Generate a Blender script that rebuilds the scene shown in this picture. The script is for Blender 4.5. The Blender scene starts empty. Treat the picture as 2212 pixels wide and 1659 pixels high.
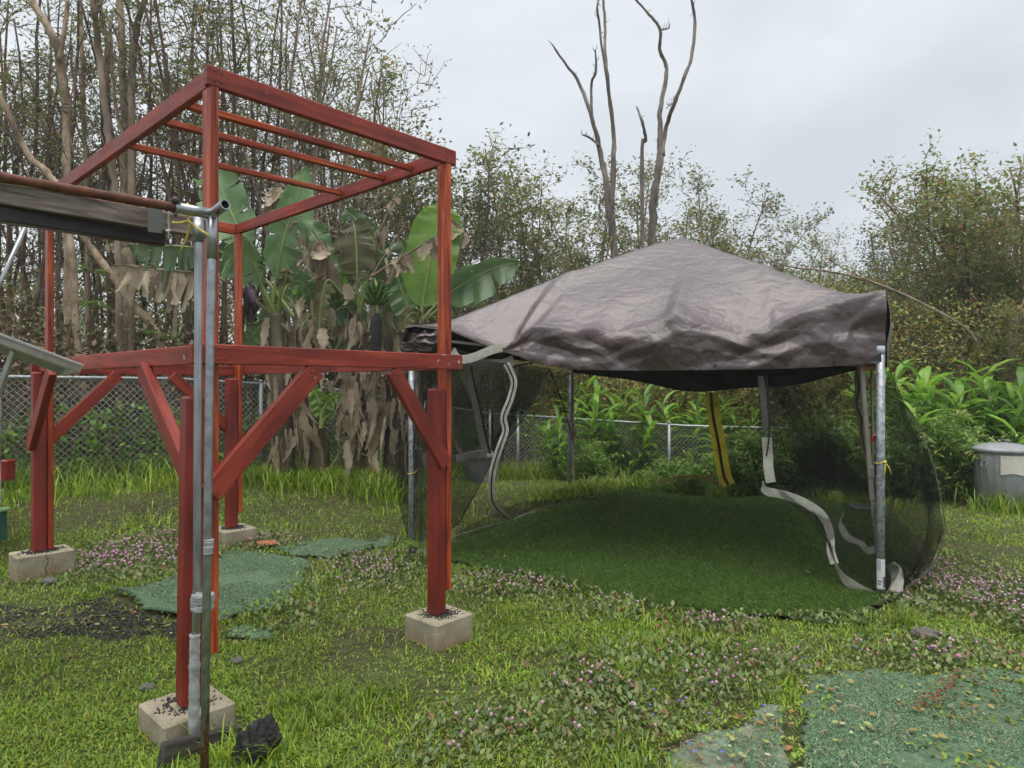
import bpy, math, random
import numpy as np
from mathutils import Vector, Matrix

# ------------------------------------------------------------------ camera, sky, sun, exposure
SC = bpy.context.scene
COL = SC.collection
CAMH, FPX, CX, CY = 1.58, 1430.0, 1106.0, 829.5      # eye height; focal length and centre in 2212 px wide units
cam_d = bpy.data.cameras.new('camera')
cam_d.sensor_width = 36.0
cam_d.lens = 36.0 * FPX / 2212.0
cam_d.clip_start = 0.05
cam_d.clip_end = 800.0
cam = bpy.data.objects.new('camera', cam_d)
COL.objects.link(cam)
cam.location = (0, 0, CAMH)
cam.rotation_euler = (math.radians(90), 0, 0)
SC.camera = cam

SUN_EL, SUN_ROT = math.radians(82), math.radians(205)
world = bpy.data.worlds.new('World')
SC.world = world
world.use_nodes = True
wn, wl = world.node_tree.nodes, world.node_tree.links
wn.clear()
w_out = wn.new('ShaderNodeOutputWorld')
w_bg = wn.new('ShaderNodeBackground')
w_sky = wn.new('ShaderNodeTexSky')
w_sky.sky_type = 'NISHITA'
w_sky.sun_disc = False
w_sky.sun_elevation = SUN_EL
w_sky.sun_rotation = SUN_ROT
w_sky.air_density = 1.0
w_sky.dust_density = 4.0
w_dim = wn.new('ShaderNodeVectorMath'); w_dim.operation = 'SCALE'; w_dim.inputs['Scale'].default_value = 0.09
wl.new(w_sky.outputs['Color'], w_dim.inputs[0])
w_tc = wn.new('ShaderNodeTexCoord')
w_map = wn.new('ShaderNodeMapping'); w_map.inputs['Scale'].default_value = (1.0, 1.0, 2.1)
w_map.inputs['Location'].default_value = (0.35, 0.1, 0.2)
wl.new(w_tc.outputs['Generated'], w_map.inputs['Vector'])
w_no = wn.new('ShaderNodeTexNoise'); w_no.inputs['Scale'].default_value = 1.7
w_no.inputs['Detail'].default_value = 5.0; w_no.inputs['Roughness'].default_value = 0.48
w_no.inputs['Distortion'].default_value = 0.35
wl.new(w_map.outputs['Vector'], w_no.inputs['Vector'])
w_rp = wn.new('ShaderNodeValToRGB')
w_rp.color_ramp.elements[0].position = 0.34; w_rp.color_ramp.elements[0].color = (0.56, 0.61, 0.655, 1)
w_rp.color_ramp.elements[1].position = 0.64; w_rp.color_ramp.elements[1].color = (0.8, 0.83, 0.875, 1)
wl.new(w_no.outputs['Fac'], w_rp.inputs['Fac'])
w_mix = wn.new('ShaderNodeMix'); w_mix.data_type = 'RGBA'
w_mix.inputs['Factor'].default_value = 0.93
wl.new(w_dim.outputs['Vector'], w_mix.inputs['A'])
wl.new(w_rp.outputs['Color'], w_mix.inputs['B'])
wl.new(w_mix.outputs['Result'], w_bg.inputs['Color'])
w_bg.inputs['Strength'].default_value = 0.5
wl.new(w_bg.outputs['Background'], w_out.inputs['Surface'])

sun_d = bpy.data.lights.new('sun', 'SUN')
sun_d.energy = 1.5
sun_d.angle = math.radians(65)
sun_d.color = (1.0, 0.97, 0.92)
sun = bpy.data.objects.new('sun', sun_d)
COL.objects.link(sun)
sun.location = (-4, -6, 14)
sun.rotation_euler = (math.radians(90) - SUN_EL, 0, math.radians(-25))

SC.view_settings.view_transform = 'Standard'
SC.view_settings.look = 'None'
SC.view_settings.exposure = 1.3
SC.view_settings.gamma = 1.0
SC.view_settings.use_curve_mapping = False
SC.cycles.max_bounces = 6
SC.cycles.diffuse_bounces = 2
SC.cycles.glossy_bounces = 2
SC.cycles.transparent_max_bounces = 16
SC.cycles.use_denoising = True
SC.cycles.use_adaptive_sampling = True
SC.cycles.adaptive_threshold = 0.03

# ------------------------------------------------------------------ helpers
RNG = np.random.default_rng(7)
random.seed(7)

def pt(px, py, Y):
    """point seen at (px, py) of the 2212-wide picture, Y metres ahead of the camera"""
    return np.array([(px - CX) / FPX * Y, Y, CAMH - (py - CY) / FPX * Y])

# ground relief: measured spot heights, blended
SPOTS = np.array([
 (-1.39,3.05,0.0),(-0.35,4.1,0.0),(-3.3,4.9,.17),(-2.4,6.0,.15),(-5.2,6.9,.44),(-4.1,8.1,.43),(-2.44,8.6,.33),
 (-0.9,6.0,.04),(0.8,9.1,.17),(2.77,4.97,0.0),(4.47,8.07,.1),(0.0,11.5,-.1),(2.7,10.8,-.25),(6.1,8.3,.06),(7.3,9.7,-.3),
 (0,0,0.0),(3,2,0),(-3,2,.05),(1.2,6.5,.03),(5.5,5.5,.03),(-6,4.5,.3),(-7,10,.45),(-4,12,.4),(-1.2,9.8,.15),(8,6,.03),(-7,0,.1),(7,0,0),
 (0,20,0),(-12,14,.4),(14,14,-.2),(0,-10,0),(40,40,0),(-40,40,.3),(0,60,.0),(0,120,0.)])
def g(X, Y):
    X = np.asarray(X, float); Y = np.asarray(Y, float)
    d2 = (X[..., None]-SPOTS[:, 0])**2 + (Y[..., None]-SPOTS[:, 1])**2
    w = 1.0/(d2+0.35)**1.8
    return (w*SPOTS[:, 2]).sum(-1)/w.sum(-1)
def gp(px, py):
    """ground point seen at a pixel"""
    z = 0.0
    for _ in range(25):
        Y = (CAMH-z)*FPX/(py-CY); X = (px-CX)/FPX*Y
        z = 0.5*z+0.5*float(g(X, Y))
    return np.array([X, Y, z])

class MB:
    """collects vertices and faces, then links them as one mesh object"""
    def __init__(s): s.v = []; s.f = []; s.n = 0; s.sm = []
    def add(s, v, f, smooth=False):
        v = np.asarray(v, float).reshape(-1, 3)
        s.v.append(v)
        for q in f: s.f.append([i+s.n for i in q]); s.sm.append(smooth)
        s.n += len(v); return s
    def box(s, c, d, ax=None, bev=0.0):
        """box of half sizes d about c along axes ax (3x3 rows), edges chamfered by bev"""
        ax = np.eye(3) if ax is None else np.asarray(ax, float)
        d = np.asarray(d, float); c = np.asarray(c, float)
        if bev <= 0:
            P = np.array([[x, y, z] for x in (-1, 1) for y in (-1, 1) for z in (-1, 1)], float)*d
            s.add(c+P@ax, [(0,1,3,2),(4,6,7,5),(0,4,5,1),(2,3,7,6),(0,2,6,4),(1,5,7,3)])
            return s
        V = []; idx = {}
        for x in (-1, 1):
            for y in (-1, 1):
                for z in (-1, 1):
                    for k in range(3):
                        p = np.array([x, y, z])*(d-bev); p[k] = (x, y, z)[k]*d[k]
                        idx[(x, y, z, k)] = len(V); V.append(p)
        Fc = []
        for k in range(3):
            a, b = [(1, 2), (2, 0), (0, 1)][k]
            for sg in (-1, 1):
                loop = []
                for sa, sb in ((-1,-1),(1,-1),(1,1),(-1,1)):
                    t = [0,0,0]; t[k] = sg; t[a] = sa; t[b] = sb; loop.append(idx[(*t, k)])
                Fc.append(loop if sg > 0 else loop[::-1])
        for k in range(3):
            a, b = [(1, 2), (2, 0), (0, 1)][k]
            for sa in (-1, 1):
                for sb in (-1, 1):
                    t0 = [0,0,0]; t0[k] = -1; t0[a] = sa; t0[b] = sb; t1 = list(t0); t1[k] = 1
                    q = [idx[(*t0, a)], idx[(*t1, a)], idx[(*t1, b)], idx[(*t0, b)]]
                    Fc.append(q if sa*sb < 0 else q[::-1])
        for x in (-1, 1):
            for y in (-1, 1):
                for z in (-1, 1):
                    q = [idx[(x, y, z, k)] for k in range(3)]
                    Fc.append(q if x*y*z > 0 else q[::-1])
        s.add(c+np.array(V)@ax, Fc)
        return s
    def beam(s, p0, p1, w, h, up=(0, 0, 1), bev=0.004, ext=0.0):
        """timber from p0 to p1, w wide across, h along up"""
        p0 = np.asarray(p0, float); p1 = np.asarray(p1, float)
        a = p1-p0; L = np.linalg.norm(a); a /= L
        u = np.asarray(up, float); u = u-a*np.dot(u, a); u /= np.linalg.norm(u)
        b = np.cross(u, a)
        return s.box((p0+p1)/2, (L/2+ext, w/2, h/2), np.array([a, b, u]), bev)
    def tube(s, path, r, n=8, cap=True, smooth=True, prof=None):
        path = np.asarray(path, float); m = len(path)
        r = np.broadcast_to(np.asarray(r, float), (m,))
        t = np.gradient(path, axis=0); t /= np.linalg.norm(t, axis=1)[:, None]+1e-9
        ref = np.array([0., 0, 1]) if abs(t[0, 2]) < .9 else np.array([1., 0, 0])
        u = np.cross(t, ref); u /= np.linalg.norm(u, axis=1)[:, None]+1e-9
        w = np.cross(t, u)
        an = np.arange(n)*2*math.pi/n
        ring = (np.cos(an)[None, :, None]*u[:, None]+np.sin(an)[None, :, None]*w[:, None])
        k = r[:, None, None] if prof is None else (r[:, None]*prof(m, n))[:, :, None]
        V = path[:, None]+ring*k
        Fc = [(i*n+j, i*n+(j+1) % n, (i+1)*n+(j+1) % n, (i+1)*n+j) for i in range(m-1) for j in range(n)]
        if cap: Fc += [tuple(range(n))[::-1], tuple((m-1)*n+j for j in range(n))]
        return s.add(V.reshape(-1, 3), Fc, smooth)
    def grid(s, P, smooth=True, flip=False):
        P = np.asarray(P, float); a, b = P.shape[:2]
        Fc = [(i*b+j, i*b+j+1, (i+1)*b+j+1, (i+1)*b+j) for i in range(a-1) for j in range(b-1)]
        if flip: Fc = [q[::-1] for q in Fc]
        return s.add(P.reshape(-1, 3), Fc, smooth)
    def lathe(s, prof, c, n=24, smooth=True, wob=None):
        c = np.asarray(c, float)
        V = []
        for k, (r, z) in enumerate(prof):
            for j in range(n):
                a = 2*math.pi*j/n; rr = r*(wob(a, z) if wob else 1)
                V.append(c+np.array([rr*math.cos(a), rr*math.sin(a), z]))
        m = len(prof)
        Fc = [(i*n+j, i*n+(j+1) % n, (i+1)*n+(j+1) % n, (i+1)*n+j) for i in range(m-1) for j in range(n)]
        Fc += [tuple(range(n))[::-1], tuple((m-1)*n+j for j in range(n))]
        return s.add(V, Fc, smooth)
    def build(s, name, m, parent=None, origin=None):
        me = bpy.data.meshes.new(name)
        V = np.concatenate(s.v) if s.v else np.zeros((0, 3))
        o = bpy.data.objects.new(name, me)
        if origin is not None and parent is None:
            V = V-np.asarray(origin); o.location = tuple(origin)
        elif parent is not None:
            V = V-np.array(parent.get('_o', (0, 0, 0)))
        me.from_pydata(V.tolist(), [], s.f)
        me.polygons.foreach_set('use_smooth', s.sm)
        me.materials.append(m)
        COL.objects.link(o)
        if parent is not None: o.parent = parent
        return o

def ORG(o, p): o['_o'] = [float(c) for c in p]
def thing(name, label, cat, loc=(0, 0, 0), group=None):
    o = bpy.data.objects.new(name, None); o.empty_display_size = 0.1
    COL.objects.link(o); o.location = tuple(float(c) for c in loc); ORG(o, loc)
    o['label'] = label; o['category'] = cat
    if group: o['group'] = group
    return o
def tag(o, label, cat, group=None):
    o['label'] = label; o['category'] = cat
    if group: o['group'] = group
    return o
def copy_tree(o, parent=None):
    c = o.copy(); COL.objects.link(c)
    if parent is not None: c.parent = parent
    for ch in list(o.children): copy_tree(ch, c)
    return c

def np_mesh(name, V, tris, m, rnd=None, parent=None, smooth=True, uv=None):
    """big triangle mesh straight from arrays; rnd is one number per face"""
    me = bpy.data.meshes.new(name)
    V = np.ascontiguousarray(V, dtype=np.float32); T = np.ascontiguousarray(tris, dtype=np.int32)
    me.vertices.add(len(V)); me.vertices.foreach_set('co', V.ravel())
    k = T.shape[1]
    me.loops.add(T.size); me.loops.foreach_set('vertex_index', T.ravel())
    me.polygons.add(len(T)); me.polygons.foreach_set('loop_start', np.arange(0, T.size, k, dtype=np.int32))
    me.polygons.foreach_set('use_smooth', np.full(len(T), smooth))
    if rnd is not None:
        a = me.attributes.new('rnd', 'FLOAT', 'FACE'); a.data.foreach_set('value', np.ascontiguousarray(rnd, dtype=np.float32))
    me.update(calc_edges=True)
    me.materials.append(m)
    o = bpy.data.objects.new(name, me); COL.objects.link(o)
    if parent is not None: o.parent = parent
    return o

# leaf templates: (vertices, triangles); y along the leaf, x across, z up
LEAF = (np.array([(0,0,0),(0,.5,-.05),(0,1,-.02),(-.24,.45,.05),(.24,.45,.05)], float), np.array([(0,1,3),(1,2,3),(0,4,1),(1,4,2)]))
OVAL = (np.array([(0,0,0),(-.27,.3,.04),(-.27,.68,.03),(0,1,-.04),(.27,.68,.03),(.27,.3,.04),(0,.5,-.05)], float),
        np.array([(0,6,1),(1,6,2),(2,6,3),(3,6,4),(4,6,5),(5,6,0)]))
BLADE = (np.array([(-.5,0,0),(.5,0,0),(-.42,.45,.12),(.42,.45,.12),(0,1,-.1)], float), np.array([(0,1,3),(0,3,2),(2,3,4)]))
LANCE = (np.array([(0,0,0),(-.11,.3,.05),(.11,.3,.05),(0,.32,0),(-.09,.65,.02),(.09,.65,.02),(0,.66,-.03),(0,1,-.16)], float),
         np.array([(0,3,1),(0,2,3),(1,3,4),(3,6,4),(3,2,5),(3,5,6),(4,6,7),(6,5,7)]))
_t = (1+5**.5)/2
_iv = np.array([(-1,_t,0),(1,_t,0),(-1,-_t,0),(1,-_t,0),(0,-1,_t),(0,1,_t),(0,-1,-_t),(0,1,-_t),(_t,0,-1),(_t,0,1),(-_t,0,-1),(-_t,0,1)], float)
BALL = (_iv/np.linalg.norm(_iv[0]), np.array([(0,11,5),(0,5,1),(0,1,7),(0,7,10),(0,10,11),(1,5,9),(5,11,4),(11,10,2),(10,7,6),(7,1,8),(3,9,4),(3,4,2),(3,2,6),(3,6,8),(3,8,9),(4,9,5),(2,4,11),(6,2,10),(8,6,7),(9,8,1)]))
STONE = (np.array([(1,0,0),(-1,0,0),(0,1,0),(0,-1,0),(0,0,1),(0,0,-1)], float), np.array([(0,2,4),(2,1,4),(1,3,4),(3,0,4),(2,0,5),(1,2,5),(3,1,5),(0,3,5)]))

def unit(a): return a/(np.linalg.norm(a, axis=-1, keepdims=True)+1e-9)
def scatter(tpl, pos, dirs, nrm, length, width=None, thick=None, rng=RNG):
    """one template copy per position: y axis along dirs, z near nrm; returns V, T, rnd-per-face"""
    v, t = tpl; n = len(pos)
    y = unit(np.asarray(dirs, float)); x = unit(np.cross(y, nrm)); z = np.cross(x, y)
    length = np.broadcast_to(length, (n,)); width = length if width is None else np.broadcast_to(width, (n,))
    thick = length if thick is None else np.broadcast_to(thick, (n,))
    V = (pos[:, None]+v[None, :, 0, None]*(x*width[:, None])[:, None]+v[None, :, 1, None]*(y*length[:, None])[:, None]
         + v[None, :, 2, None]*(z*thick[:, None])[:, None])
    T = t[None]+(np.arange(n)*len(v))[:, None, None]
    r = np.repeat(rng.random(n), len(t))
    return V.reshape(-1, 3), T.reshape(-1, 3), r
def join(parts):
    V, T, R, n = [], [], [], 0
    for v, t, r in parts:
        V.append(v); T.append(t+n); R.append(r); n += len(v)
    return np.concatenate(V), np.concatenate(T), np.concatenate(R)

def fbm(x, y, seed=0, octv=4, ridged=False):
    """cheap value noise in 2-D"""
    r = np.random.default_rng(seed); tab = r.random((64, 64)); out = np.zeros(np.broadcast(x, y).shape); amp = 1; tot = 0; fr = 1.0
    for o in range(octv):
        X = x*fr+o*17.3; Y = y*fr+o*9.1
        xi = np.floor(X).astype(int); yi = np.floor(Y).astype(int); fx = X-xi; fy = Y-yi
        fx = fx*fx*(3-2*fx); fy = fy*fy*(3-2*fy)
        A = lambda a, b: tab[(xi+a) % 64, (yi+b) % 64]
        v = (A(0,0)*(1-fx)+A(1,0)*fx)*(1-fy)+(A(0,1)*(1-fx)+A(1,1)*fx)*fy
        if ridged: v = 1-abs(2*v-1)
        out += amp*v; tot += amp; amp *= .5; fr *= 2.03
    return out/tot

# ------------------------------------------------------------------ materials
def nodes(name):
    m = bpy.data.materials.new(name); m.use_nodes = True
    nt = m.node_tree
    return m, nt.nodes, nt.links, nt.nodes['Principled BSDF']
def ramp(N, stops, interp='LINEAR'):
    r = N.new('ShaderNodeValToRGB'); cr = r.color_ramp; cr.interpolation = interp
    while len(cr.elements) < len(stops): cr.elements.new(.5)
    for e, (p, c) in zip(cr.elements, stops): e.position = p; e.color = (*c, 1)
    return r
def noise(N, L, scale, detail=4, rough=.55, vec=None, dist=0):
    n = N.new('ShaderNodeTexNoise'); n.inputs['Scale'].default_value = scale; n.inputs['Detail'].default_value = detail
    n.inputs['Roughness'].default_value = rough; n.inputs['Distortion'].default_value = dist
    if vec is not None: L.new(vec, n.inputs['Vector'])
    return n
def coords(N, L, scale=(1, 1, 1), obj=True, rot=(0, 0, 0)):
    tc = N.new('ShaderNodeTexCoord'); mp = N.new('ShaderNodeMapping'); mp.inputs['Scale'].default_value = scale; mp.inputs['Rotation'].default_value = rot
    L.new(tc.outputs['Object' if obj else 'Generated'], mp.inputs['Vector']); return mp.outputs['Vector']
def bump(N, L, P, h, strength, dist=.01):
    b = N.new('ShaderNodeBump'); b.inputs['Strength'].default_value = strength; b.inputs['Distance'].default_value = dist
    L.new(h, b.inputs['Height']); L.new(b.outputs['Normal'], P.inputs['Normal']); return b
def simple(name, stops, scale=6, rough=.6, bstr=.3, bdist=.004, detail=5, vscale=(1, 1, 1), metal=0, spec=.5, coat=0, bscale=None):
    """noise driven colour with matching fine relief"""
    m, N, L, P = nodes(name)
    v = coords(N, L, vscale)
    n = noise(N, L, scale, detail, .6, v)
    r = ramp(N, stops); L.new(n.outputs['Fac'], r.inputs['Fac']); L.new(r.outputs['Color'], P.inputs['Base Color'])
    P.inputs['Roughness'].default_value = rough; P.inputs['Metallic'].default_value = metal
    P.inputs['Specular IOR Level'].default_value = spec; P.inputs['Coat Weight'].default_value = coat
    if bstr:
        n2 = noise(N, L, bscale or scale*5, 4, .6, v); bump(N, L, P, n2.outputs['Fac'], bstr, bdist)
    return m
def leafmat(name, stops, rough=.45, trans=.3, tint=(1.0, 1.0, .5), spec=.4, big=None):
    """foliage: colour by the leaf's own number, part of the light passes through"""
    m, N, L, P = nodes(name)
    at = N.new('ShaderNodeAttribute'); at.attribute_name = 'rnd'
    r = ramp(N, stops); L.new(at.outputs['Fac'], r.inputs['Fac'])
    col = r.outputs['Color']
    oi = N.new('ShaderNodeObjectInfo'); hs = N.new('ShaderNodeHueSaturation')
    ma = N.new('ShaderNodeMapRange'); ma.inputs['To Min'].default_value = .82; ma.inputs['To Max'].default_value = 1.18
    L.new(oi.outputs['Random'], ma.inputs['Value']); L.new(ma.outputs['Result'], hs.inputs['Value']); L.new(col, hs.inputs['Color'])
    col = hs.outputs['Color']
    if big:
        gn = noise(N, L, big, 3, .5, coords(N, L))
        mr = N.new('ShaderNodeMapRange'); mr.inputs['From Min'].default_value = .3; mr.inputs['From Max'].default_value = .7
        mr.inputs['To Min'].default_value = .72; mr.inputs['To Max'].default_value = 1.25
        L.new(gn.outputs['Fac'], mr.inputs['Value'])
        h2 = N.new('ShaderNodeHueSaturation'); L.new(mr.outputs['Result'], h2.inputs['Value']); L.new(col, h2.inputs['Color']); col = h2.outputs['Color']
    L.new(col, P.inputs['Base Color'])
    P.inputs['Roughness'].default_value = rough; P.inputs['Specular IOR Level'].default_value = spec
    if trans:
        tr = N.new('ShaderNodeBsdfTranslucent'); mx = N.new('ShaderNodeMixShader'); mx.inputs['Fac'].default_value = trans
        L.new(col, tr.inputs['Color']); out = N['Material Output']
        L.new(P.outputs['BSDF'], mx.inputs[1]); L.new(tr.outputs['BSDF'], mx.inputs[2]); L.new(mx.outputs['Shader'], out.inputs['Surface'])
    return m

def woodmat(name, dark, mid, lite, grain=18, rough=.42, worn=0.0, spec=.5, scuff=(.55, .45, .42)):
    """painted or stained timber: long grain from the piece's own generated axes, knots, scuffs"""
    m, N, L, P = nodes(name)
    at = N.new('ShaderNodeAttribute'); at.attribute_name = 'grain'      # (along, across, around) in metres
    mp = N.new('ShaderNodeMapping'); mp.inputs['Scale'].default_value = (1.2, grain, grain)
    oi = N.new('ShaderNodeObjectInfo'); cmb = N.new('ShaderNodeCombineXYZ')
    ml = N.new('ShaderNodeMath'); ml.operation = 'MULTIPLY'; ml.inputs[1].default_value = 37.0
    L.new(oi.outputs['Random'], ml.inputs[0])
    for k in range(3): L.new(ml.outputs[0], cmb.inputs[k])
    L.new(cmb.outputs[0], mp.inputs['Location']); L.new(at.outputs['Vector'], mp.inputs['Vector'])
    n = noise(N, L, 1.6, 6, .62, mp.outputs['Vector'], .8)
    r = ramp(N, [(.34, dark), (.5, mid), (.66, lite)]); L.new(n.outputs['Fac'], r.inputs['Fac'])
    col = r.outputs['Color']
    v2 = coords(N, L)
    n3 = noise(N, L, 3.2, 3, .5, v2)
    hs = N.new('ShaderNodeHueSaturation'); mr = N.new('ShaderNodeMapRange')
    mr.inputs['From Min'].default_value = .3; mr.inputs['From Max'].default_value = .7; mr.inputs['To Min'].default_value = .75; mr.inputs['To Max'].default_value = 1.2
    L.new(n3.outputs['Fac'], mr.inputs['Value']); L.new(mr.outputs['Result'], hs.inputs['Value']); L.new(col, hs.inputs['Color']); col = hs.outputs['Color']
    if worn:
        n4 = noise(N, L, 22, 8, .75, v2); r4 = ramp(N, [(.68-worn, (0, 0, 0)), (.7-worn, (1, 1, 1))]); L.new(n4.outputs['Fac'], r4.inputs['Fac'])
        n5 = noise(N, L, 2.1, 2, .5, v2); r5 = ramp(N, [(.55, (0, 0, 0)), (.62, (1, 1, 1))]); L.new(n5.outputs['Fac'], r5.inputs['Fac'])
        mm = N.new('ShaderNodeMath'); mm.operation = 'MULTIPLY'; L.new(r4.outputs['Color'], mm.inputs[0]); L.new(r5.outputs['Color'], mm.inputs[1])
        mx = N.new('ShaderNodeMix'); mx.data_type = 'RGBA'; L.new(mm.outputs[0], mx.inputs['Factor']); L.new(col, mx.inputs['A']); mx.inputs['B'].default_value = (*scuff, 1); col = mx.outputs['Result']
    L.new(col, P.inputs['Base Color'])
    P.inputs['Roughness'].default_value = rough; P.inputs['Specular IOR Level'].default_value = spec
    rr = N.new('ShaderNodeMapRange'); rr.inputs['To Min'].default_value = rough-.14; rr.inputs['To Max'].default_value = rough+.18
    L.new(n3.outputs['Fac'], rr.inputs['Value']); L.new(rr.outputs['Result'], P.inputs['Roughness'])
    bump(N, L, P, n.outputs['Fac'], .5, .004)
    return m
def grain_attr(o, p0, p1, up=(0, 0, 1)):
    """lengthways coordinates so that the grain of a board runs along it"""
    me = o.data; n = len(me.vertices); co = np.empty(n*3, dtype=np.float32); me.vertices.foreach_get('co', co); co = co.reshape(-1, 3)
    a = unit(np.asarray(p1, float)-np.asarray(p0, float)); u = np.asarray(up, float); u = unit(u-a*np.dot(u, a)); b = np.cross(u, a)
    G = np.stack([co@a, co@b, co@u], 1).astype(np.float32)
    at = me.attributes.new('grain', 'FLOAT_VECTOR', 'POINT'); at.data.foreach_set('vector', G.ravel())
def timber(name, p0, p1, w, h, m, parent, up=(0, 0, 1), bev=.004, label=None):
    p0 = np.asarray(p0, float); p1 = np.asarray(p1, float)
    o = MB().beam(p0, p1, w, h, up, bev).build(name, m, parent)
    grain_attr(o, p0, p1, up)
    if label: o['label'] = label
    return o
# ------------------------------------------------------------------ zones on the ground (outlines measured on the lawn)
def poly(pxs): return np.array([gp(*p)[:2] for p in pxs])
def inside(P, X, Y):
    c = np.zeros(X.shape, bool); n = len(P)
    for i in range(n):
        x0, y0 = P[i]; x1, y1 = P[(i+1) % n]
        hit = ((y0 > Y) != (y1 > Y)) & (X < (x1-x0)*(Y-y0)/(y1-y0+1e-12)+x0)
        c ^= hit
    return c
def edge_dist(P, X, Y):
    d = np.full(X.shape, 1e9)
    for i in range(len(P)):
        a = P[i]; b = P[(i+1) % len(P)]; ab = b-a
        t = np.clip(((X-a[0])*ab[0]+(Y-a[1])*ab[1])/(ab@ab+1e-12), 0, 1)
        d = np.minimum(d, np.hypot(X-a[0]-t*ab[0], Y-a[1]-t*ab[1]))
    return d
TURF = poly([(975,1172),(1105,1122),(1200,1096),(1290,1078),(1430,1068),(1640,1066),(1770,1078),(1900,1108),(1975,1150),(1990,1220),(1940,1290),(1850,1345),(1700,1342),(1560,1334),(1400,1312),(1270,1288),(1130,1250),(1040,1228),(950,1212)])
MAT_L = poly([(222,1282),(282,1308),(375,1338),(430,1352),(480,1345),(520,1328),(608,1306),(640,1275),(656,1250),(690,1222),(650,1204),(610,1203),(551,1191),(465,1192),(400,1222),(330,1266),(270,1274)])
MAT_M = poly([(598,1186),(700,1165),(868,1156),(864,1170),(790,1188),(700,1211),(640,1202)])
MAT_S = poly([(478,1366),(530,1358),(585,1362),(575,1378),(520,1384),(480,1380)])
MAT_R = poly([(1745,1470),(1815,1452),(1890,1446),(1950,1455),(2016,1466),(2103,1440),(2240,1452),(2420,1500),(2420,1720),(1705,1720),(1713,1598),(1740,1525)])
MAT_F = poly([(1420,1615),(1490,1594),(1550,1568),(1630,1548),(1732,1534),(1710,1600),(1702,1720),(1560,1720),(1450,1690),(1418,1650)])
MATS = [MAT_L, MAT_M, MAT_S, MAT_R, MAT_F]
GRAV = poly([(-60,1300),(60,1318),(150,1312),(225,1292),(300,1320),(385,1348),(384,1380),(320,1372),(250,1385),(160,1372),(60,1380),(-60,1365)])
def blob(X, Y, px, py, rx, ry):
    """soft patch centred at a pixel, radii in pixels turned to metres on the ground"""
    c = gp(px, py); a = gp(px+rx, py)[0]-c[0]; b = abs(gp(px, py-ry)[1]-gp(px, py+ry)[1])/2
    return np.exp(-(((X-c[0])/a)**2+((Y-c[1])/b)**2))
PINK = [(290,1205,150,50,1.0),(360,1170,90,26,.8),(560,1172,80,18,1.0),(620,1180,40,14,.7),(800,1232,110,42,.8),(720,1270,60,26,.5),(880,1215,40,22,.6),(1120,1268,170,34,.75),(1330,1318,140,28,.6),
        (1560,1352,120,22,.7),(1760,1330,90,22,.7),(2090,1268,150,75,1.0),(2190,1330,90,60,.9),(1960,1300,60,30,.7),(1640,1440,110,40,.5),(1290,1490,120,50,.55),(1050,1580,150,60,.45),(950,1640,110,50,.35),(1560,1490,120,36,.5),(760,1215,60,24,.6),(1180,1090,50,16,.5),(1330,1050,60,14,.4),(150,1215,60,40,.5),(1300,1570,330,90,.36),(1550,1430,380,60,.38),(2000,1420,260,50,.45),(640,1330,150,50,.3)]
def pinkw(X, Y):
    s = np.zeros(np.shape(X))
    for a in PINK: s = np.maximum(s, a[4]*blob(X, Y, *a[:4]))
    return s
def covered(X, Y, turf=True):
    m = np.zeros(X.shape, bool)
    if turf: m |= inside(TURF, X, Y)
    for P in MATS: m |= inside(P, X, Y)
    return m

# ------------------------------------------------------------------ ground
def ground_mat():
    m, N, L, P = nodes('soil_and_moss')
    v = coords(N, L)
    n1 = noise(N, L, 1.1, 6, .6, v, .3); n2 = noise(N, L, 16, 6, .65, v)
    r1 = ramp(N, [(.3, (.04, .03, .018)), (.45, (.055, .055, .014)), (.6, (.065, .085, .014)), (.75, (.04, .055, .012))])
    L.new(n1.outputs['Fac'], r1.inputs['Fac'])
    r2 = ramp(N, [(.3, (.35, .32, .3)), (.7, (1.3, 1.3, 1.25))]); L.new(n2.outputs['Fac'], r2.inputs['Fac'])
    mx = N.new('ShaderNodeMix'); mx.data_type = 'RGBA'; mx.blend_type = 'MULTIPLY'; mx.inputs['Factor'].default_value = 1
    L.new(r1.outputs['Color'], mx.inputs['A']); L.new(r2.outputs['Color'], mx.inputs['B'])
    L.new(mx.outputs['Result'], P.inputs['Base Color']); P.inputs['Roughness'].default_value = .9
    bump(N, L, P, n2.outputs['Fac'], .8, .03)
    return m
GROUND = ground_mat()
xs = np.concatenate([-np.geomspace(140, 9.2, 14), np.arange(-9, 9.01, .11), np.geomspace(9.2, 140, 14)])
ys = np.concatenate([-np.geomspace(60, 1.2, 8), np.arange(-1, 13.01, .11), np.geomspace(13.3, 320, 20)])
GX, GY = np.meshgrid(xs, ys)
GZ = g(GX, GY)+(fbm(GX*1.7, GY*1.7, 3)-.5)*.05*np.exp(-(GY/14)**4)
_cv = np.zeros(GX.shape)
for _P in [TURF]+MATS:
    _d = edge_dist(_P, GX, GY); _cv = np.maximum(_cv, np.where(inside(_P, GX, GY), 1., np.clip(1-_d/.2, 0, 1)))
GZ = GZ*(1-_cv)+(g(GX, GY)-.02)*_cv
GZ[GX**2+GY**2 > 45**2] = 0
ground = MB().grid(np.stack([GX, GY, GZ], -1)).build('ground', GROUND)
ground['kind'] = 'structure'

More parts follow.
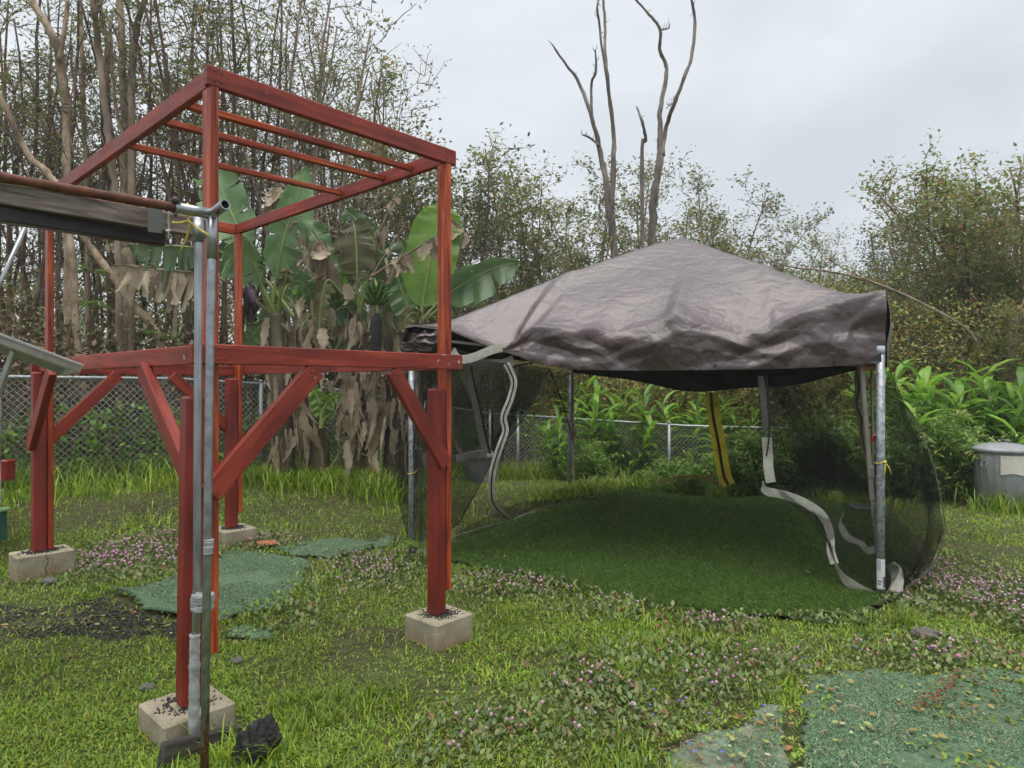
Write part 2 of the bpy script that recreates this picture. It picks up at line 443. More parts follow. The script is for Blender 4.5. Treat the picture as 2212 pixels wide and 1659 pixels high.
# ------------------------------------------------------------------ mats and turf
def sheet(name, P, m, lift, label, cat, step=.05, rag=.07, seed=1, wave=.012, curl=None):
    """a thin flexible mat laid over the ground relief with ragged edges"""
    lo = P.min(0)-.1; hi = P.max(0)+.1
    X, Y = np.meshgrid(np.arange(lo[0], hi[0], step), np.arange(lo[1], hi[1], step))
    Xw = X+(fbm(X*3, Y*3, seed)-.5)*rag*4; Yw = Y+(fbm(X*3+40, Y*3, seed+1)-.5)*rag*4
    ok = inside(P, Xw, Yw)
    Z = g(X, Y)+lift+(fbm(X*2.2, Y*2.2, seed+2)-.5)*wave*2+(fbm(X*9, Y*9, seed+3)-.5)*wave*.5
    Z = np.maximum(Z, g(X, Y)+.004)
    if curl is not None: Z = Z+curl(X, Y)
    id_ = -np.ones(X.shape, int); b = MB(); V = []; Fc = []
    cell = ok[:-1, :-1] & ok[1:, :-1] & ok[:-1, 1:] & ok[1:, 1:]
    use = np.zeros(X.shape, bool)
    for a, c in ((slice(None, -1), slice(None, -1)), (slice(1, None), slice(None, -1)), (slice(None, -1), slice(1, None)), (slice(1, None), slice(1, None))): use[a, c] |= cell
    id_[use] = np.arange(use.sum()); n = int(use.sum())
    top = np.stack([X[use], Y[use], Z[use]], 1); bot = top-np.array([0, 0, .014])
    ii, jj = np.nonzero(cell); edges = {}
    for i, j in zip(ii, jj):
        q = (id_[i, j], id_[i, j+1], id_[i+1, j+1], id_[i+1, j]); Fc.append(q)
        for k in range(4):
            e = (q[k], q[(k+1) % 4])
            if (e[1], e[0]) in edges: edges.pop((e[1], e[0]))
            else: edges[e] = 1
    for a, c in edges: Fc.append((c, a, a+n, c+n))
    o = b.add(np.concatenate([top, bot]), Fc, True).build(name, m, None, origin=(*P.mean(0), float(g(*P.mean(0)))))
    if label: tag(o, label, cat)
    return o
def mat_material(name, c0, c1, c2, dirt=.5):
    m, N, L, P = nodes(name)
    v = coords(N, L)
    n1 = noise(N, L, 170, 3, .7, v); n2 = noise(N, L, 2.6, 6, .65, v, .4); n3 = noise(N, L, 45, 4, .6, v)
    r1 = ramp(N, [(.28, c0), (.5, c1), (.75, c2)]); L.new(n1.outputs['Fac'], r1.inputs['Fac'])
    r3 = ramp(N, [(.3, (.62, .62, .62)), (.7, (1.2, 1.2, 1.2))]); L.new(n3.outputs['Fac'], r3.inputs['Fac'])
    mu = N.new('ShaderNodeMix'); mu.data_type = 'RGBA'; mu.blend_type = 'MULTIPLY'; mu.inputs['Factor'].default_value = 1
    L.new(r1.outputs['Color'], mu.inputs['A']); L.new(r3.outputs['Color'], mu.inputs['B'])
    r2 = ramp(N, [(.46, (0, 0, 0)), (.66, (dirt, dirt, dirt))]); L.new(n2.outputs['Fac'], r2.inputs['Fac'])
    mx = N.new('ShaderNodeMix'); mx.data_type = 'RGBA'; L.new(r2.outputs['Color'], mx.inputs['Factor'])
    L.new(mu.outputs['Result'], mx.inputs['A']); mx.inputs['B'].default_value = (.05, .055, .02, 1)
    L.new(mx.outputs['Result'], P.inputs['Base Color']); P.inputs['Roughness'].default_value = .85
    bump(N, L, P, n1.outputs['Fac'], .9, .012)
    return m
M_MAT = mat_material('faded_green_carpet', (.065, .125, .065), (.115, .2, .11), (.195, .295, .18))
M_MATG = mat_material('greyed_green_carpet', (.13, .2, .13), (.22, .3, .2), (.34, .4, .3), .75)
M_TURF = mat_material('dark_turf_backing', (.02, .042, .005), (.04, .08, .008), (.065, .12, .014), .1)
def lip(X, Y):
    c = MAT_L[0]; d = edge_dist(MAT_L[:4].repeat(1, 0), X, Y); dl = np.hypot(X-c[0], Y-c[1])
    return .05*np.clip(1-d/.12, 0, 1)*np.clip(1-dl/1.3, 0, 1)
sheet('ground_mat', MAT_L, M_MAT, .012, 'faded green carpet mat with curled edge beside the red frame', 'mat', seed=11, curl=lip)
sheet('ground_mat', MAT_M, M_MAT, .012, 'narrow green carpet strip between pink flowers and the tent', 'mat', seed=21)
sheet('ground_mat', MAT_S, M_MAT, .010, 'small scrap of green carpet in grass behind front post', 'mat', step=.03, seed=31)
sheet('ground_mat', MAT_R, M_MAT, .014, 'large green carpet mat littered with leaves, bottom right corner', 'mat', step=.04, seed=41)
sheet('ground_mat', MAT_F, M_MATG, .012, 'pale greyish carpet piece at the bottom edge beside the large mat', 'mat', step=.03, seed=51)
turf = sheet('artificial_turf', TURF, M_TURF, .02, 'dark green artificial turf floor under the tent', 'turf', step=.06, seed=61, wave=.02)
# pile of the turf
n = 85000
lo, hi = TURF.min(0), TURF.max(0)
X = RNG.uniform(lo[0], hi[0], n*2); Y = lo[1]+(hi[1]-lo[1])*RNG.random(n*2)**1.5
k = inside(TURF, X, Y) & (edge_dist(TURF, X, Y) > .05); X, Y = X[k][:n], Y[k][:n]
Zt = g(X, Y)+.02+(fbm(X*2.2, Y*2.2, 63)-.5)*.04
pos = np.stack([X, Y, Zt-.004], 1); an = RNG.random(len(X))*6.283
d = np.stack([np.cos(an)*.7, np.sin(an)*.7, .75+0*an], 1)
V, T, R = scatter(BLADE, pos, d, np.stack([-np.sin(an), np.cos(an), .3+0*an], 1), RNG.uniform(.022, .042, len(X)), RNG.uniform(.004, .007, len(X)))
M_PILE = leafmat('turf_pile', [(0, (.038, .085, .009)), (.6, (.085, .175, .015)), (.9, (.14, .26, .028)), (1, (.26, .36, .09))], trans=.1, rough=.5)
pile = np_mesh('turf_pile', V, T, M_PILE, R)
pile.parent = turf; pile.matrix_parent_inverse = Matrix.Translation(-Vector(turf.location)); pile['kind'] = 'stuff'

# ------------------------------------------------------------------ chain link fences
M_GALV = simple('galvanised_steel', [(.3, (.2, .215, .225)), (.55, (.33, .35, .36)), (.75, (.46, .48, .49))], 38, .45, .15, .001, 3, metal=.55)
M_WIRE = simple('fence_wire', [(.3, (.32, .33, .33)), (.7, (.5, .51, .51))], 30, .5, 0, metal=.3)
def fence(stops, label, posts, seed):
    """stops: (X, Y, ground z, top z) along the run; > posts, top rail, wire mesh"""
    S = np.array(stops, float)
    seg = np.hypot(np.diff(S[:, 0]), np.diff(S[:, 1])); cum = np.concatenate([[0], np.cumsum(seg)]); Lt = cum[-1]
    at = lambda u: np.array([np.interp(u, cum, S[:, k]) for k in range(4)])
    root = thing('chain_link_fence', label, 'fence', (S[0, 0], S[0, 1], S[0, 2]))
    MB().tube([(*S[i, :2], S[i, 3]) for i in range(len(S))], .021, 10).build('top_rail', M_GALV, root)
    for u in posts:
        x, y, z0, z1 = at(u)
        MB().tube([(x, y, z0-.3), (x, y, z1+.03)], .028, 10).tube([(x, y, z1+.025), (x, y, z1+.05), (x, y, z1+.06)], [.032, .03, .006], 10).build('fence_post', M_GALV, root)
    b = MB(); dg = .0718; Hh = 1.22; r = .0036; rg = np.random.default_rng(seed)
    V, T = [], []; nv = 0
    for sgn in (1, -1):
        for u0 in np.arange(-Hh, Lt+Hh, dg):
            a = [];
            us = u0+(np.linspace(0, Hh, 18)*sgn)
            vs = np.linspace(0, 1, 18)
            if sgn < 0: us = us+0.0
            ok = (us >= 0) & (us <= Lt)
            if ok.sum() < 2: continue
            pts = []
            for u, v in zip(us[ok], vs[ok]):
                x, y, z0, z1 = at(u); pts.append((x, y+ (0.003*sgn), z0-.02+(z1-z0+.045)*v))
            pts = np.array(pts); pts[:, 0] += .006*np.sin(pts[:, 2]*5+u0)
            m = len(pts); t = unit(np.gradient(pts, axis=0)); s1 = unit(np.cross(t, [0.68, -.73, 0.])); s2 = np.cross(t, s1)
            ring = np.stack([s1, -.5*s1+.87*s2, -.5*s1-.87*s2], 1)*r
            vv = (pts[:, None]+ring).reshape(-1, 3); V.append(vv)
            for i in range(m-1):
                for j in range(3):
                    q = (i*3+j, i*3+(j+1) % 3, (i+1)*3+(j+1) % 3, (i+1)*3+j); T.append([nv+k for k in q])
            nv += m*3
    V = np.concatenate(V)-np.array(root.location)
    o = np_mesh('wire_mesh', V, np.array(T), M_WIRE, None, root); o['kind'] = 'stuff'
    return root
A_DIR = np.array([math.sin(.741), math.cos(.741), 0.]); B_DIR = np.array([-math.cos(.741), math.sin(.741), 0.])
def fz(px, py, Y):
    p = pt(px, py, Y); return p
fl = []
for px, Y, gz, py in ((-330,6.0,.45,812),(20,6.9,.44,814.5),(384,8.1,.43,818.5),(700,9.5,.36,838),(1000,11.3,-.02,885),(1058,11.6,-.1,893)):
    p = pt(px, py, Y); fl.append((p[0], p[1], p[2]-1.22, p[2]))
fence(fl, 'grey chain link fence behind the red frame and banana plants', [1.1, 3.9, 6.6, 8.6], 1)
fr = []
for px, Y, py in ((1066,11.6,894),(1260,11.1,906),(1480,10.7,920),(1900,10.1,931),(2190,9.6,934),(2500,9.2,936)):
    p = pt(px, py, Y); fr.append((p[0], p[1], p[2]-1.22, p[2]))
fence(fr, 'grey chain link fence seen through the tent and behind the bins', [.45, 3.0, 5.6, 8.1], 2)
# ------------------------------------------------------------------ the red timber frame
M_RED = woodmat('red_painted_timber', (.135, .015, .008), (.225, .026, .013), (.31, .048, .024), 12, .5, .055, .38)
M_RED2 = woodmat('dark_red_painted_post', (0.113, 0.0099, 0.0072), (0.184, 0.0162, 0.0099), (0.243, 0.027, 0.0153), 7, .42, .01, .45)
M_STAIN = woodmat('orange_stained_timber', (0.117, 0.0126, 0.0054), (0.324, 0.045, 0.0099), (0.522, 0.117, 0.027), 20, .46, .0, .4)
NC = np.array([-1.389, 3.05, 0.])
LA, LB = 1.436, 2.79
ZT, ZM = 3.03, 1.76
def AB(a, b, z, oa=0., ob=0.):
    """point a metres along the front side and b along the left side from the near corner"""
    p = NC+A_DIR*(a+oa)+B_DIR*(b+ob); return np.array([p[0], p[1], z])
frame = thing('timber_frame', 'tall open red painted timber frame standing on four concrete blocks', 'frame', AB(LA/2, LB/2, float(g(*AB(LA/2, LB/2, 0)[:2]))))
corners = {'N': (0, 0), 'R': (LA, 0), 'L': (0, LB), 'B': (LA, LB)}
blk = {'N': (.128, .31, .31, .235, 0.), 'R': (.168, .30, .30, .235, 0.), 'L': (.346, .36, .25, .225, .0), 'B': (.288, .3, .3, .235, 0.)}   # top z, size a, size b, height
ltop = {'N': 1.525, 'R': 1.552, 'L': 1.668, 'B': 1.63}
ubot = {'N': .35, 'R': .315, 'L': .355, 'B': .42}
for kx, (a, b) in corners.items():
    # lower chamfered 4x4, standing on the block, and the stained board sistered to its far side
    lean = np.array([-.034, 0, 0]) if kx == 'N' else 0.
    p0 = AB(a-.0645, b, blk[kx][0]+.002)+lean; p1 = AB(a-.0645, b, ltop[kx])+np.multiply(lean, .35)
    timber('lower_post', p0, p1, .089, .089, M_RED2, frame, up=A_DIR, bev=.011)
    timber('upper_post', AB(a, b, ubot[kx]), AB(a, b, ZT-.092), .09, .038, M_STAIN, frame, up=A_DIR, bev=.003)
# top rails
timber('top_rail', AB(-.035, -.026, ZT-.045), AB(LA+.06, -.026, ZT-.045), .038, .092, M_RED, frame)
timber('top_rail', AB(-.0, -.004, ZT-.047), AB(-.0, LB+.05, ZT-.047), .038, .089, M_RED, frame)
timber('top_rail', AB(LA, -.004, ZT-.047), AB(LA, LB+.05, ZT-.047), .038, .089, M_RED, frame)
timber('top_rail', AB(.022, LB+.03, ZT-.05), AB(LA-.022, LB+.03, ZT-.05), .038, .089, M_STAIN, frame)
# roof slats between the rails
for b in (.305, .606, 1.123):
    timber('roof_slat', AB(.022, b, ZT-.075), AB(LA-.022, b, ZT-.05), .04, .032, M_STAIN, frame, bev=.002)
# floor-level beams
timber('middle_beam', AB(-.115, -.067, ZM-.045), AB(LA+.075, -.067, ZM-.045), .038, .09, M_RED, frame, label='red floor beam on the side facing the tent, scuffed at its right end')
timber('middle_beam', AB(-.04, -.045, ZM-.045), AB(-.04, LB+.1, ZM-.045), .038, .09, M_RED, frame)
timber('middle_beam', AB(-.1, LB+.066, ZM-.06), AB(LA+.05, LB+.066, ZM-.06), .038, .089, M_RED, frame)
timber('middle_beam', AB(LA+.042, -.045, ZM-.048), AB(LA+.042, LB+.045, ZM-.048), .038, .089, M_RED, frame)
# knee braces
def brace(a0, b0, z0, a1, b1, z1, w, h, upv):
    timber('knee_brace', AB(a0, b0, z0), AB(a1, b1, z1), w, h, M_RED, frame, up=upv)
brace(-.03, -.062, 1.085, .505, -.062, 1.655, .04, .1, (0, 0, 1))
brace(LA-.045, -.062, 1.09, .985, -.062, 1.66, .04, .092, (0, 0, 1))
brace(-.064, .02, 1.1, -.064, .66, 1.66, .05, .09, (0, 0, 1))
brace(-.12, LB-.02, 1.12, -.09, LB-.46, 1.67, .05, .09, (0, 0, 1))
brace(.0, LB+.03, 1.16, .47, LB+.03, 1.655, .038, .089, (0, 0, 1))
brace(LA-.06, LB+.03, 1.16, LA-.56, LB+.03, 1.655, .038, .089, (0, 0, 1))

# screw heads at the joints
M_SCREW = simple('screw_head', [(.3, (.05, .03, .02)), (.7, (.12, .09, .07))], 20, .5, 0, metal=.5)
def screw(a, b, z, n_):
    p = AB(a, b, z); n_ = unit(np.asarray(n_, float)); MB().tube([p, p+n_*.002], .0055, 8).build('screw', M_SCREW, frame)
for a in (.0, .03, LA-.02, LA+.02):
    for dz in (.02, .068): screw(a, -.0865, ZM-dz, -B_DIR); screw(a, -.0455, ZT-dz, -B_DIR)
for a, z in ((-.03, 1.12), (.0, 1.08), (.47, 1.64), (LA-.06, 1.12), (LA-.03, 1.08), (1.02, 1.63)): screw(a, -.083, z, -B_DIR)
# concrete blocks with cinder crumbs round the post foot
def concrete(name, stain):
    m, N, L, P = nodes(name)
    v = coords(N, L)
    n1 = noise(N, L, 5, 6, .65, v); r1 = ramp(N, [(.3, (.2, .175, .12)), (.5, (.32, .285, .2)), (.7, (.43, .385, .28))]); L.new(n1.outputs['Fac'], r1.inputs['Fac'])
    n2 = noise(N, L, 90, 4, .6, v); r2 = ramp(N, [(.33, (.5, .5, .5)), (.45, (1, 1, 1))]); L.new(n2.outputs['Fac'], r2.inputs['Fac'])
    mu = N.new('ShaderNodeMix'); mu.data_type = 'RGBA'; mu.blend_type = 'MULTIPLY'; mu.inputs['Factor'].default_value = .8
    L.new(r1.outputs['Color'], mu.inputs['A']); L.new(r2.outputs['Color'], mu.inputs['B'])
    n3 = noise(N, L, 7, 4, .6, v); sp = N.new('ShaderNodeSeparateXYZ'); L.new(v, sp.inputs[0])
    ad = N.new('ShaderNodeMath'); ad.operation = 'MULTIPLY_ADD'; L.new(sp.outputs['Z'], ad.inputs[0]); ad.inputs[1].default_value = -2.3; L.new(n3.outputs['Fac'], ad.inputs[2])
    r3 = ramp(N, [(.12, (0, 0, 0)), (.5, (stain,)*3)]); L.new(ad.outputs[0], r3.inputs['Fac'])     # rusty soil splashed up the block
    mx = N.new('ShaderNodeMix'); mx.data_type = 'RGBA'; L.new(r3.outputs['Color'], mx.inputs['Factor']); L.new(mu.outputs['Result'], mx.inputs['A']); mx.inputs['B'].default_value = (.2, .095, .03, 1)
    L.new(mx.outputs['Result'], P.inputs['Base Color']); P.inputs['Roughness'].default_value = .9
    bump(N, L, P, n2.outputs['Fac'], .6, .006)
    return m
M_CONC = concrete('cream_concrete', .65)
M_CIND = simple('black_cinder', [(.3, (.012, .012, .013)), (.7, (.04, .04, .045))], 40, .7, .4, .002)
def block(kx, label):
    top, sa, sb, h, _ = blk[kx]; a, b = corners[kx]
    c = AB(a-.045, b, 0.)+(np.array([-.062, .0, 0]) if kx == 'N' else 0.); z0 = float(g(c[0], c[1]))
    h = max(top-z0, .16)+.05
    root = thing('concrete_block', label, 'block', (c[0], c[1], top-h))
    ax = np.array([A_DIR, B_DIR, (0, 0, 1)])
    bb = MB(); bb.box((c[0], c[1], top-h/2), (sa/2, sb/2, h/2), ax, .008)
    o = bb.build('block_body', M_CONC, root)
    rg = np.random.default_rng(hash(kx) % 7+ord(kx)); n = 900
    u = rg.normal(0, .33, n)*sa*.42; w = rg.normal(0, .33, n)*sb*.42
    k = (abs(u) < sa*.47) & (abs(w) < sb*.47) & ~((abs(u+.02) < .048) & (abs(w) < .047)); u, w = u[k], w[k]
    P = np.array([c[0], c[1], top+.003])+u[:, None]*A_DIR+w[:, None]*B_DIR-np.array(root.location)
    V, T, R = scatter(STONE, P, rg.normal(size=(len(P), 3)), rg.normal(size=(len(P), 3)), rg.uniform(.004, .0095, len(P)), rg.uniform(.003, .006, len(P)), rg.uniform(.003, .005, len(P)))
    cr = np_mesh('cinder_crumbs', V, T, M_CIND, R, root, smooth=False); cr['kind'] = 'stuff'
    return root
block('N', 'nearest concrete block, under the front post beside the taped pipe')
block('R', 'cream concrete block under the right post, stained rusty at its foot')
lb = block('L', 'cracked grey concrete block under the far left post')
block('B', 'concrete block under the rear post, half hidden by pink flowers')
# the crack in the left block
top, sa, sb, h, _ = blk['L']; c = AB(-.045, LB, 0)
rg = np.random.default_rng(4); q = []
for i in range(9): q.append(np.array([c[0], c[1], top-.002-.026*i])-B_DIR*(sb/2+.0005)+A_DIR*(.0+rg.normal(0, .006)))
MB().tube(q, [.003]*9, 4).build('crack', M_CIND, lb)

# ------------------------------------------------------------------ galvanised pipe canopy at the left with its weathered beam
M_PIPE = simple('zinc_pipe', [(.3, (.22, .24, .255)), (.55, (.36, .38, .4)), (.8, (.5, .52, .54))], 26, .32, .12, .001, 4, vscale=(1, 1, .15), metal=.75)
M_RUST = simple('rusty_pipe', [(.3, (.05, .018, .010)), (.55, (.12, .038, .017)), (.8, (.2, .075, .035))], 22, .75, .6, .003, 6)
def pipe_rust_mat():
    m, N, L, P = nodes('pipe_rusting_at_foot')
    v = coords(N, L); n1 = noise(N, L, 26, 4, .6, v); r1 = ramp(N, [(.3, (.2, .22, .24)), (.55, (.32, .345, .37)), (.8, (.46, .48, .5))]); L.new(n1.outputs['Fac'], r1.inputs['Fac'])
    n2 = noise(N, L, 9, 6, .7, coords(N, L, (1, 1, .25))); sp = N.new('ShaderNodeSeparateXYZ'); L.new(v, sp.inputs[0])
    ad = N.new('ShaderNodeMath'); ad.operation = 'MULTIPLY_ADD'; L.new(sp.outputs['Z'], ad.inputs[0]); ad.inputs[1].default_value = -.55; L.new(n2.outputs['Fac'], ad.inputs[2])
    r2 = ramp(N, [(.33, (0, 0, 0)), (.38, (1, 1, 1))]); L.new(ad.outputs[0], r2.inputs['Fac'])
    n3 = noise(N, L, 30, 4, .6, v); r3 = ramp(N, [(.3, (.07, .02, .01)), (.7, (.22, .085, .03))]); L.new(n3.outputs['Fac'], r3.inputs['Fac'])
    mx = N.new('ShaderNodeMix'); mx.data_type = 'RGBA'; L.new(r2.outputs['Color'], mx.inputs['Factor']); L.new(r1.outputs['Color'], mx.inputs['A']); L.new(r3.outputs['Color'], mx.inputs['B'])
    L.new(mx.outputs['Result'], P.inputs['Base Color'])
    iv = N.new('ShaderNodeMapRange'); iv.inputs['To Min'].default_value = .7; iv.inputs['To Max'].default_value = 0.; L.new(r2.outputs['Color'], iv.inputs['Value']); L.new(iv.outputs['Result'], P.inputs['Metallic'])
    rr = N.new('ShaderNodeMapRange'); rr.inputs['To Min'].default_value = .33; rr.inputs['To Max'].default_value = .8; L.new(r2.outputs['Color'], rr.inputs['Value']); L.new(rr.outputs['Result'], P.inputs['Roughness'])
    return m
M_PRUST = pipe_rust_mat()
M_TAPE = simple('silver_duct_tape', [(.3, (.2, .205, .21)), (.55, (.36, .37, .375)), (.8, (.5, .51, .51))], 18, .45, .9, .006, 5, bscale=30)
M_GREY = woodmat('weathered_grey_timber', (.045, .035, .028), (.15, .12, .1), (.3, .26, .225), 13, .75, .0, .3)
M_BLACK = simple('black_painted_steel', [(.3, (.008, .008, .009)), (.7, (.02, .02, .022))], 10, .5, .1, .002)
M_YEL = simple('yellow_rope', [(.3, (.55, .46, .05)), (.7, (.72, .64, .12))], 60, .6, .5, .002)
M_WHITE = simple('white_plastic', [(.3, (.55, .56, .56)), (.7, (.68, .69, .68))], 10, .45, .05, .001)
M_GPLAS = simple('grey_plastic', [(.3, (.16, .17, .175)), (.7, (.22, .23, .235))], 10, .5, .1, .001)
M_RUBBER = simple('black_rubber', [(.3, (.012, .012, .012)), (.7, (.03, .03, .03))], 20, .55, .1, .001)
pc = pt(458, 462, 2.68)                                    # corner fitting
p_top = pt(455, 500, 2.68); p_bot = pt(441, 1668, 2.66); p_bot[2] = -.03
pipes = thing('pipe_canopy', 'galvanised pipe canopy corner with a rusty horizontal pipe, left foreground', 'pipe frame', (p_bot[0], p_bot[1], 0))
MB().tube([pc, pt(456, 620, 2.675), pt(449, 1100, 2.665), p_bot], .0165, 14).build('upright_pipe', M_PRUST, pipes)
fit = MB().tube([pc+[0, 0, .012], pt(456.5, 560, 2.68)], .021, 14)
horiz = np.array([-.716, -.698, 0.])
e1 = pc+horiz*.14
stub = np.array([.738, -.64, .16]); stub /= np.linalg.norm(stub)
fit.tube([pc-horiz*.005, e1], .021, 14)
fit.tube([pc-stub*.01, pc+stub*.115], .0205, 14, cap=False); 
fit.tube([pc+stub*.02, pc+stub*.115], .0165, 14, cap=False)
# end ring of the open stub
_u = unit(np.cross(stub, [0, 0, 1.])); _w = np.cross(stub, _u); rings = []
for r in (.0205, .0165): rings.append([pc+stub*.115+r*(math.cos(t)*_u+math.sin(t)*_w) for t in np.arange(15)*2*math.pi/14])
fit.grid(np.array(rings))
fit.build('corner_fitting', M_PIPE, pipes)
MB().tube([pc+stub*.06+np.array([.0, -.021, -.005]), pc+stub*.06+np.array([.004, -.024, -.022])], .008, 8).build('fitting_bolt', M_RUST, pipes)
e2 = pc+horiz*1.25
nn = 26
MB().tube([e1*(1-t)+e2*t for t in np.linspace(-.02, 1, nn)], .0175+.0006*RNG.normal(size=nn), 14).build('rusty_pipe', M_RUST, pipes)
# second upright, sleeved at the top, taped at the foot
q_top = pt(428, 470, 2.86); q_bot = pt(418, 1592, 2.86)
MB().tube([q_top, pt(429, 560, 2.86), pt(426, 1250, 2.86), q_bot], .0168, 14).build('upright_pipe', M_PIPE, pipes)
MB().tube([pt(428, 476, 2.86), pt(428.5, 522, 2.86)], .0215, 14).build('pipe_sleeve', M_PIPE, pipes)
def wraps(p0, p1, r, n, name, seed, flat=1.0):
    rg = np.random.default_rng(seed); m = 30
    path = [p0*(1-t)+p1*t for t in np.linspace(0, 1, m)]
    rad = r+rg.normal(0, .0012, m)
    def prof(a, b): return 1+rg.normal(0, .035, (a, b))
    return MB().tube(path, rad, n, True, True, prof).build(name, M_TAPE, pipes)
wraps(pt(421, 1370, 2.855), pt(418.5, 1585, 2.855), .0215, 14, 'tape_wrap', 3)
wraps(pt(438, 1283, 2.76), pt(437, 1316, 2.76), .045, 16, 'tape_band', 5)
wraps(pt(451, 1165, 2.662), pt(450, 1196, 2.662), .0185, 12, 'tape_wrap', 6)
# loose torn tape ends
for (x, y, Y, dx, dy) in ((421,1586,2.83,-6,22),(424,1590,2.82,5,26),(417,1588,2.83,-9,8),(420,1283,2.72,-3,-8),(433,1280,2.72,2,-9)):
    a = pt(x, y, Y); b = pt(x+dx, y+dy, Y-.01); s = np.array([.008, .003, 0])
    MB().add([a-s, a+s, b+s*.7, b-s*.4], [(0, 1, 2, 3)]).build('tape_tail', M_TAPE, pipes)
MB().tube([pt(57, 486, 3.5), pt(-70, 766, 3.4)], .011, 10).build('diagonal_brace', M_PIPE, pipes)
for t in (.24, .45):
    a = pt(57, 486, 3.5)*(1-t)+pt(-70, 766, 3.4)*t
    MB().tube([a-[.013, 0, 0], a+[.03, 0, .004], a+[.09, .0, -.003]], .003, 6).build('black_tie', M_RUBBER, pipes)

b0 = pt(447, 495, 2.93); b1 = pt(-30, 414.5, 2.42)
beam_t = thing('weathered_beam', 'weathered grey wooden beam with a black steel angle below it, upper left', 'beam', (b0[0], b0[1], b0[2]-.05))
ux = np.array([b0-b1])[0]
timber('beam_board', b0, b1, .04, .08, M_GREY, beam_t)
_s = np.array([-.03, .03, 0.]); d0 = pt(352, 517, 2.9)
MB().beam(d0, pt(-30, 458, 2.44), .06, .06, (0, 0, 1), .004).build('steel_angle', M_BLACK, beam_t)
MB().beam(pt(330, 441, 2.78), pt(-30, 385, 2.40), .03, .024, (0, 0, 1), .002).build('flashing_strip', M_WHITE, beam_t)
a0, a1 = pt(337, 447, 2.72), pt(335, 503, 2.74)
o = MB().beam(a0, a1, .055, .008, (.7, -.7, 0), .003).build('plastic_clip', M_GPLAS, beam_t)
tie = MB().tube([pt(368, 440, 2.62), pt(364, 470, 2.66), pt(365, 500, 2.68), pt(363, 516, 2.68)], .003, 6).tube([pt(359, 499, 2.66), pt(367, 498, 2.66)], .0045, 6)
tag(tie.build('cable_tie', M_WHITE, None, origin=pt(364, 480, 2.67)), 'white cable tie hanging from the rusty pipe by the beam', 'cable tie')
bl = thing('bungee_ball', 'black bungee ball clipped round the rusty pipe end', 'bungee ball', pt(378, 445, 2.58))
c = pt(379, 434, 2.575)
MB().lathe([(.004, -.017), (.012, -.012), (.0165, 0), (.012, .012), (.005, .016)], c, 14).build('ball', M_RUBBER, bl)
MB().tube([pt(378, 438, 2.58), pt(372, 452, 2.58), pt(379, 468, 2.6), pt(386, 450, 2.6), pt(380, 438, 2.59)], .004, 6).build('cord_loop', M_RUBBER, bl)
def rope(pts_, r=.0042, n=7):
    P = [np.asarray(p) for p in pts_]; out = []
    for i in range(len(P)-1):
        for t in np.linspace(0, 1, 5)[:-1]:
            p = P[i]*(1-t)+P[i+1]*t; p = p+np.array([0, 0, -.006*math.sin(t*math.pi)]); out.append(p)
    out.append(P[-1]); return MB().tube(out, r, n)
rp = rope([pt(405,440,2.66),pt(411,452,2.62),pt(405,466,2.64),pt(407,446,2.66),pt(408,476,2.65),pt(372,480,2.62)])
rp.tube(rope([pt(407,478,2.65),pt(405,500,2.68),pt(388,543,2.74)]).v[0][::7], .0042, 7)
rp.tube([pt(407,476,2.65), pt(425,492,2.62), pt(446,505,2.62), pt(452,512,2.63)], .0042, 7)
tag(rp.build('yellow_rope', M_YEL, None, origin=pt(407, 476, 2.65)), 'yellow rope knotted over the pipe corner at the beam end', 'rope')

# ------------------------------------------------------------------ tilted panel, white vehicle and green box at the left edge
M_ALU = simple('aluminium_frame', [(.3, (.42, .43, .42)), (.7, (.58, .59, .57))], 12, .4, .1, .001, metal=.6)
M_BACK = simple('cream_back_sheet', [(.3, (.3, .28, .2)), (.7, (.46, .43, .32))], 3, .6, .15, .002)
sp = thing('solar_panel', 'underside of a tilted aluminium framed panel on a thin leg, left edge', 'panel', pt(110, 790, 3.3))
C0, C1 = pt(172, 795, 3.3), pt(-170, 668, 2.75); C3 = pt(140, 803, 4.25); C2 = C3+(C1-C0)
nrm = unit(np.cross(C1-C0, C3-C0)); nrm = nrm*np.sign(nrm[2])
MB().add([C0+nrm*.012, C1+nrm*.012, C2+nrm*.012, C3+nrm*.012, C0+nrm*.018, C1+nrm*.018, C2+nrm*.018, C3+nrm*.018], [(0,1,2,3),(7,6,5,4),(0,4,5,1),(3,2,6,7)]).build('back_sheet', M_BACK, sp)
for a, b in ((C0, C1), (C3, C2), (C0, C3), (C1, C2)):
    MB().beam(a, b, .02, .045, nrm, .003).build('panel_frame', M_ALU, sp)
    if a is C0 and b is C1: MB().beam(a+nrm*.008+[.011, -.011, 0], b+nrm*.008+[.011, -.011, 0], .004, .006, nrm, .001).build('frame_groove', M_GPLAS, sp)
MB().beam(pt(30, 758, 3.15), pt(-60, 1000, 3.2), .022, .022, (1, 0, 0), .002).build('panel_leg', M_ALU, sp)

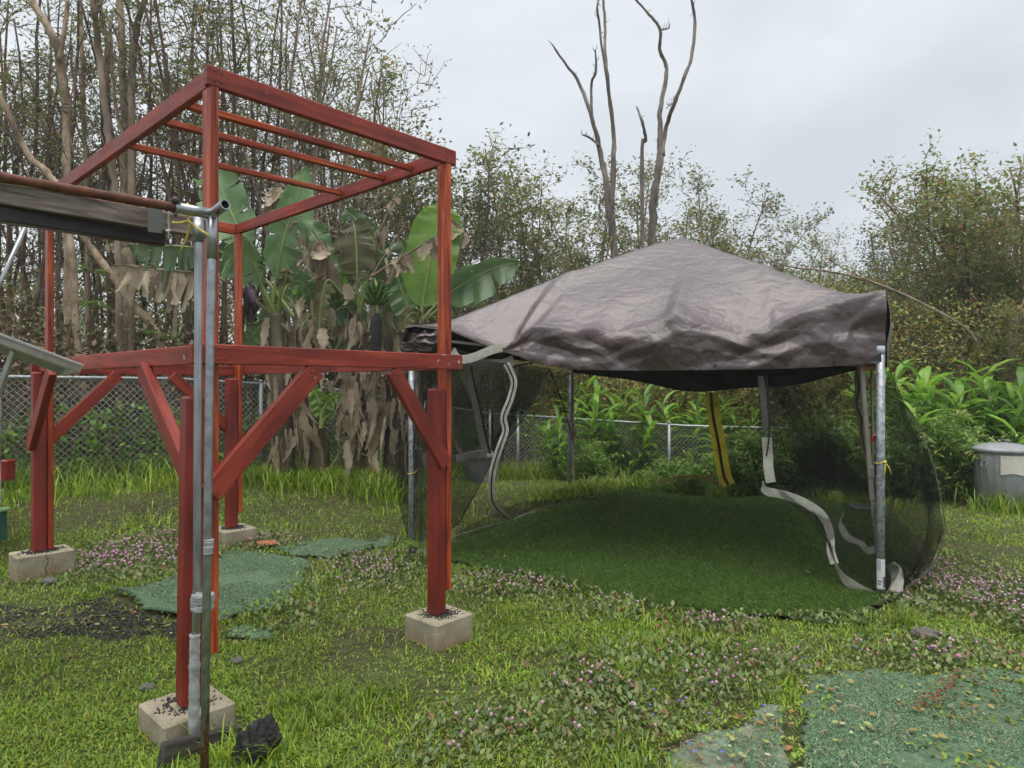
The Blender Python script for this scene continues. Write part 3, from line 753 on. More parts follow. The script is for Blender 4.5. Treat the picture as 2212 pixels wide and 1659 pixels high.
M_VAN = simple('white_vehicle_paint', [(.3, (.6, .6, .56)), (.7, (.7, .7, .66))], 3, .3, 0, coat=.5)
M_LAMP = simple('red_lamp_lens', [(.3, (.14, .004, .008)), (.7, (.3, .01, .016))], 20, .15, .2, .001, coat=1)
v0 = pt(-10, 1115, 5.1); vz = float(g(v0[0], v0[1]))
van = thing('parked_vehicle', 'white vehicle with a red tail lamp, cut off by the left edge', 'vehicle', (v0[0]-.6, v0[1]+.4, vz))
prof = []
for t in np.linspace(0, 1, 16):
    z = vz+.16+t*1.0; x = v0[0]-.03+.075*math.sin(math.pi*min(1, t*.95+.1))**.6-.25*max(0, t-.75)**1.4
    prof.append((x, z))
VY = [0, .08, .4, .75, .83]
Pg = np.array([[(x-(.1 if yy in (0, 4) else 0)-.8*VY[yy], v0[1]+VY[yy], z) for yy in range(5)] for x, z in prof])
bo = MB().grid(Pg); left = Pg.copy(); left[:, :, 0] = v0[0]-2.2; bo.grid(left, flip=True)
bo.grid(np.stack([left[:, 0], Pg[:, 0]], 1)); bo.grid(np.stack([left[:, -1], Pg[:, -1]], 1)); bo.grid(np.stack([left[-1], Pg[-1]], 0)); bo.grid(np.stack([left[0], Pg[0]], 0))
bo.build('body', M_VAN, van)
l0 = pt(10, 1017, 5.08)
MB().box(l0-[.012, -.05, 0], (.028, .05, .083), None, .012).build('tail_lamp', M_LAMP, van)
MB().lathe([(.1, -.09), (.24, -.09), (.27, -.05), (.27, .05), (.24, .09), (.1, .09)], (0, 0, 0), 24).build('wheel', M_RUBBER, None)
wh = bpy.data.objects['wheel']; wh.parent = van; wh.rotation_euler = (0, math.radians(90), 0); wh.location = (-.75, .3, .27)
M_GBOX = simple('green_plastic', [(.3, (.018, .09, .065)), (.7, (.03, .13, .095))], 8, .5, .1, .001)
M_GLID = simple('pale_green_plastic', [(.3, (.2, .36, .16)), (.7, (.27, .45, .21))], 8, .5, .1, .001)
k0 = gp(-22, 1172)
gb = thing('plastic_tub', 'dark green slotted plastic tub with a pale green lid, left edge', 'tub', k0)
w = .1; hh = (1172-1108)/FPX*k0[1]
MB().box((k0[0]-.03, k0[1]+.06, k0[2]+hh/2), (w-.008, .06, hh/2), None, .012).build('tub_body', M_GBOX, gb)
MB().box((k0[0]-.03, k0[1]+.06, k0[2]+hh+.012), (w+.008, .07, .014), None, .008).build('lid', M_GLID, gb)
for i in range(3): MB().box((k0[0]-.03+w-.025, k0[1]-.001, k0[2]+hh*(.35+.2*i)), (.012, .004, .016), None, .003).build('slot', M_RUBBER, gb)

# ------------------------------------------------------------------ plank and lava rock by the front block
M_PLANK = woodmat('rotten_black_plank', (.012, .011, .01), (.03, .027, .023), (.07, .062, .05), 22, .8)
a, b = gp(345, 1672), gp(520, 1590)
pk = timber('wooden_plank', a+[0, 0, .065], b+[0, 0, -.005], .035, .115, M_PLANK, None, bev=.006)
tag(pk, 'dark rotten plank on edge in front of the nearest block', 'plank')
def rock(name, c, r, seed, m, sub=3, sq=(1, 1, 1), jag=.35):
    import bmesh
    bm = bmesh.new(); bmesh.ops.create_icosphere(bm, subdivisions=sub, radius=1)
    for v in bm.verts:
        p = np.array(v.co); n = fbm(np.array(p[0]*1.6+3*p[2]), np.array(p[1]*1.6+seed-p[2]*1.2), seed, 4); n2 = fbm(np.array(p[0]*6+p[2]*5), np.array(p[1]*6-p[2]*4), seed+5, 2)
        v.co = Vector(p*np.array(sq)*r*(1+jag*(n-.5)*2+jag*.45*(n2-.5)))
    me = bpy.data.meshes.new(name); bm.to_mesh(me); bm.free(); me.materials.append(m)
    o = bpy.data.objects.new(name, me); o.location = tuple(c); COL.objects.link(o); return o
M_LAVA = simple('black_lava', [(.3, (.008, .008, .008)), (.55, (.022, .021, .02)), (.75, (.06, .058, .05))], 14, .75, 1.0, .02, 8, bscale=40)
p = gp(556, 1640); lv = rock('lava_rock', p+[0, 0, .06], .1, 5, M_LAVA, 4, (.78, .7, 1.18), .5)
lv.rotation_euler = (.1, .45, .3); tag(lv, 'porous black lava rock leaning against the dark plank', 'rock')
M_STONE = simple('grey_footing_stone', [(.3, (.07, .065, .055)), (.6, (.13, .12, .1)), (.8, (.19, .175, .15))], 9, .9, .8, .01, 7)
p = gp(1998, 1378); st = rock('footing_stone', p+[0, 0, .02], .075, 9, M_STONE, 3, (1.15, .8, .55), .25); tag(st, 'flat grey concrete lump among weeds in front of the right pole', 'stone')
M_TERRA = simple('terracotta', [(.3, (.25, .07, .035)), (.7, (.36, .12, .06))], 8, .85, .3, .004)
p = gp(575, 1182); tc = rock('terracotta_shard', p+[0, 0, .035], .07, 12, M_TERRA, 2, (1.5, .9, .35), .3); tag(tc, 'orange terracotta piece among pink flowers by the rear block', 'shard')
for (x, y, r, lab) in ((107,1262,.045,'small brown stone in the cinder patch below the left block'),(318,1490,.03,'small reddish stone in the grass left of the front block'),(512,1432,.03,'small brown stone in the lawn right of the red front post')):
    p = gp(x, y); s = rock('stone', p+[0, 0, r*.5], r, int(x), M_STONE, 2, (1.3, 1, .6), .4); tag(s, lab, 'stone')
# ------------------------------------------------------------------ the canopy tent
FL = np.array([-.905, 5.99]); FR = np.array([2.77, 4.97]); BL = np.array([.80, 9.1]); BR = np.array([4.47, 8.07])
def bil(s, t):
    """tent plan: s, t in -1..1, s to the right, t to the back"""
    u = (np.asarray(s)+1)/2; v = (np.asarray(t)+1)/2
    return (FL[:, None]*((1-u)*(1-v)).ravel()+FR[:, None]*(u*(1-v)).ravel()+BL[:, None]*((1-u)*v).ravel()+BR[:, None]*(u*v).ravel()).T.reshape(*np.shape(u), 2)
def tarp_mat():
    m, N, L, P = nodes('wet_brown_tarp')
    v = coords(N, L)
    n1 = noise(N, L, 2.2, 5, .6, v); r1 = ramp(N, [(.3, (.046, .026, .027)), (.7, (.072, .045, .047))]); L.new(n1.outputs['Fac'], r1.inputs['Fac'])
    vo = N.new('ShaderNodeTexVoronoi'); vo.inputs['Scale'].default_value = 34; vo.inputs['Randomness'].default_value = 1; L.new(v, vo.inputs['Vector'])
    r2 = ramp(N, [(.05, (.45, .45, .45)), (.13, (1, 1, 1))]); L.new(vo.outputs['Distance'], r2.inputs['Fac'])     # standing drops
    mu = N.new('ShaderNodeMix'); mu.data_type = 'RGBA'; mu.blend_type = 'MULTIPLY'; mu.inputs['Factor'].default_value = .8
    L.new(r1.outputs['Color'], mu.inputs['A']); L.new(r2.outputs['Color'], mu.inputs['B']); L.new(mu.outputs['Result'], P.inputs['Base Color'])
    P.inputs['Roughness'].default_value = .4; P.inputs['Specular IOR Level'].default_value = .7; P.inputs['IOR'].default_value = 1.5
    P.inputs['Coat Weight'].default_value = .3; P.inputs['Coat Roughness'].default_value = .34
    n2 = N.new('ShaderNodeTexNoise'); n2.noise_type = 'RIDGED_MULTIFRACTAL'; n2.inputs['Scale'].default_value = 4.5; n2.inputs['Detail'].default_value = 5
    n2.inputs['Roughness'].default_value = .55; L.new(v, n2.inputs['Vector'])
    wv = noise(N, L, 160, 2, .6, v); ad = N.new('ShaderNodeMath'); ad.operation = 'MULTIPLY_ADD'; ad.inputs[1].default_value = .12
    L.new(wv.outputs['Fac'], ad.inputs[0]); L.new(n2.outputs['Fac'], ad.inputs[2])
    dw = noise(N, L, 3, 2, .5, v); mxv = N.new('ShaderNodeMix'); mxv.data_type = 'VECTOR'; mxv.inputs['Factor'].default_value = .12; L.new(v, mxv.inputs['A']); L.new(dw.outputs['Color'], mxv.inputs['B'])
    hs = []
    for sc_, am in ((5., .85), (11., .42), (24., .16)):
        ve = N.new('ShaderNodeTexVoronoi'); ve.feature = 'DISTANCE_TO_EDGE'; ve.inputs['Scale'].default_value = sc_; L.new(mxv.outputs['Result'], ve.inputs['Vector'])
        mm = N.new('ShaderNodeMath'); mm.operation = 'MULTIPLY'; mm.inputs[1].default_value = am; L.new(ve.outputs['Distance'], mm.inputs[0]); hs.append(mm.outputs[0])
    a1 = N.new('ShaderNodeMath'); L.new(hs[0], a1.inputs[0]); L.new(hs[1], a1.inputs[1]); a2 = N.new('ShaderNodeMath'); L.new(a1.outputs[0], a2.inputs[0]); L.new(hs[2], a2.inputs[1])
    a3 = N.new('ShaderNodeMath'); a3.operation = 'MULTIPLY_ADD'; a3.inputs[1].default_value = .12; L.new(ad.outputs[0], a3.inputs[0]); L.new(a2.outputs[0], a3.inputs[2])
    bump(N, L, P, a3.outputs[0], .42, .05)
    return m
M_TARP = tarp_mat()
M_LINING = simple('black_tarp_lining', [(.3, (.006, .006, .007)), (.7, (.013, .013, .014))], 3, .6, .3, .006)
M_LEG = simple('beige_tent_leg', [(.3, (.22, .205, .175)), (.7, (.31, .29, .25))], 8, .45, .1, .001)
def strip_mat(name, c0, c1, c2, tr=.0):
    m, N, L, P = nodes(name)
    v = coords(N, L); n1 = noise(N, L, 9, 6, .7, v, .3); r1 = ramp(N, [(.3, c0), (.5, c1), (.7, c2)]); L.new(n1.outputs['Fac'], r1.inputs['Fac'])
    L.new(r1.outputs['Color'], P.inputs['Base Color']); P.inputs['Roughness'].default_value = .8
    n2 = noise(N, L, 40, 3, .6, v); bump(N, L, P, n2.outputs['Fac'], .4, .004)
    if tr:
        t = N.new('ShaderNodeBsdfTranslucent'); L.new(r1.outputs['Color'], t.inputs['Color']); mx = N.new('ShaderNodeMixShader'); mx.inputs['Fac'].default_value = tr
        L.new(P.outputs['BSDF'], mx.inputs[1]); L.new(t.outputs['BSDF'], mx.inputs[2]); L.new(mx.outputs['Shader'], N['Material Output'].inputs['Surface'])
    return m
M_STRIP = strip_mat('white_webbing', (.34, .33, .26), (.56, .55, .48), (.66, .66, .6), .3)
M_STRIPY = strip_mat('yellowed_webbing', (.7, .52, .06), (.95, .82, .12), (.95, .9, .35), .8)
M_ZIP = simple('black_zip', [(.3, (.006, .006, .006)), (.7, (.012, .012, .012))], 20, .6, 0)
def net_mat(lo=.32, hi=.5, name='black_insect_netting'):
    m, N, L, P = nodes(name)
    P.inputs['Base Color'].default_value = (.012, .013, .012, 1); P.inputs['Roughness'].default_value = 1.; P.inputs['Specular IOR Level'].default_value = .0
    t = N.new('ShaderNodeBsdfTransparent'); mx = N.new('ShaderNodeMixShader')
    n1 = noise(N, L, 3.5, 3, .5, coords(N, L)); mr = N.new('ShaderNodeMapRange'); mr.inputs['From Min'].default_value = .3; mr.inputs['From Max'].default_value = .7
    mr.inputs['To Min'].default_value = lo; mr.inputs['To Max'].default_value = hi; L.new(n1.outputs['Fac'], mr.inputs['Value'])
    L.new(mr.outputs['Result'], mx.inputs['Fac'])
    L.new(t.outputs['BSDF'], mx.inputs[1]); L.new(P.outputs['BSDF'], mx.inputs[2]); L.new(mx.outputs['Shader'], N['Material Output'].inputs['Surface'])
    return m
M_NET = net_mat()
M_NET2 = net_mat(.5, .66, 'dense_insect_netting')
tent = thing('canopy_tent', 'pop-up canopy tent with a wet brown tarp roof and black mesh walls', 'tent', (*bil(np.array(0.), np.array(0.)), .03))

# fold line and hem of the front drape, measured along the front edge
def along_front(pts_):
    out = []
    a = np.array([*FL]); d = FR-FL
    for px, py in pts_:
        k = (px-CX)/FPX; u = (k*a[1]-a[0])/(d[0]-k*d[1]); Y = a[1]+d[1]*u
        out.append((u*2-1, CAMH-(py-CY)/FPX*Y))
    return np.array(out)
fold = along_front([(880,706),(905,702),(945,707),(985,712),(1020,726),(1060,742),(1100,752),(1119,736),(1140,714),(1157,703),(1200,706),(1250,713),(1290,708),(1330,721),(1400,706),(1440,690),(1470,680),(1495,688),(1520,702),(1560,713),(1600,723),(1660,712),(1700,690),(1760,668),(1830,648),(1893,629)])
hem = along_front([(880,712),(905,707),(945,712),(985,718),(1020,733),(1060,751),(1100,763),(1125,770),(1160,784),(1200,792),(1250,799),(1300,800),(1400,801),(1500,800),(1600,799),(1700,797),(1800,792),(1893,786)])
def crumple(u, v, seed, n=7, f0=.55, gain=.62, lac=1.55):
    """flat facets meeting in sharp creases, like a handled tarpaulin"""
    r_ = np.random.default_rng(seed); out = np.zeros(np.broadcast(u, v).shape); amp = 1.; f = f0; tot = 0
    for k in range(n):
        a = r_.uniform(0, math.pi); w = fbm(u*.7*f+k*3.1, v*.7*f+k*5.7, seed+k, 2)
        ph = (u*math.cos(a)+v*math.sin(a))*f+1.6*w+r_.random()*9; t = np.abs((ph % 1.)*2-1)
        out += amp*t; tot += amp
        if k % 2: amp *= gain; f *= lac
    return out/tot
PEAK = 3.15
ns, ntt = 241, 161
S, Tt = np.meshgrid(np.linspace(-1.015, 1.015, ns), np.linspace(-1.03, 1.03, ntt))
W = bil(S, Tt)
r = np.sqrt(np.maximum(abs(S), abs(Tt))**2*.94+.06*(S**2+Tt**2)/2+.0012)
fz_ = np.interp(S, fold[:, 0], fold[:, 1])
eave = 2.13+.12*(S+1)/2
Z = eave+(PEAK-eave)*np.clip(1.01-r, 0, 1.02)**1.06
hip = np.exp(-((abs(S)-abs(Tt))/.16)**2)
Z -= .05*np.sin(np.pi*np.clip(r, 0, 1))*(1-.9*hip)
front = np.exp(-((Tt+1)/.17).clip(0)**1.3)
Z = Z*(1-front)+fz_*front + 0*Z
Z = np.where(Tt < -.99, fz_, Z)
rg = np.random.default_rng(3)
Z += (crumple(S*2.4, Tt*2.0, 8, 9, .9)-.5)*.03*np.clip(r*1.1, .12, 1)*(1-.3*front)
for s0, s1, am in ((-.5, -.42, .06), (.2, .1, .05), (.62, .4, .03)):
    sl_ = s0+(s1-s0)*(Tt+1); Z += am*np.clip(1-abs(S-sl_)/.05, 0, 1)*np.clip(1-(Tt+1)/.8, 0, 1)*np.clip((Tt+1.0)/.1, .3, 1)
# diagonal pull creases running to the right corner
cr = (S-1)*.8+(Tt+1)*-.9
Z += .014*np.sin(26*((S-1)*.55+(Tt+1)*.9))*np.exp(-((S-1)**2+(Tt+1)**2)/.18)
roofP = np.concatenate([W, Z[..., None]], -1)
rim_f, rim_b, rim_l, rim_r = roofP[0], roofP[-1], roofP[:, 0], roofP[:, -1]
nf = np.array([-.268, -.963]); 
def drape(rim, hemz, out, seed, rows=26, crump=1.0):
    """hanging edge of the tarp: from the rim down to the hem, creased and swelling"""
    m = len(rim); P = np.zeros((rows, m, 3)); u = np.linspace(0, m/45., m)
    for i in range(rows):
        v = i/(rows-1)
        z = rim[:, 2]*(1-v)+hemz*v
        off = (.03*math.sin(v*math.pi*.9)**.7+.01*v)*crump
        off = off+crump*.2*(crumple(u*1.2, np.full(m, v*1.1+seed), seed)-.5)*np.sin(min(1, v*1.7)*math.pi/2)*min(1, (1-v)*2.2+.4)
        P[i, :, 0] = rim[:, 0]+out[0]*off; P[i, :, 1] = rim[:, 1]+out[1]*off; P[i, :, 2] = z
    return P
hz = np.interp(S[0], hem[:, 0], hem[:, 1])
sub = np.linspace(0, ns-1, 361); rimF = np.stack([np.interp(sub, np.arange(ns), rim_f[:, k]) for k in range(3)], 1); hzF = np.interp(sub, np.arange(ns), hz)
dF = drape(rimF, np.minimum(hzF, rimF[:, 2]-.012), nf, 5, 44)
short = np.clip((rimF[:, 2]-hzF)/.25, .05, 1)
dF[:, :, :2] = rimF[None, :, :2]+(dF[:, :, :2]-rimF[None, :, :2])*short[None, :, None]
cx_ = np.linspace(-1, 1, ns)
dB = drape(rim_b, 1.74-.25*np.clip(1-(cx_-.0)**2*1.15, 0, 1)**1.5+.02*np.sin(cx_*9), -nf, 6, 12, .5)
sl = np.array([-.877, .48])
dL = drape(rim_l[::-1], np.full(ntt, 1.86)+.1*np.exp(-((np.linspace(1, -1, ntt)+1)/.3)**2), sl, 7, 12, .6)
dR = drape(rim_r, np.full(ntt, 1.72), -sl, 8, 14, .7)
tarp = MB().grid(roofP).grid(dF[::-1]).grid(dB).grid(dL[::-1]).grid(dR[::-1])
tarp.build('tarp_roof', M_TARP, tent)
off = np.array([0, 0, .014])
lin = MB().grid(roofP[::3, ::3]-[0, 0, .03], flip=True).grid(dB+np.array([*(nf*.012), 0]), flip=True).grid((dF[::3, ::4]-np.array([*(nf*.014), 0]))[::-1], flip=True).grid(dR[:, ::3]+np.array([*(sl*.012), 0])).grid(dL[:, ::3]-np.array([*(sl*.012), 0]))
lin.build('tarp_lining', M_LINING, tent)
# loose flap of tarp round the front left leg
fp = np.array([[(897,703),(925,706),(950,709),(985,714)],[(872,722),(908,722),(940,724),(975,728)],[(861,742),(890,738),(935,742),(966,744)],[(866,760),(895,757),(930,760),(950,757)],[(880,768),(905,768),(925,768),(940,764)]], float)
fd = np.array([[6.02,5.95,5.93,5.95],[6.05,5.88,5.85,5.93],[6.1,5.86,5.84,5.95],[6.08,5.88,5.9,6.0],[6.05,5.95,5.95,6.02]])
def refine(P, k):
    """bilinear refinement of a small control grid (n, m, 3)"""
    a, b = P.shape[:2]; ii = np.linspace(0, a-1, (a-1)*k+1); jj = np.linspace(0, b-1, (b-1)*k+1)
    Q = np.stack([np.stack([np.interp(ii, np.arange(a), P[:, j, c]) for j in range(b)], 1) for c in range(P.shape[2])], -1)
    return np.stack([np.stack([np.interp(jj, np.arange(b), Q[i, :, c]) for i in range(len(ii))], 0) for c in range(P.shape[2])], -1)
FP = np.array([[pt(*fp[i, j], fd[i, j]) for j in range(4)] for i in range(5)]); FP = refine(FP, 8)
a, b = np.meshgrid(np.arange(FP.shape[0])/8., np.arange(FP.shape[1])/8., indexing='ij')
FP[:, :, 1] += (fbm(a*2, b*2, 4, 4, True)-.5)*.12; FP[:, :, 2] += (fbm(a*2+9, b*2, 5, 3)-.5)*.03
MB().grid(FP).build('tarp_flap', M_TARP, tent)
# grommets and corner patch on the hem
M_EYE = simple('dark_grommet', [(.3, (.015, .015, .015)), (.7, (.04, .04, .04))], 20, .4, 0, metal=.5)
for px, py in ((1393, 790), (1547, 790), (1700, 788), (1800, 784)):
    f_ = along_front([(px, py)])[0]; w_ = bil(np.array(f_[0]), np.array(-1.03)); p = np.array([w_[0]+nf[0]*.035, w_[1]+nf[1]*.035, f_[1]])
    tt = np.linspace(0, 2*math.pi, 13); ring = [p+np.array([.963*.009*math.cos(t), -.268*.009*math.cos(t), .009*math.sin(t)]) for t in tt]
    MB().tube(ring, .0035, 6, False).build('grommet', M_EYE, tent)
cpt = [pt(1872, 781, 4.93), pt(1899, 762, 4.9), pt(1901, 781, 4.9), pt(1893, 787, 4.9)]
MB().add([c+[nf[0]*.05, nf[1]*.05, 0] for c in cpt], [(0, 3, 2, 1)]).build('corner_patch', M_RUBBER, tent)
# hub, trusses and legs of the pop-up frame
hub = np.array([*bil(np.array(0.), np.array(0.)), PEAK-.06])
for nm, P, zt in (('FL', FL, 1.86), ('FR', FR, 1.83), ('BL', BL, 1.85), ('BR', BR, 1.85)):
    c = hub[:2]; inn = (c-P)/np.linalg.norm(c-P); q = P+inn*.09; z0 = float(g(*q))
    if nm == 'FR': q = P+np.array([-.045, .06])
    if nm == 'FL': q = P+np.array([.075, .09])
    foot = np.array([q[0], q[1], z0]); top = np.array([q[0]+(-.02 if nm != 'FR' else -.09), q[1], zt])
    if nm == 'FR': foot = foot+[.075, 0, 0]
    lg = MB().beam(foot+[0, 0, .0], foot*.45+top*.55, .022, .022, (1, 0, 0), .003).build('leg', M_LEG, tent)
    MB().beam(foot*.62+top*.38, top+[0, 0, .15], .03, .03, (1, 0, 0), .004).build('leg', M_LEG, tent)
    mid = foot*.5+top*.5
    MB().box(mid+[0, -.02, .0], (.02, .012, .04), None, .004).build('leg_latch', M_LEG, tent)
    MB().box(foot+[0, 0, .005], (.045, .045, .006), None, .003).build('foot_plate', M_LEG, tent)
    MB().beam(top+[0, 0, .1], hub+[0, 0, -.1], .024, .024, (0, 0, 1), .003).build('roof_pole', M_LEG, tent)
for a_, b_ in ((FL, FR), (BL, BR), (FL, BL), (FR, BR)):
    for k in range(2):
        for flip in (0, 1):
            u0, u1 = k*.5+.02, k*.5+.48; z0, z1 = (1.93, 1.72) if flip else (1.72, 1.93)
            p0 = a_*(1-u0)+b_*u0; p1 = a_*(1-u1)+b_*u1; c = (hub[:2]-p0)*.02
            MB().beam((*(p0+c), z0+.06), (*(p1+c), z1+.06), .014, .024, (0, 0, 1), .002).build('truss_bar', M_LEG, tent)
for P, dx in ((BL, .0),):
    p = pt(1240, 938, 9.02); MB().box(p, (.025, .02, .03), None, .005).build('height_clip', M_LAMP, tent)
p = pt(1889, 947, 5.0); MB().box(p, (.02, .014, .026), None, .004).build('height_clip', M_LAMP, tent)
# corner brackets at the top of the front right leg
MB().box(pt(1872, 795, 5.05), (.06, .04, .025), None, .012).build('corner_bracket', simple('faded_orange_plastic', [(.3, (.25, .1, .06)), (.7, (.38, .17, .11))], 12, .6, .1), tent)

# ---- mesh walls and their webbing
def panel(rows, name='mesh_wall', k=6, wob=.05, seed=1, m=None):
    """rows of (px, py, distance) from top to bottom, refined and rippled"""
    P = np.array([[pt(*q) for q in r_] for r_ in rows]); P = refine(P, k)
    a, b = np.meshgrid(np.arange(P.shape[0])/k, np.arange(P.shape[1])/k, indexing='ij')
    ed = np.sin(np.clip(a/a.max(), 0, 1)*math.pi)**.5
    P[:, :, 1] += (fbm(b*3.1+seed, a*.7, seed, 3)-.5)*wob*2*ed; P[:, :, 0] += (fbm(b*3.1+seed+7, a*.7, seed+2, 3)-.5)*wob*ed
    return MB().grid(P).build(name, m or M_NET, tent)
# left front curtain, swollen round the pole; its free edge runs from the eave down to the pole foot
panel([[(872,770,6.0),(930,768,5.95),(1000,772,5.8),(1095,785,5.75),(1190,796,5.66)],
       [(862,900,6.05),(925,900,5.85),(985,895,5.7),(1060,890,5.66),(1140,890,5.66)],
       [(856,1000,6.1),(920,1000,5.85),(970,995,5.72),(1020,985,5.72),(1075,975,5.72)],
       [(858,1080,6.1),(910,1085,5.85),(960,1080,5.75),(1000,1065,5.75),(1035,1050,5.75)],
       [(880,1165,6.05),(905,1170,5.95),(930,1165,5.9),(965,1150,5.85),(988,1135,5.85)]], seed=3, wob=.06, m=M_NET2)
# doubled layer hanging inside it
panel([[(905,775,6.1),(950,775,6.1),(985,790,6.1)],[(900,880,6.12),(960,880,6.1),(1022,880,6.1)],[(900,978,6.15),(970,980,6.12),(1035,985,6.1)]], seed=5, wob=.03)
# left side wall, half its height fallen towards the back
panel([[(1120,792,6.6),(1160,800,7.4),(1205,803,8.3),(1236,806,9.0)],[(1105,900,6.5),(1130,850,7.3),(1190,830,8.3),(1238,880,9.0)],[(1080,1020,6.3),(1060,960,6.7),(1180,850,8.3),(1240,960,9.0)]], seed=7, wob=.05)
# mesh lying along the turf edge
panel([[(985,1150,5.9),(1060,1112,6.4),(1120,1085,7.0),(1200,1078,7.6),(1300,1064,8.3)],[(985,1168,5.9),(1065,1140,6.3),(1125,1112,6.8),(1205,1092,7.4),(1300,1072,8.2)]], seed=8, wob=.02)
# right front curtain, drawn to the right pole
panel([[(1640,806,5.25),(1700,806,5.2),(1780,806,5.15),(1850,806,5.1),(1898,806,5.05)],
       [(1641,900,5.25),(1710,915,5.3),(1785,925,5.2),(1850,930,5.15),(1900,930,5.05)],
       [(1646,985,5.3),(1725,1000,5.35),(1800,1010,5.2),(1860,1020,5.15),(1902,1040,5.0)],
       [(1650,1045,5.3),(1730,1068,5.3),(1790,1110,5.2),(1850,1140,5.1),(1902,1150,4.98)],
       [(1740,1110,5.2),(1785,1145,5.15),(1800,1215,5.1),(1855,1250,5.05),(1902,1260,4.97)],
       [(1800,1180,5.1),(1802,1215,5.1),(1830,1255,5.05),(1865,1280,5.0),(1900,1292,4.96)]], seed=9, wob=.07)
# gathered dark folds of the same curtain
panel([[(1650,812,5.4),(1668,812,5.35),(1690,812,5.4),(1715,812,5.35)],[(1672,900,5.45),(1700,900,5.4),(1730,905,5.45),(1765,905,5.4)],[(1720,985,5.45),(1750,985,5.4),(1790,990,5.45),(1830,990,5.4)],[(1790,1060,5.45),(1820,1060,5.4),(1850,1070,5.45),(1885,1075,5.4)]], seed=11, wob=.06)
panel([[(1640,812,5.3),(1660,812,5.5),(1676,812,5.45)],[(1660,930,5.5),(1700,930,5.5),(1760,935,5.45)],[(1740,1030,5.5),(1790,1040,5.5),(1850,1045,5.45)]], seed=12, wob=.06)
panel([[(1660,812,5.6),(1700,812,5.55),(1740,812,5.6)],[(1690,900,5.6),(1740,905,5.55),(1800,910,5.6)],[(1760,1000,5.6),(1810,1005,5.55),(1865,1015,5.6)],[(1830,1075,5.6),(1860,1085,5.55),(1892,1095,5.6)]], seed=22, wob=.06)
panel([[(1815,1060,5.3),(1850,1065,5.25),(1893,1070,5.2)],[(1822,1110,5.25),(1850,1120,5.2),(1893,1125,5.15)],[(1818,1130,5.25),(1850,1165,5.2),(1893,1180,5.1)]], seed=23, wob=.05)
# right side wall, blown out round the pole
panel([[(1906,800,5.0),(1915,800,5.3),(1922,802,5.9),(1925,806,6.6)],
       [(1908,880,4.95),(1935,878,5.2),(1960,880,5.6),(1945,882,6.4)],
       [(1908,980,4.92),(1955,978,5.1),(2008,980,5.5),(1975,982,6.2)],
       [(1908,1080,4.92),(1965,1080,5.05),(2032,1080,5.4),(1995,1080,6.0)],
       [(1908,1150,4.92),(1970,1150,5.0),(2040,1150,5.3),(2005,1140,5.9)],
       [(1910,1220,4.93),(1960,1225,5.0),(2012,1222,5.2),(1990,1190,5.7)],
       [(1912,1280,4.95),(1930,1284,4.98),(1948,1276,5.05),(1965,1245,5.5)]], seed=13, wob=.06, k=8)
panel([[(1908,830,5.1),(1925,830,5.4),(1935,835,5.9)],[(1915,950,5.05),(1965,960,5.3),(1985,960,5.8)],[(1918,1080,5.0),(1990,1080,5.2),(2020,1080,5.6)],[(1915,1190,5.0),(1980,1195,5.15),(2010,1190,5.4)],[(1915,1270,4.98),(1940,1265,5.05),(1960,1255,5.2)]], seed=24, wob=.08)
# back wall hanging beside the yellow seam
panel([[(1545,845,8.45),(1600,842,8.4),(1650,838,8.35)],[(1560,940,8.4),(1620,940,8.35),(1690,940,8.3)],[(1572,1040,8.35),(1640,1045,8.3),(1720,1050,8.2)]], seed=15, wob=.05)
# shreds of mesh below the tarp
panel([[(1820,803,5.3),(1850,803,5.25),(1872,803,5.25)],[(1790,845,5.4),(1815,838,5.35),(1845,830,5.3)],[(1782,868,5.45),(1795,862,5.4),(1806,856,5.35)]], 'mesh_shred', seed=16, wob=.02)
panel([[(1470,806,7.4),(1500,806,7.4),(1560,806,7.4)],[(1490,822,7.4),(1530,832,7.4),(1575,830,7.4)],[(1530,834,7.4),(1560,845,7.4),(1590,860,7.4)]], 'mesh_shred', seed=17, wob=.02)

def ribbon(pts_, w, name, m, twist=None, k=5, lift=0, side=None):
    """flat webbing along (px, py, distance) points, w metres wide"""
    P = np.array([pt(*q) for q in pts_]); n = len(P); ii = np.linspace(0, n-1, (n-1)*k+1)
    # Catmull-Rom
    Q = []
    for t in ii:
        i = min(int(t), n-2); f = t-i; p0, p1, p2, p3 = P[max(i-1, 0)], P[i], P[i+1], P[min(i+2, n-1)]
        Q.append(.5*((2*p1)+(-p0+p2)*f+(2*p0-5*p1+4*p2-p3)*f*f+(-p0+3*p1-3*p2+p3)*f**3))
    Q = np.array(Q); tn = unit(np.gradient(Q, axis=0))
    sd = np.array([1., -.2, 0]) if side is None else np.asarray(side, float)
    s_ = unit(sd-tn*(tn@sd)[:, None]); nn_ = np.cross(tn, s_)
    if twist is not None:
        a = np.interp(ii, np.linspace(0, n-1, len(twist)), np.radians(twist))[:, None]; s_ = s_*np.cos(a)+nn_*np.sin(a); nn_ = np.cross(tn, s_)
    Q = Q+nn_*lift
    G = np.stack([Q-s_*w/2, Q+nn_*.003, Q+s_*w/2], 1)
    if name == 'zip': return MB().grid(G-nn_[:, None]*(lift-.011)).grid(G-nn_[:, None]*(lift+.011)).build(name, m, tent)
    return MB().grid(G).grid(G+nn_[:, None]*.003, flip=True).build(name, m, tent)
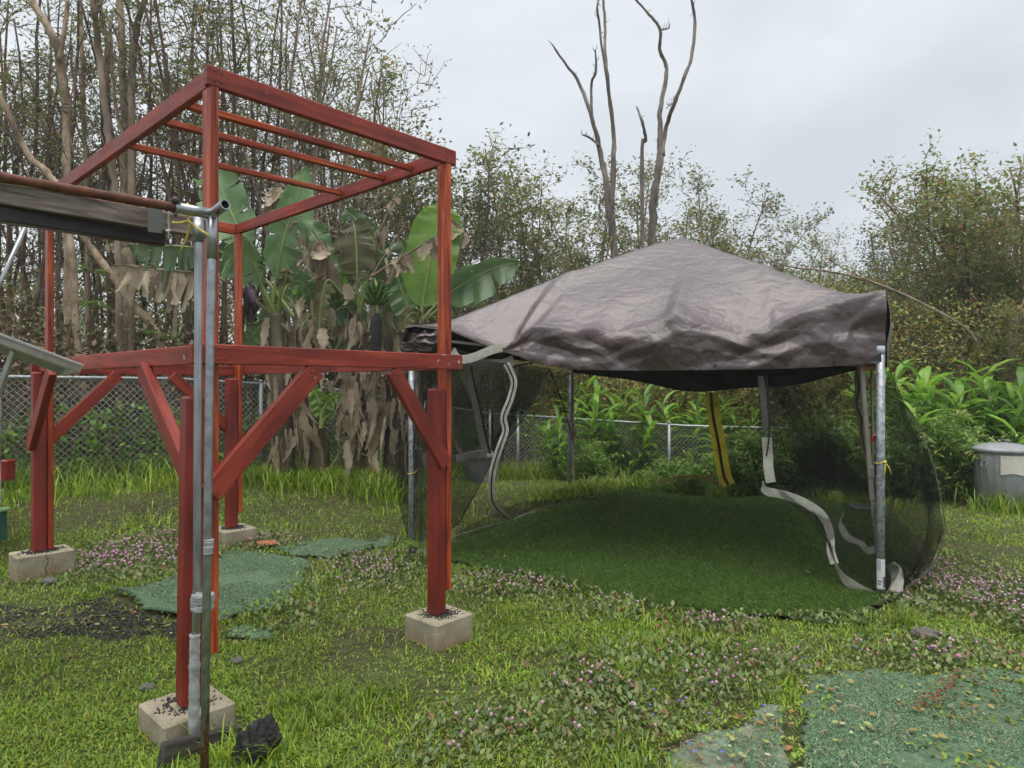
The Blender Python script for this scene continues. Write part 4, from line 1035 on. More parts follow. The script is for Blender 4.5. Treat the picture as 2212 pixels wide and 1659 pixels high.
# the pale zip seam hanging in the left curtain
seam = [(1094,785,5.62),(1110,822,5.62),(1103,860,5.62),(1088,900,5.62),(1092,930,5.62),(1080,965,5.62),(1066,1010,5.65),(1062,1050,5.7),(1066,1085,5.8),(1085,1108,5.95),(1108,1122,6.1)]
ribbon(seam, .058, 'seam_webbing', M_STRIP, [0, 5, -5, 8, -6, 0, 10, 0, 15]); ribbon(seam, .013, 'zip', M_ZIP, [0, 5, -5, 8, -6, 0, 10, 0, 15], lift=-.008)
seam = [(1008,790,6.0),(1018,840,6.0),(1030,890,6.0),(1040,940,6.0),(1050,980,6.0)]
ribbon(seam, .06, 'seam_webbing', M_STRIP, [0, 20, 10, 0]); ribbon([(x+9, y, z) for x, y, z in seam], .014, 'zip', M_ZIP, lift=-.008)
ribbon([(985,990,5.95),(1010,985,5.98),(1052,981,6.0)], .07, 'hem_webbing', M_STRIP, side=(0, 0, 1))
ribbon([(1000,990,6.02),(1030,1005,6.02),(1052,1040,6.04),(1056,1062,6.05)], .045, 'hem_webbing', M_STRIPY, [40, 60, 80])
ribbon([(978,757,5.85),(992,775,5.8),(1020,773,5.75),(1060,757,5.72),(1092,748,5.7)], .075, 'hem_webbing', M_STRIP, side=(0, 0, 1))
ribbon([(1010,772,5.85),(1035,786,5.82),(1080,788,5.78),(1110,778,5.72)], .09, 'hem_webbing', strip_mat('dirty_webbing', (.16, .16, .14), (.26, .26, .23), (.34, .34, .3), .2), side=(0, 0, 1))
ribbon([(975,1160,5.85),(1030,1142,6.0),(1075,1130,6.15),(1115,1118,6.3),(1160,1100,6.7),(1215,1086,7.2),(1270,1074,7.7),(1310,1068,8.2)], .075, 'hem_webbing', M_STRIP, side=(.7, -.7, .35))
# yellow back seam with its trailing hem
seam = [(1537,848,8.4),(1542,900,8.38),(1552,950,8.36),(1560,1000,8.34),(1566,1030,8.3),(1575,1048,8.25)]
ribbon(seam, .16, 'seam_webbing', M_STRIPY); ribbon([(x-1.5, y, z) for x, y, z in seam], .035, 'zip', M_ZIP, lift=-.01)
ribbon([(1422,1042,8.6),(1450,1034,8.58),(1490,1029,8.5),(1525,1034,8.42),(1552,1046,8.35)], .036, 'hem_webbing', strip_mat('muddy_webbing', (.16, .11, .03), (.32, .23, .06), (.45, .34, .1), .3), side=(0, -.3, 1))
# right curtain seam and its swooping hem
ribbon([(1643,812,5.22),(1650,870,5.24),(1655,930,5.26)], .045, 'seam_webbing', strip_mat('grey_webbing', (.07, .07, .07), (.1, .1, .1), (.14, .14, .14), .1), [0, 10, 0]); ribbon([(1655,812,5.2),(1660,870,5.22),(1662,930,5.24),(1655,985,5.28)], .012, 'zip', M_ZIP)
ribbon([(1656,945,5.26),(1659,985,5.28),(1660,1012,5.28),(1665,1042,5.28)], .075, 'seam_webbing', M_STRIP, [10, 0, 0])
ribbon([(1648,1040,5.3),(1655,1060,5.28),(1690,1068,5.28),(1730,1082,5.25),(1768,1105,5.22),(1786,1128,5.2)], .068, 'hem_webbing', M_STRIP, side=(-.1, -.1, 1))
ribbon([(1786,1128,5.2),(1794,1160,5.17),(1795,1190,5.14),(1803,1218,5.1)], .06, 'hem_webbing', M_STRIP, [0, 40, 0])
ribbon([(1803,1215,5.1),(1825,1250,5.05),(1860,1275,5.0),(1896,1292,4.95)], .09, 'hem_webbing', M_STRIPY if False else M_STRIP, side=(-.4, -.1, .9))
# twisted seam by the right pole
seam = [(1852,800,5.2),(1855,840,5.2),(1849,870,5.2),(1860,905,5.2),(1862,935,5.18),(1870,980,5.16),(1885,1030,5.12),(1893,1080,5.08)]
ribbon(seam, .055, 'seam_webbing', strip_mat('tan_webbing', (.3, .24, .12), (.45, .38, .2), (.55, .48, .3), .3), [70, 20, -30, 60, 70, 60, 70]); ribbon(seam, .014, 'zip', M_ZIP, lift=-.012)
ribbon([(1822,1108,5.35),(1816,1130,5.3),(1830,1160,5.25),(1858,1172,5.2),(1875,1190,5.1),(1895,1184,5.05)], .05, 'hem_webbing', M_STRIP, side=(.2, 0, 1))
ribbon([(1920,1218,4.98),(1935,1232,5.0),(1938,1260,4.98),(1930,1282,4.96)], .085, 'hem_webbing', M_STRIP)
# net edges gathered into dark cords
ribbon([(1188,796,5.66),(1140,890,5.66),(1075,975,5.72),(1035,1050,5.75),(988,1135,5.85)], .012, 'mesh_edge', M_ZIP)
ribbon([(1908,850,4.95),(1960,880,5.58),(2008,980,5.48),(2033,1080,5.38),(2040,1150,5.28),(2012,1225,5.18),(1948,1278,5.03)], .012, 'mesh_edge', strip_mat('mesh_hem', (.03, .035, .025), (.05, .055, .04), (.08, .085, .06)))
ribbon([(1188,800,7.4),(1215,870,8.0),(1232,930,8.4)], .015, 'mesh_edge', M_ZIP)

# ------------------------------------------------------------------ galvanised poles the tent is tied to, with yellow cords
def pole(px, pb, pt_, Y, r, label, tie, lean=0):
    b = pt(px, pb, Y); t = pt(px+lean, pt_, Y); z0 = float(g(b[0], b[1]))
    root = thing('galvanised_pole', label, 'pole', (b[0], b[1], z0))
    MB().tube([(b[0], b[1], z0-.25), (b[0]*.5+t[0]*.5, Y, (z0+t[2])/2), t], r, 14).build('pole_tube', M_PIPE2, root)
    MB().tube([t-[0, 0, .06], t+[0, 0, .002]], r*1.06, 14).build('pole_cap', M_CAP, root)
    return root
M_PIPE2 = simple('mottled_zinc_pipe', [(.35, (.17, .19, .21)), (.5, (.3, .325, .35)), (.62, (.44, .47, .5))], 30, .42, .1, .001, 5, metal=.5)
M_CAP = simple('grey_blue_paint', [(.3, (.33, .39, .43)), (.7, (.42, .48, .52))], 8, .5, .05)
rp_ = pole(1902, 1290, 748, 4.93, .0295, 'galvanised pole at the front right tent corner, with a label near its foot', 1)
pole(889.5, 1198, 775, 5.97, .03, 'galvanised pole at the front left tent corner behind the red brace', 1)
pole(1229, 1048, 800, 9.12, .029, 'galvanised pole at the rear left corner of the tent', 1, lean=5)
a = pt(1902, 1238, 4.93); tt = np.linspace(-1.45, 1.2, 10); G = []
for z in (-.11, .11): G.append([a+np.array([.0302*math.sin(t), -.0302*math.cos(t), z]) for t in tt])
def label_mat():
    m, N, L, P = nodes('paper_label')
    v = coords(N, L, (1, 1, 1)); n1 = noise(N, L, 120, 2, .8, v); r = ramp(N, [(.47, (.12, .12, .13)), (.5, (.6, .61, .6))], 'CONSTANT'); L.new(n1.outputs['Fac'], r.inputs['Fac']); L.new(r.outputs['Color'], P.inputs['Base Color']); P.inputs['Roughness'].default_value = .6
    return m
MB().grid(np.array(G)).build('paper_label', strip_mat('white_paper_label', (.5, .51, .5), (.62, .63, .62), (.68, .68, .67)), rp_)
_bk = simple('label_print', [(.3, (.05, .05, .055)), (.7, (.09, .09, .1))], 10, .6, 0)
for (z0, z1, t0, t1) in ((-.10, -.02, .1, 1.0), (.02, .1, -1.3, -.4), (.075, .09, .2, .7), (-.06, -.05, -1.2, -.2), (-.08, -.07, -1.2, -.4)):
    G = [[a+np.array([.0306*math.sin(t), -.0306*math.cos(t), z]) for t in np.linspace(t0, t1, 5)] for z in (z0, z1)]
    MB().grid(np.array(G)).build('label_print', _bk if z0 < 0 else simple('label_grey', [(.3, (.3, .33, .35)), (.7, (.4, .43, .45))], 10, .6, 0), rp_)
c = pt(1902, 998, 4.93)
cord = MB().tube([c+np.array([.034*math.cos(t), .034*math.sin(t), .01*math.cos(t)]) for t in np.linspace(0, 2*math.pi, 17)], .0045, 6, False)
cord.tube([c+[.01, -.035, 0], c+[.012, -.04, -.05], c+[.005, -.038, -.105]], .0045, 6).tube([c+[.012, -.035, 0], c+[.035, -.045, -.03], c+[.06, -.04, -.085]], .0045, 6).tube([c+[.0, -.036, .004], c+[.02, -.042, .004]], .009, 8)
tag(cord.build('yellow_rope', M_YEL, None, origin=c), 'yellow cord tied round the front right pole, ends dangling', 'rope')
c = pt(889.5, 1022, 5.97)
cord = MB().tube([c+np.array([.035*math.cos(t)+.0, .045*math.sin(t)+.01, .006*math.cos(t)]) for t in np.linspace(0, 2*math.pi, 15)], .0045, 6, False).tube([c+[.01, -.035, .0], c+[.045, -.04, .02], c+[.07, -.04, .045]], .004, 6)
tag(cord.build('yellow_rope', M_YEL, None, origin=c), 'yellow cord tied round the front left pole', 'rope')
c = pt(1231, 925, 9.12)
cord = MB().tube([c+np.array([.04*math.cos(t), .06*math.sin(t)-.03, .006*math.cos(t)]) for t in np.linspace(0, 2*math.pi, 13)], .0045, 6, False)
tag(cord.build('yellow_rope', M_YEL, None, origin=c), 'thin yellow cord round the rear left pole and leg', 'rope')
# grey perforated plastic tray caught in the right curtain
c = pt(1862, 1095, 5.25)
tr = thing('plastic_tray', 'grey plastic tray with holes lying inside the right mesh curtain', 'tray', c)
MB().lathe([(.06, -.02), (.085, -.015), (.1, .012), (.092, .014), (.075, -.004), (.02, -.004)], c, 20).build('tray_shell', M_GPLAS, tr)
for t in np.arange(6)*1.05: MB().lathe([(.002, 0), (.011, .001), (.011, .003), (.002, .004)], c+np.array([.06*math.cos(t), .06*math.sin(t), -.001]), 8).build('tray_hole', M_RUBBER, tr)

# ------------------------------------------------------------------ galvanised bins
M_BIN = simple('bin_zinc', [(.3, (.2, .215, .22)), (.55, (.28, .3, .31)), (.8, (.38, .4, .41))], 5, .55, .1, .002, 6, metal=.3)
def bin_(px, pb, Y, h, r, label, paper=False):
    b = pt(px, pb, Y); z0 = min(b[2], float(g(b[0], b[1])))
    b[2] = z0
    root = thing('metal_bin', label, 'bin', b)
    wob = lambda a, z: 1+(.05*abs(math.sin(a*11)) if .06 < z < h-.08 else 0)
    MB().lathe([(r*.82, .0), (r*.86, .05), (r*.88, .08), (r*.985, h-.1), (r*.99, h-.07), (r, h-.05), (r*1.02, h-.03), (r*1.0, h-.02)], b, 84, True, wob).build('bin_body', M_BIN, root)
    lid = MB().lathe([(r*1.05, h-.045), (r*1.07, h-.04), (r*1.06, h-.005), (r*1.0, h+.0), (r*.8, h+.035), (r*.45, h+.055), (.02, h+.062)], b, 48).build('lid', M_BIN, root)
    MB().tube([b+[-.06, 0, h+.055], b+[-.06, 0, h+.095], b+[.06, 0, h+.095], b+[.06, 0, h+.055]], [.011]*4, 8).build('lid_handle', M_BIN, root)
    hp = b+np.array([-r*.93, -r*.3, h*.78])
    MB().box(hp, (.012, .045, .022), None, .004).build('side_bracket', M_BIN, root)
    MB().tube([hp+[-.015, -.04, -.01], hp+[-.022, -.045, -.07], hp+[-.022, .045, -.07], hp+[-.015, .04, -.01]], .006, 8).build('side_handle', M_BIN, root)
    if paper:
        tt = np.linspace(-2.3, -.7, 14); G = []
        for z, dz in ((h*.6, .01), (h*.9, .0)): G.append([b+np.array([r*1.035*math.cos(t), r*1.035*math.sin(t), z+dz*math.sin(t*9)]) for t in tt])
        MB().grid(np.array(G)).build('paper_sheet', strip_mat('cream_paper', (.5, .49, .42), (.62, .61, .53), (.68, .67, .6)), root)
    return root
bin_(2168, 1094, 8.2, .735, .315, 'galvanised metal bin with a cream paper sheet, right edge', True)
bin_(1040, 1068, 9.9, .6, .25, 'galvanised metal bin seen through the left mesh curtain')
# ------------------------------------------------------------------ trees
def bark(name, stops, scale=7, vs=(1, 1, .35), b=.7):
    return simple(name, stops, scale, .85, b, .012, 7, vs, bscale=scale*2.5)
M_BARK_TAN = bark('flaking_tan_bark', [(.3, (0.078, 0.0593, 0.0406)), (.45, (0.25, 0.18, 0.117)), (.6, (0.406, 0.312, 0.218)), (.75, (0.515, 0.421, 0.312))], 5, (1.56, 1.56, 0.78))
M_BARK_DK = bark('dark_bark', [(.3, (0.0515, 0.0336, 0.0233)), (.5, (0.111, 0.0718, 0.048)), (.72, (0.257, 0.176, 0.117))], 6)
M_BARK_GR = bark('grey_bark', [(.3, (0.103, 0.0764, 0.0549)), (.5, (0.223, 0.169, 0.123)), (.72, (0.411, 0.321, 0.239))], 6)
M_BARK_DEAD = bark('dead_wood', [(.3, (0.065, 0.0546, 0.0442)), (.5, (0.156, 0.13, 0.107)), (.72, (0.312, 0.267, 0.221))], 5)
M_LF_GUAVA = leafmat('guava_leaves', [(0, (0.0941, 0.141, 0.0463)), (.5, (0.161, 0.222, 0.0661)), (.8, (0.242, 0.269, 0.0794)), (.95, (0.296, 0.228, 0.0794)), (1, (0.376, 0.188, 0.0661))], trans=.4)
M_LF_BUSH = leafmat('thicket_leaves', [(0, (0.108, 0.161, 0.0463)), (.4, (0.175, 0.235, 0.0661)), (.75, (0.255, 0.282, 0.0794)), (.92, (0.336, 0.255, 0.0794)), (1, (0.43, 0.215, 0.0794))], trans=.4)
M_LF_HAZED = leafmat('haze_paled_leaves', [(0, (0.108, 0.149, 0.0675)), (.5, (0.162, 0.216, 0.0878)), (1, (0.257, 0.27, 0.121))], trans=.35)  # distance haze painted into the leaf colour as a paler green
M_LF_DARK = leafmat('dark_evergreen_leaves', [(0, (.045, .07, .03)), (.6, (.075, .11, .045)), (1, (.12, .15, .06))], trans=.25)
M_LF_YEL = leafmat('yellow_green_leaves', [(0, (0.135, 0.203, 0.027)), (.6, (0.23, 0.311, 0.0405)), (1, (0.338, 0.365, 0.0607))], trans=.4)

def wander(p, d, L, n, rg, wig, up=.0):
    P = [np.array(p, float)]; d = np.array(d, float); d /= np.linalg.norm(d)
    for i in range(n):
        d = d+rg.normal(0, wig, 3)+np.array([0, 0, up]); d /= np.linalg.norm(d); P.append(P[-1]+d*L/n)
    return np.array(P)
def make_tree(name, label, cat, seed, stems, H, spread, r0, nbr, ntw, leafm, barkm, leaf_len, per, bare=.45, group=None, twig_up=.04, wig=.07, tpl=LEAF, cl=.1, droop=0., brl=1.0):
    """stems from one root, side branches, twigs, and a crown of single leaves"""
    rg = np.random.default_rng(seed)
    tk = MB(); anchors = []
    for s in range(stems):
        az = rg.random()*6.28; ln = spread*rg.uniform(.3, 1)
        b = np.array([math.cos(az), math.sin(az), 0])*rg.uniform(.02, .16)*(stems > 1)
        h = H*rg.uniform(.72, 1.0); d = np.array([math.cos(az)*ln, math.sin(az)*ln, 1.])
        P = wander(b, d, h, 14, rg, wig, .045); P[0, 2] = -.15
        r = r0*rg.uniform(.65, 1.1)*np.linspace(1, .22, len(P))**.8
        tk.tube(P, r, 7)
        for k in range(nbr):
            t = bare+(1-bare)*rg.random()**.8; i = min(int(t*14), 13); p = P[i]; az2 = rg.random()*6.28
            dd = np.array([math.cos(az2), math.sin(az2), rg.uniform(.3, 1.3)])
            L1 = brl*H*.13*rg.uniform(.6, 1.5)*(1.25-t*.5); Q = wander(p, dd, L1, 6, rg, .16, twig_up)
            tk.tube(Q, max(r[i]*.42, .006)*np.linspace(1, .35, 7), 5)
            for j in range(ntw):
                q = Q[rg.integers(2, 7)]; d3 = rg.normal(0, 1, 3); d3[2] = abs(d3[2])*.7+.1-droop
                tw = wander(q, d3, L1*rg.uniform(.3, .6), 4, rg, .2, twig_up)
                tk.tube(tw, np.linspace(.008, .0035, 5), 3, cap=False)
                anchors += [tw[2], tw[3], tw[4]]
            anchors.append(Q[-1]); anchors.append(Q[-2])
        anchors.append(P[-1])
    A = np.array(anchors); n = len(A)*per
    pos = np.repeat(A, per, 0)+rg.normal(0, cl, (n, 3)); dr = rg.normal(0, 1, (n, 3)); dr[:, 2] = dr[:, 2]*.5+.25-droop
    nr = rg.normal(0, .6, (n, 3))+np.array([0, 0, 1.])
    ll = leaf_len*rg.uniform(.6, 1.25, n)
    V, T, R = scatter(tpl, pos, dr, nr, ll, ll*rg.uniform(.8, 1.15, n), rng=rg)
    root = thing(name, label, cat, (0, 0, 0), group)
    tk.build('trunk', barkm, root)
    np_mesh('crown', V, T, leafm, R, root)
    return root
def put(root, x, y, rot=0, s=1.0, sz=None, tilt=(0, 0)):
    root.location = (x, y, float(g(x, y))); root.rotation_euler = (tilt[0], tilt[1], rot); root.scale = (s, s, s if sz is None else sz)
    return root
def place(root, used, px, Y, **kw):
    """the prototype itself first, copies after that"""
    o = root if not used.get(root.name) else copy_tree(root); used[root.name] = 1
    return put(o, (px-CX)/FPX*Y, Y, **kw)
USED = {}
def relabel(o, px, tab):
    for lim, lab in tab:
        if px < lim: o['label'] = lab; return
rgp = np.random.default_rng(21)
# stand of slender guava trees behind the fence on the left
G_L = 'slender guava trees crowded behind the fence on the left'
LAB_L = 'slender dark stemmed guava tree in the crowded stand at upper left'
guava = [make_tree('guava_tree', LAB_L, 'tree', 100+i, 5+i % 3, 8.4, .16, .045, 10, 6, M_LF_GUAVA, [M_BARK_DK, M_BARK_GR, M_BARK_DK, M_BARK_DK][i % 4], .072, 2, .34, G_L, wig=.06, cl=.05) for i in range(5)]
for i, px in enumerate(np.linspace(-120, 770, 19)):
    Y = [10.4, 12.2, 11.2, 13.4][i % 4]+rgp.uniform(-.4, .4)
    o = place(guava[i % 5], USED, px+rgp.uniform(-18, 18), Y, rot=rgp.random()*6.28, s=rgp.uniform(.85, 1.12), tilt=(rgp.normal(0, .04), rgp.normal(-.03, .05)))
    relabel(o, px, [(60, 'slender guava tree behind the fence at the far left edge'), (250, 'slender guava tree among the thick pale trunks, upper left'), (430, 'slender guava tree right behind the near red corner post'), (600, 'slender dark guava tree seen through the red roof slats'), (9999, 'slender dark guava tree above the banana plants')])
# prominent pale trunks, traced one by one
def traced(name, label, paths, Y, m, leaf=None, seed=0, twigs=10, leaf_len=.06, cat='tree', per=4, rs=1.0, ground=True):
    """paths: lists of (px, py, radius) at distance Y, first one reaching the ground"""
    rg = np.random.default_rng(seed)
    b = pt(paths[0][0][0], paths[0][0][1], Y); z0 = float(g(b[0], b[1])) if ground else b[2]
    root = thing(name, label, cat, (b[0], b[1], z0)); tk = MB(); anc = []
    for k, path in enumerate(paths):
        Q = np.array([pt(q[0], q[1], Y+(rg.normal(0, .12)*(i > 0) if k else rg.normal(0, .06)*i*.5)) for i, q in enumerate(path)]); R_ = np.array([q[2] for q in path], float)*rs
        if k == 0 and ground: Q[0, 2] = z0-.15
        n = len(Q); ii = np.linspace(0, n-1, (n-1)*5+1); Qs = []
        for t in ii:
            i = min(int(t), n-2); f = t-i; p0, p1, p2, p3 = Q[max(i-1, 0)], Q[i], Q[i+1], Q[min(i+2, n-1)]
            Qs.append(.5*((2*p1)+(-p0+p2)*f+(2*p0-5*p1+4*p2-p3)*f*f+(-p0+3*p1-3*p2+p3)*f**3))
        Qs = np.array(Qs); rr = np.interp(ii, np.arange(n), R_)*(1+rg.normal(0, .07, len(ii)))
        Qs[:, :2] += rg.normal(0, .3, (len(ii), 2))*rr[:, None]*.5
        tk.tube(Qs, rr, 8)
        for j in range(twigs):
            i = rg.integers(len(Qs)//3, len(Qs)); d = rg.normal(0, 1, 3); d[2] = abs(d[2])+.2
            tw = wander(Qs[i], d, rg.uniform(.25, .8) if leaf else rg.uniform(.05, .22), 5, rg, .2, .05); tk.tube(tw, np.linspace(.008 if leaf else .012, .0025, 6), 4, cap=False)
            if leaf: anc += list(tw[2:])
    tk.build('trunk', m, root)
    if leaf and anc:
        A = np.repeat(np.array(anc), per, 0); n = len(A); A = A+rg.normal(0, .08, (n, 3))-np.array(root['_o'])
        V, T, R = scatter(LEAF, A, rg.normal(0, 1, (n, 3)), rg.normal(0, .6, (n, 3))+[0, 0, 1], leaf_len*rg.uniform(.6, 1.2, n), rng=rg)
        np_mesh('crown', V, T, leaf, R, root)
    return root
traced('guava_tree', 'thick tan trunk leaning left at the top, leftmost pale trunk', [[(147,800,.075),(150,690,.072),(149,560,.068),(146,383,.066),(143,233,.064),(130,133,.06),(113,77,.055),(68,0,.05),(30,-70,.045)],[(128,130,.035),(140,60,.03),(150,-40,.025)]], 9.6, M_BARK_TAN, M_LF_GUAVA, 1)
traced('guava_tree', 'thin straight tan trunk just left of the pale bending trunk', [[(190,800,.035),(186,383,.032),(182,300,.031),(177,133,.03),(172,-40,.028)]], 10.2, M_BARK_TAN, M_LF_GUAVA, 2)
traced('guava_tree', 'smooth pale trunk bending right towards its foot, above the red rail', [[(262,800,.055),(256,520,.052),(250,413,.05),(237,317,.05),(227,233,.048),(213,100,.045),(200,0,.042),(195,-60,.04)]], 9.4, M_BARK_GR, M_LF_GUAVA, 3)
traced('guava_tree', 'straight pale mottled trunk left of the near red post', [[(272,800,.065),(270,520,.06),(269,410,.058),(267,233,.055),(263,80,.05),(258,-40,.046)],[(268,300,.03),(252,240,.027),(243,150,.025),(238,40,.022)]], 9.8, M_BARK_TAN, M_LF_GUAVA, 4)
traced('guava_tree', 'grey brown trunk curving right above the near red corner', [[(284,800,.055),(284,560,.053),(283,417,.052),(285,233,.05),(290,110,.047),(300,43,.044),(312,0,.04),(325,-60,.036)]], 9.5, M_BARK_GR, M_LF_GUAVA, 5)
traced('guava_tree', 'dark trunk with peeling bark between two pale trunks, upper left', [[(240,800,.045),(236,500,.043),(232,200,.042),(230,83,.04),(213,0,.038),(205,-50,.035)]], 10.6, M_BARK_DK, M_LF_GUAVA, 6)
traced('leaning_trunk', 'bare pale trunk leaning steeply right behind the pipes', [[(362,800,.05),(348,749,.05),(285,656,.055),(240,593,.052),(180,512,.045),(140,450,.04),(100,395,.035)]], 8.9, M_BARK_TAN, None, 7, 3, cat='tree trunk')
traced('leaning_trunk', 'orange brown limb slanting in from the left edge above the rusty pipe', [[(190,800,.04),(150,480,.04),(110,383,.04),(60,333,.04),(0,210,.036),(-40,130,.03)]], 8.6, M_BARK_TAN, None, 8, 4, cat='tree trunk')
# two dead trees behind the tent
def zz(a): return [((1900+x/1.0533)/1.808, y/1.0533/1.808, r) for x, y, r in a]
traced('dead_tree', 'bare dead tree with several crooked stems behind the tent peak, left of two', [zz([(528,1500,.16),(525,1030,.15),(505,870,.14),(490,740,.125),(462,600,.11),(430,470,.09),(380,340,.07),(330,270,.055),(268,180,.03)]), zz([(512,1000,.12),(520,700,.1),(525,560,.09),(505,400,.08),(490,250,.07),(487,100,.06),(480,0,.05),(476,-60,.045)]), zz([(435,480,.06),(432,350,.055),(450,290,.05),(448,205,.03)]), zz([(497,340,.05),(475,200,.05),(465,100,.05),(455,30,.045),(472,-30,.04)]), zz([(462,600,.05),(430,570,.045),(395,555,.03)])], 15.5, M_BARK_DEAD, None, 9, 9, rs=.55)
traced('dead_tree', 'forked bare dead tree behind the tent peak, right of two', [zz([(672,1500,.2),(682,975,.18),(690,800,.17),(715,650,.15),(712,580,.11),(715,450,.1),(735,350,.09),(740,270,.085),(712,200,.075),(715,120,.07),(670,60,.055),(615,0,.045),(590,-50,.04)]), zz([(722,640,.1),(740,520,.09),(770,430,.085),(810,330,.08),(845,230,.075),(858,90,.065),(845,0,.055),(850,-60,.05)]), zz([(712,120,.04),(730,122,.03),(750,118,.015)]), zz([(740,445,.02),(760,430,.015),(775,410,.008)])], 15.5, M_BARK_DEAD, None, 10, 9, rs=.55)
traced('dead_tree', 'short dead stub rising from the scrub between the two dead trees and gap', [zz([(655,1500,.08),(640,700,.07),(655,580,.065),(640,500,.055),(618,440,.03)])], 15, M_BARK_DEAD, None, 14, 5, rs=.6)
traced('fallen_branch', 'long thin bare branch slanting down to the right above the tent corner', [[(2110,740,.03),(2080,705,.03),(2000,660,.03),(1900,615,.028),(1800,588,.022),(1700,575,.016),(1640,548,.01)],[(1900,615,.015),(1840,590,.01),(1790,560,.006)]], 9.4, M_BARK_GR, None, 12, 6, cat='branch', rs=.7, ground=False)
# open scrub trees behind the tent and along the skyline
G_C = 'open scrub trees on the skyline behind the tent'
LAB_C = 'thin leafy scrub tree on the skyline behind the tent and frame'
scrub = [make_tree('scrub_tree', LAB_C, 'tree', 200+i, 4, 6.6, .24, .045, 13, 6, M_LF_BUSH, [M_BARK_GR, M_BARK_DK][i % 2], .1, 3, .28, G_C, wig=.08, cl=.07) for i in range(4)]
sky = [(860,14,1.0),(905,15.5,1.15),(960,14.5,1.22),(1010,17,1.3),(1050,15.5,1.05),(1100,17,1.1),(1150,16,.95),(1200,18,1.3),(1250,16,.95),(1290,17,1.05),(1345,18,1.12),(1390,16.5,.9),(1440,18,1.05),(1500,17,1.05),(1545,18.5,1.1),(1590,17,1.0),(1640,18,.98),(1690,19,.98),(1735,20,.9),(1775,22,.8)]
for i, (px, Y, s) in enumerate(sky):
    o = place(scrub[i % 4], USED, px+rgp.uniform(-10, 10), Y, rot=rgp.random()*6.28, s=s*rgp.uniform(.95, 1.06), tilt=(rgp.normal(0, .03), rgp.normal(0, .04)))
    relabel(o, px, [(1000, 'thin leafy scrub tree right beside the red frame top corner'), (1170, 'thin scrub tree on the skyline between red frame and dead trees'), (1270, 'thin scrub tree just left of the first dead tree'), (1400, 'thin leafy scrub tree growing between the two dead trees'), (1560, 'thin leafy scrub tree right of the forked dead tree'), (9999, 'thin scrub tree on the falling skyline above the tent right slope')])
# dense thicket on the right
G_R = 'bushy thicket trees beyond the right fence'
LAB_R = 'bushy small leaved tree in the thicket beyond the right fence'
bushy = [make_tree('thicket_tree', LAB_R, 'tree', 300+i, 7, 5.2, .42, .04, 13, 6, M_LF_BUSH, [M_BARK_GR, M_BARK_DK][i % 2], .085, 4, .15, G_R, wig=.09, cl=.08) for i in range(4)]
for i, (px, Y, s) in enumerate([(1905,16,.78),(1960,14.5,.82),(2010,13,.92),(2060,12.2,1.0),(2110,13.4,1.3),(2160,12,1.2),(2215,12.8,1.34),(2270,11.8,1.2),(1860,18,.72),(1820,17,.6),(1990,11.6,.6),(2090,11.2,.65),(2180,10.9,.68),(2340,12.5,1.2),(1930,12.2,.55),(2250,10.8,.7)]):
    o = place(bushy[i % 4], USED, px, Y, rot=rgp.random()*6.28, s=s*rgp.uniform(.95, 1.05), tilt=(rgp.normal(0, .03), rgp.normal(0, .04)))
    relabel(o, px, [(1935, 'bushy small leaved tree right behind the tent right corner'), (2035, 'bushy tree at the left shoulder of the right thicket'), (2130, 'tall bushy tree at the middle of the right thicket'), (9999, 'bushy tree of the right thicket at the right edge')])
G_M = 'low thicket trees between the fence and the skyline'
LAB_M = 'low bushy tree just behind the tent, below the skyline'
for i, (px, Y, s) in enumerate([(900,12.6,.62),(990,13,.6),(1080,13.2,.66),(1160,13.6,.62),(1240,13.4,.68),(1330,13.6,.66),(1420,13.2,.68),(1500,13.4,.7),(1590,13.2,.64),(1670,13.6,.66),(1750,14,.62),(1830,13.4,.6),(1120,12.4,.5),(1290,12.4,.52),(1460,12.3,.5),(1620,12.3,.5),(1780,12.2,.5),(1000,12.2,.5),(1380,15.5,.8),(1560,16,.78),(1700,16.5,.72),(1200,16,.76)]):
    o = place(bushy[(i+1) % 4], USED, px, Y, rot=rgp.random()*6.28, s=s*rgp.uniform(.93, 1.08)); o['group'] = G_M
    relabel(o, px, [(1100, 'low bushy tree behind the bananas and tent left slope'), (1300, 'low bushy tree left of the tent peak'), (1500, 'low bushy tree directly behind the tent peak'), (1680, 'low bushy tree above the tent right slope'), (9999, 'low bushy tree behind the tent right corner, below the gap')])
# single trees that stand out
o = make_tree('evergreen_tree', 'dark dense evergreen tree rising left of the right thicket', 'tree', 401, 3, 9.5, .12, .12, 22, 7, M_LF_DARK, M_BARK_DK, .15, 3, .25, wig=.05, cl=.25, brl=.8); put(o, (1905-CX)/FPX*27, 27, 1, .95)
o = make_tree('yellow_tree', 'yellow green rounded tree in the gap beside the right thicket', 'tree', 402, 6, 4.6, .35, .05, 12, 6, M_LF_YEL, M_BARK_GR, .12, 4, .2, wig=.08, cl=.2); put(o, (1775-CX)/FPX*21, 21, 1, 1.0)
o = make_tree('leafy_tree', 'green leafed tree just right of the red frame top corner', 'tree', 403, 4, 6.6, .2, .05, 13, 6, M_LF_DARK, M_BARK_DK, .1, 3, .3, wig=.08, cl=.14); put(o, (965-CX)/FPX*13.5, 13.5, .5, 1.0)
G_F = 'pale distant trees closing the gap'
far = [make_tree('distant_tree', 'pale distant tree closing the gap right of the tent peak', 'tree', 410+i, 5, 7.5, .3, .06, 11, 5, M_LF_HAZED, M_BARK_GR, .16, 3, .2, G_F, wig=.08, cl=.25) for i in range(2)]
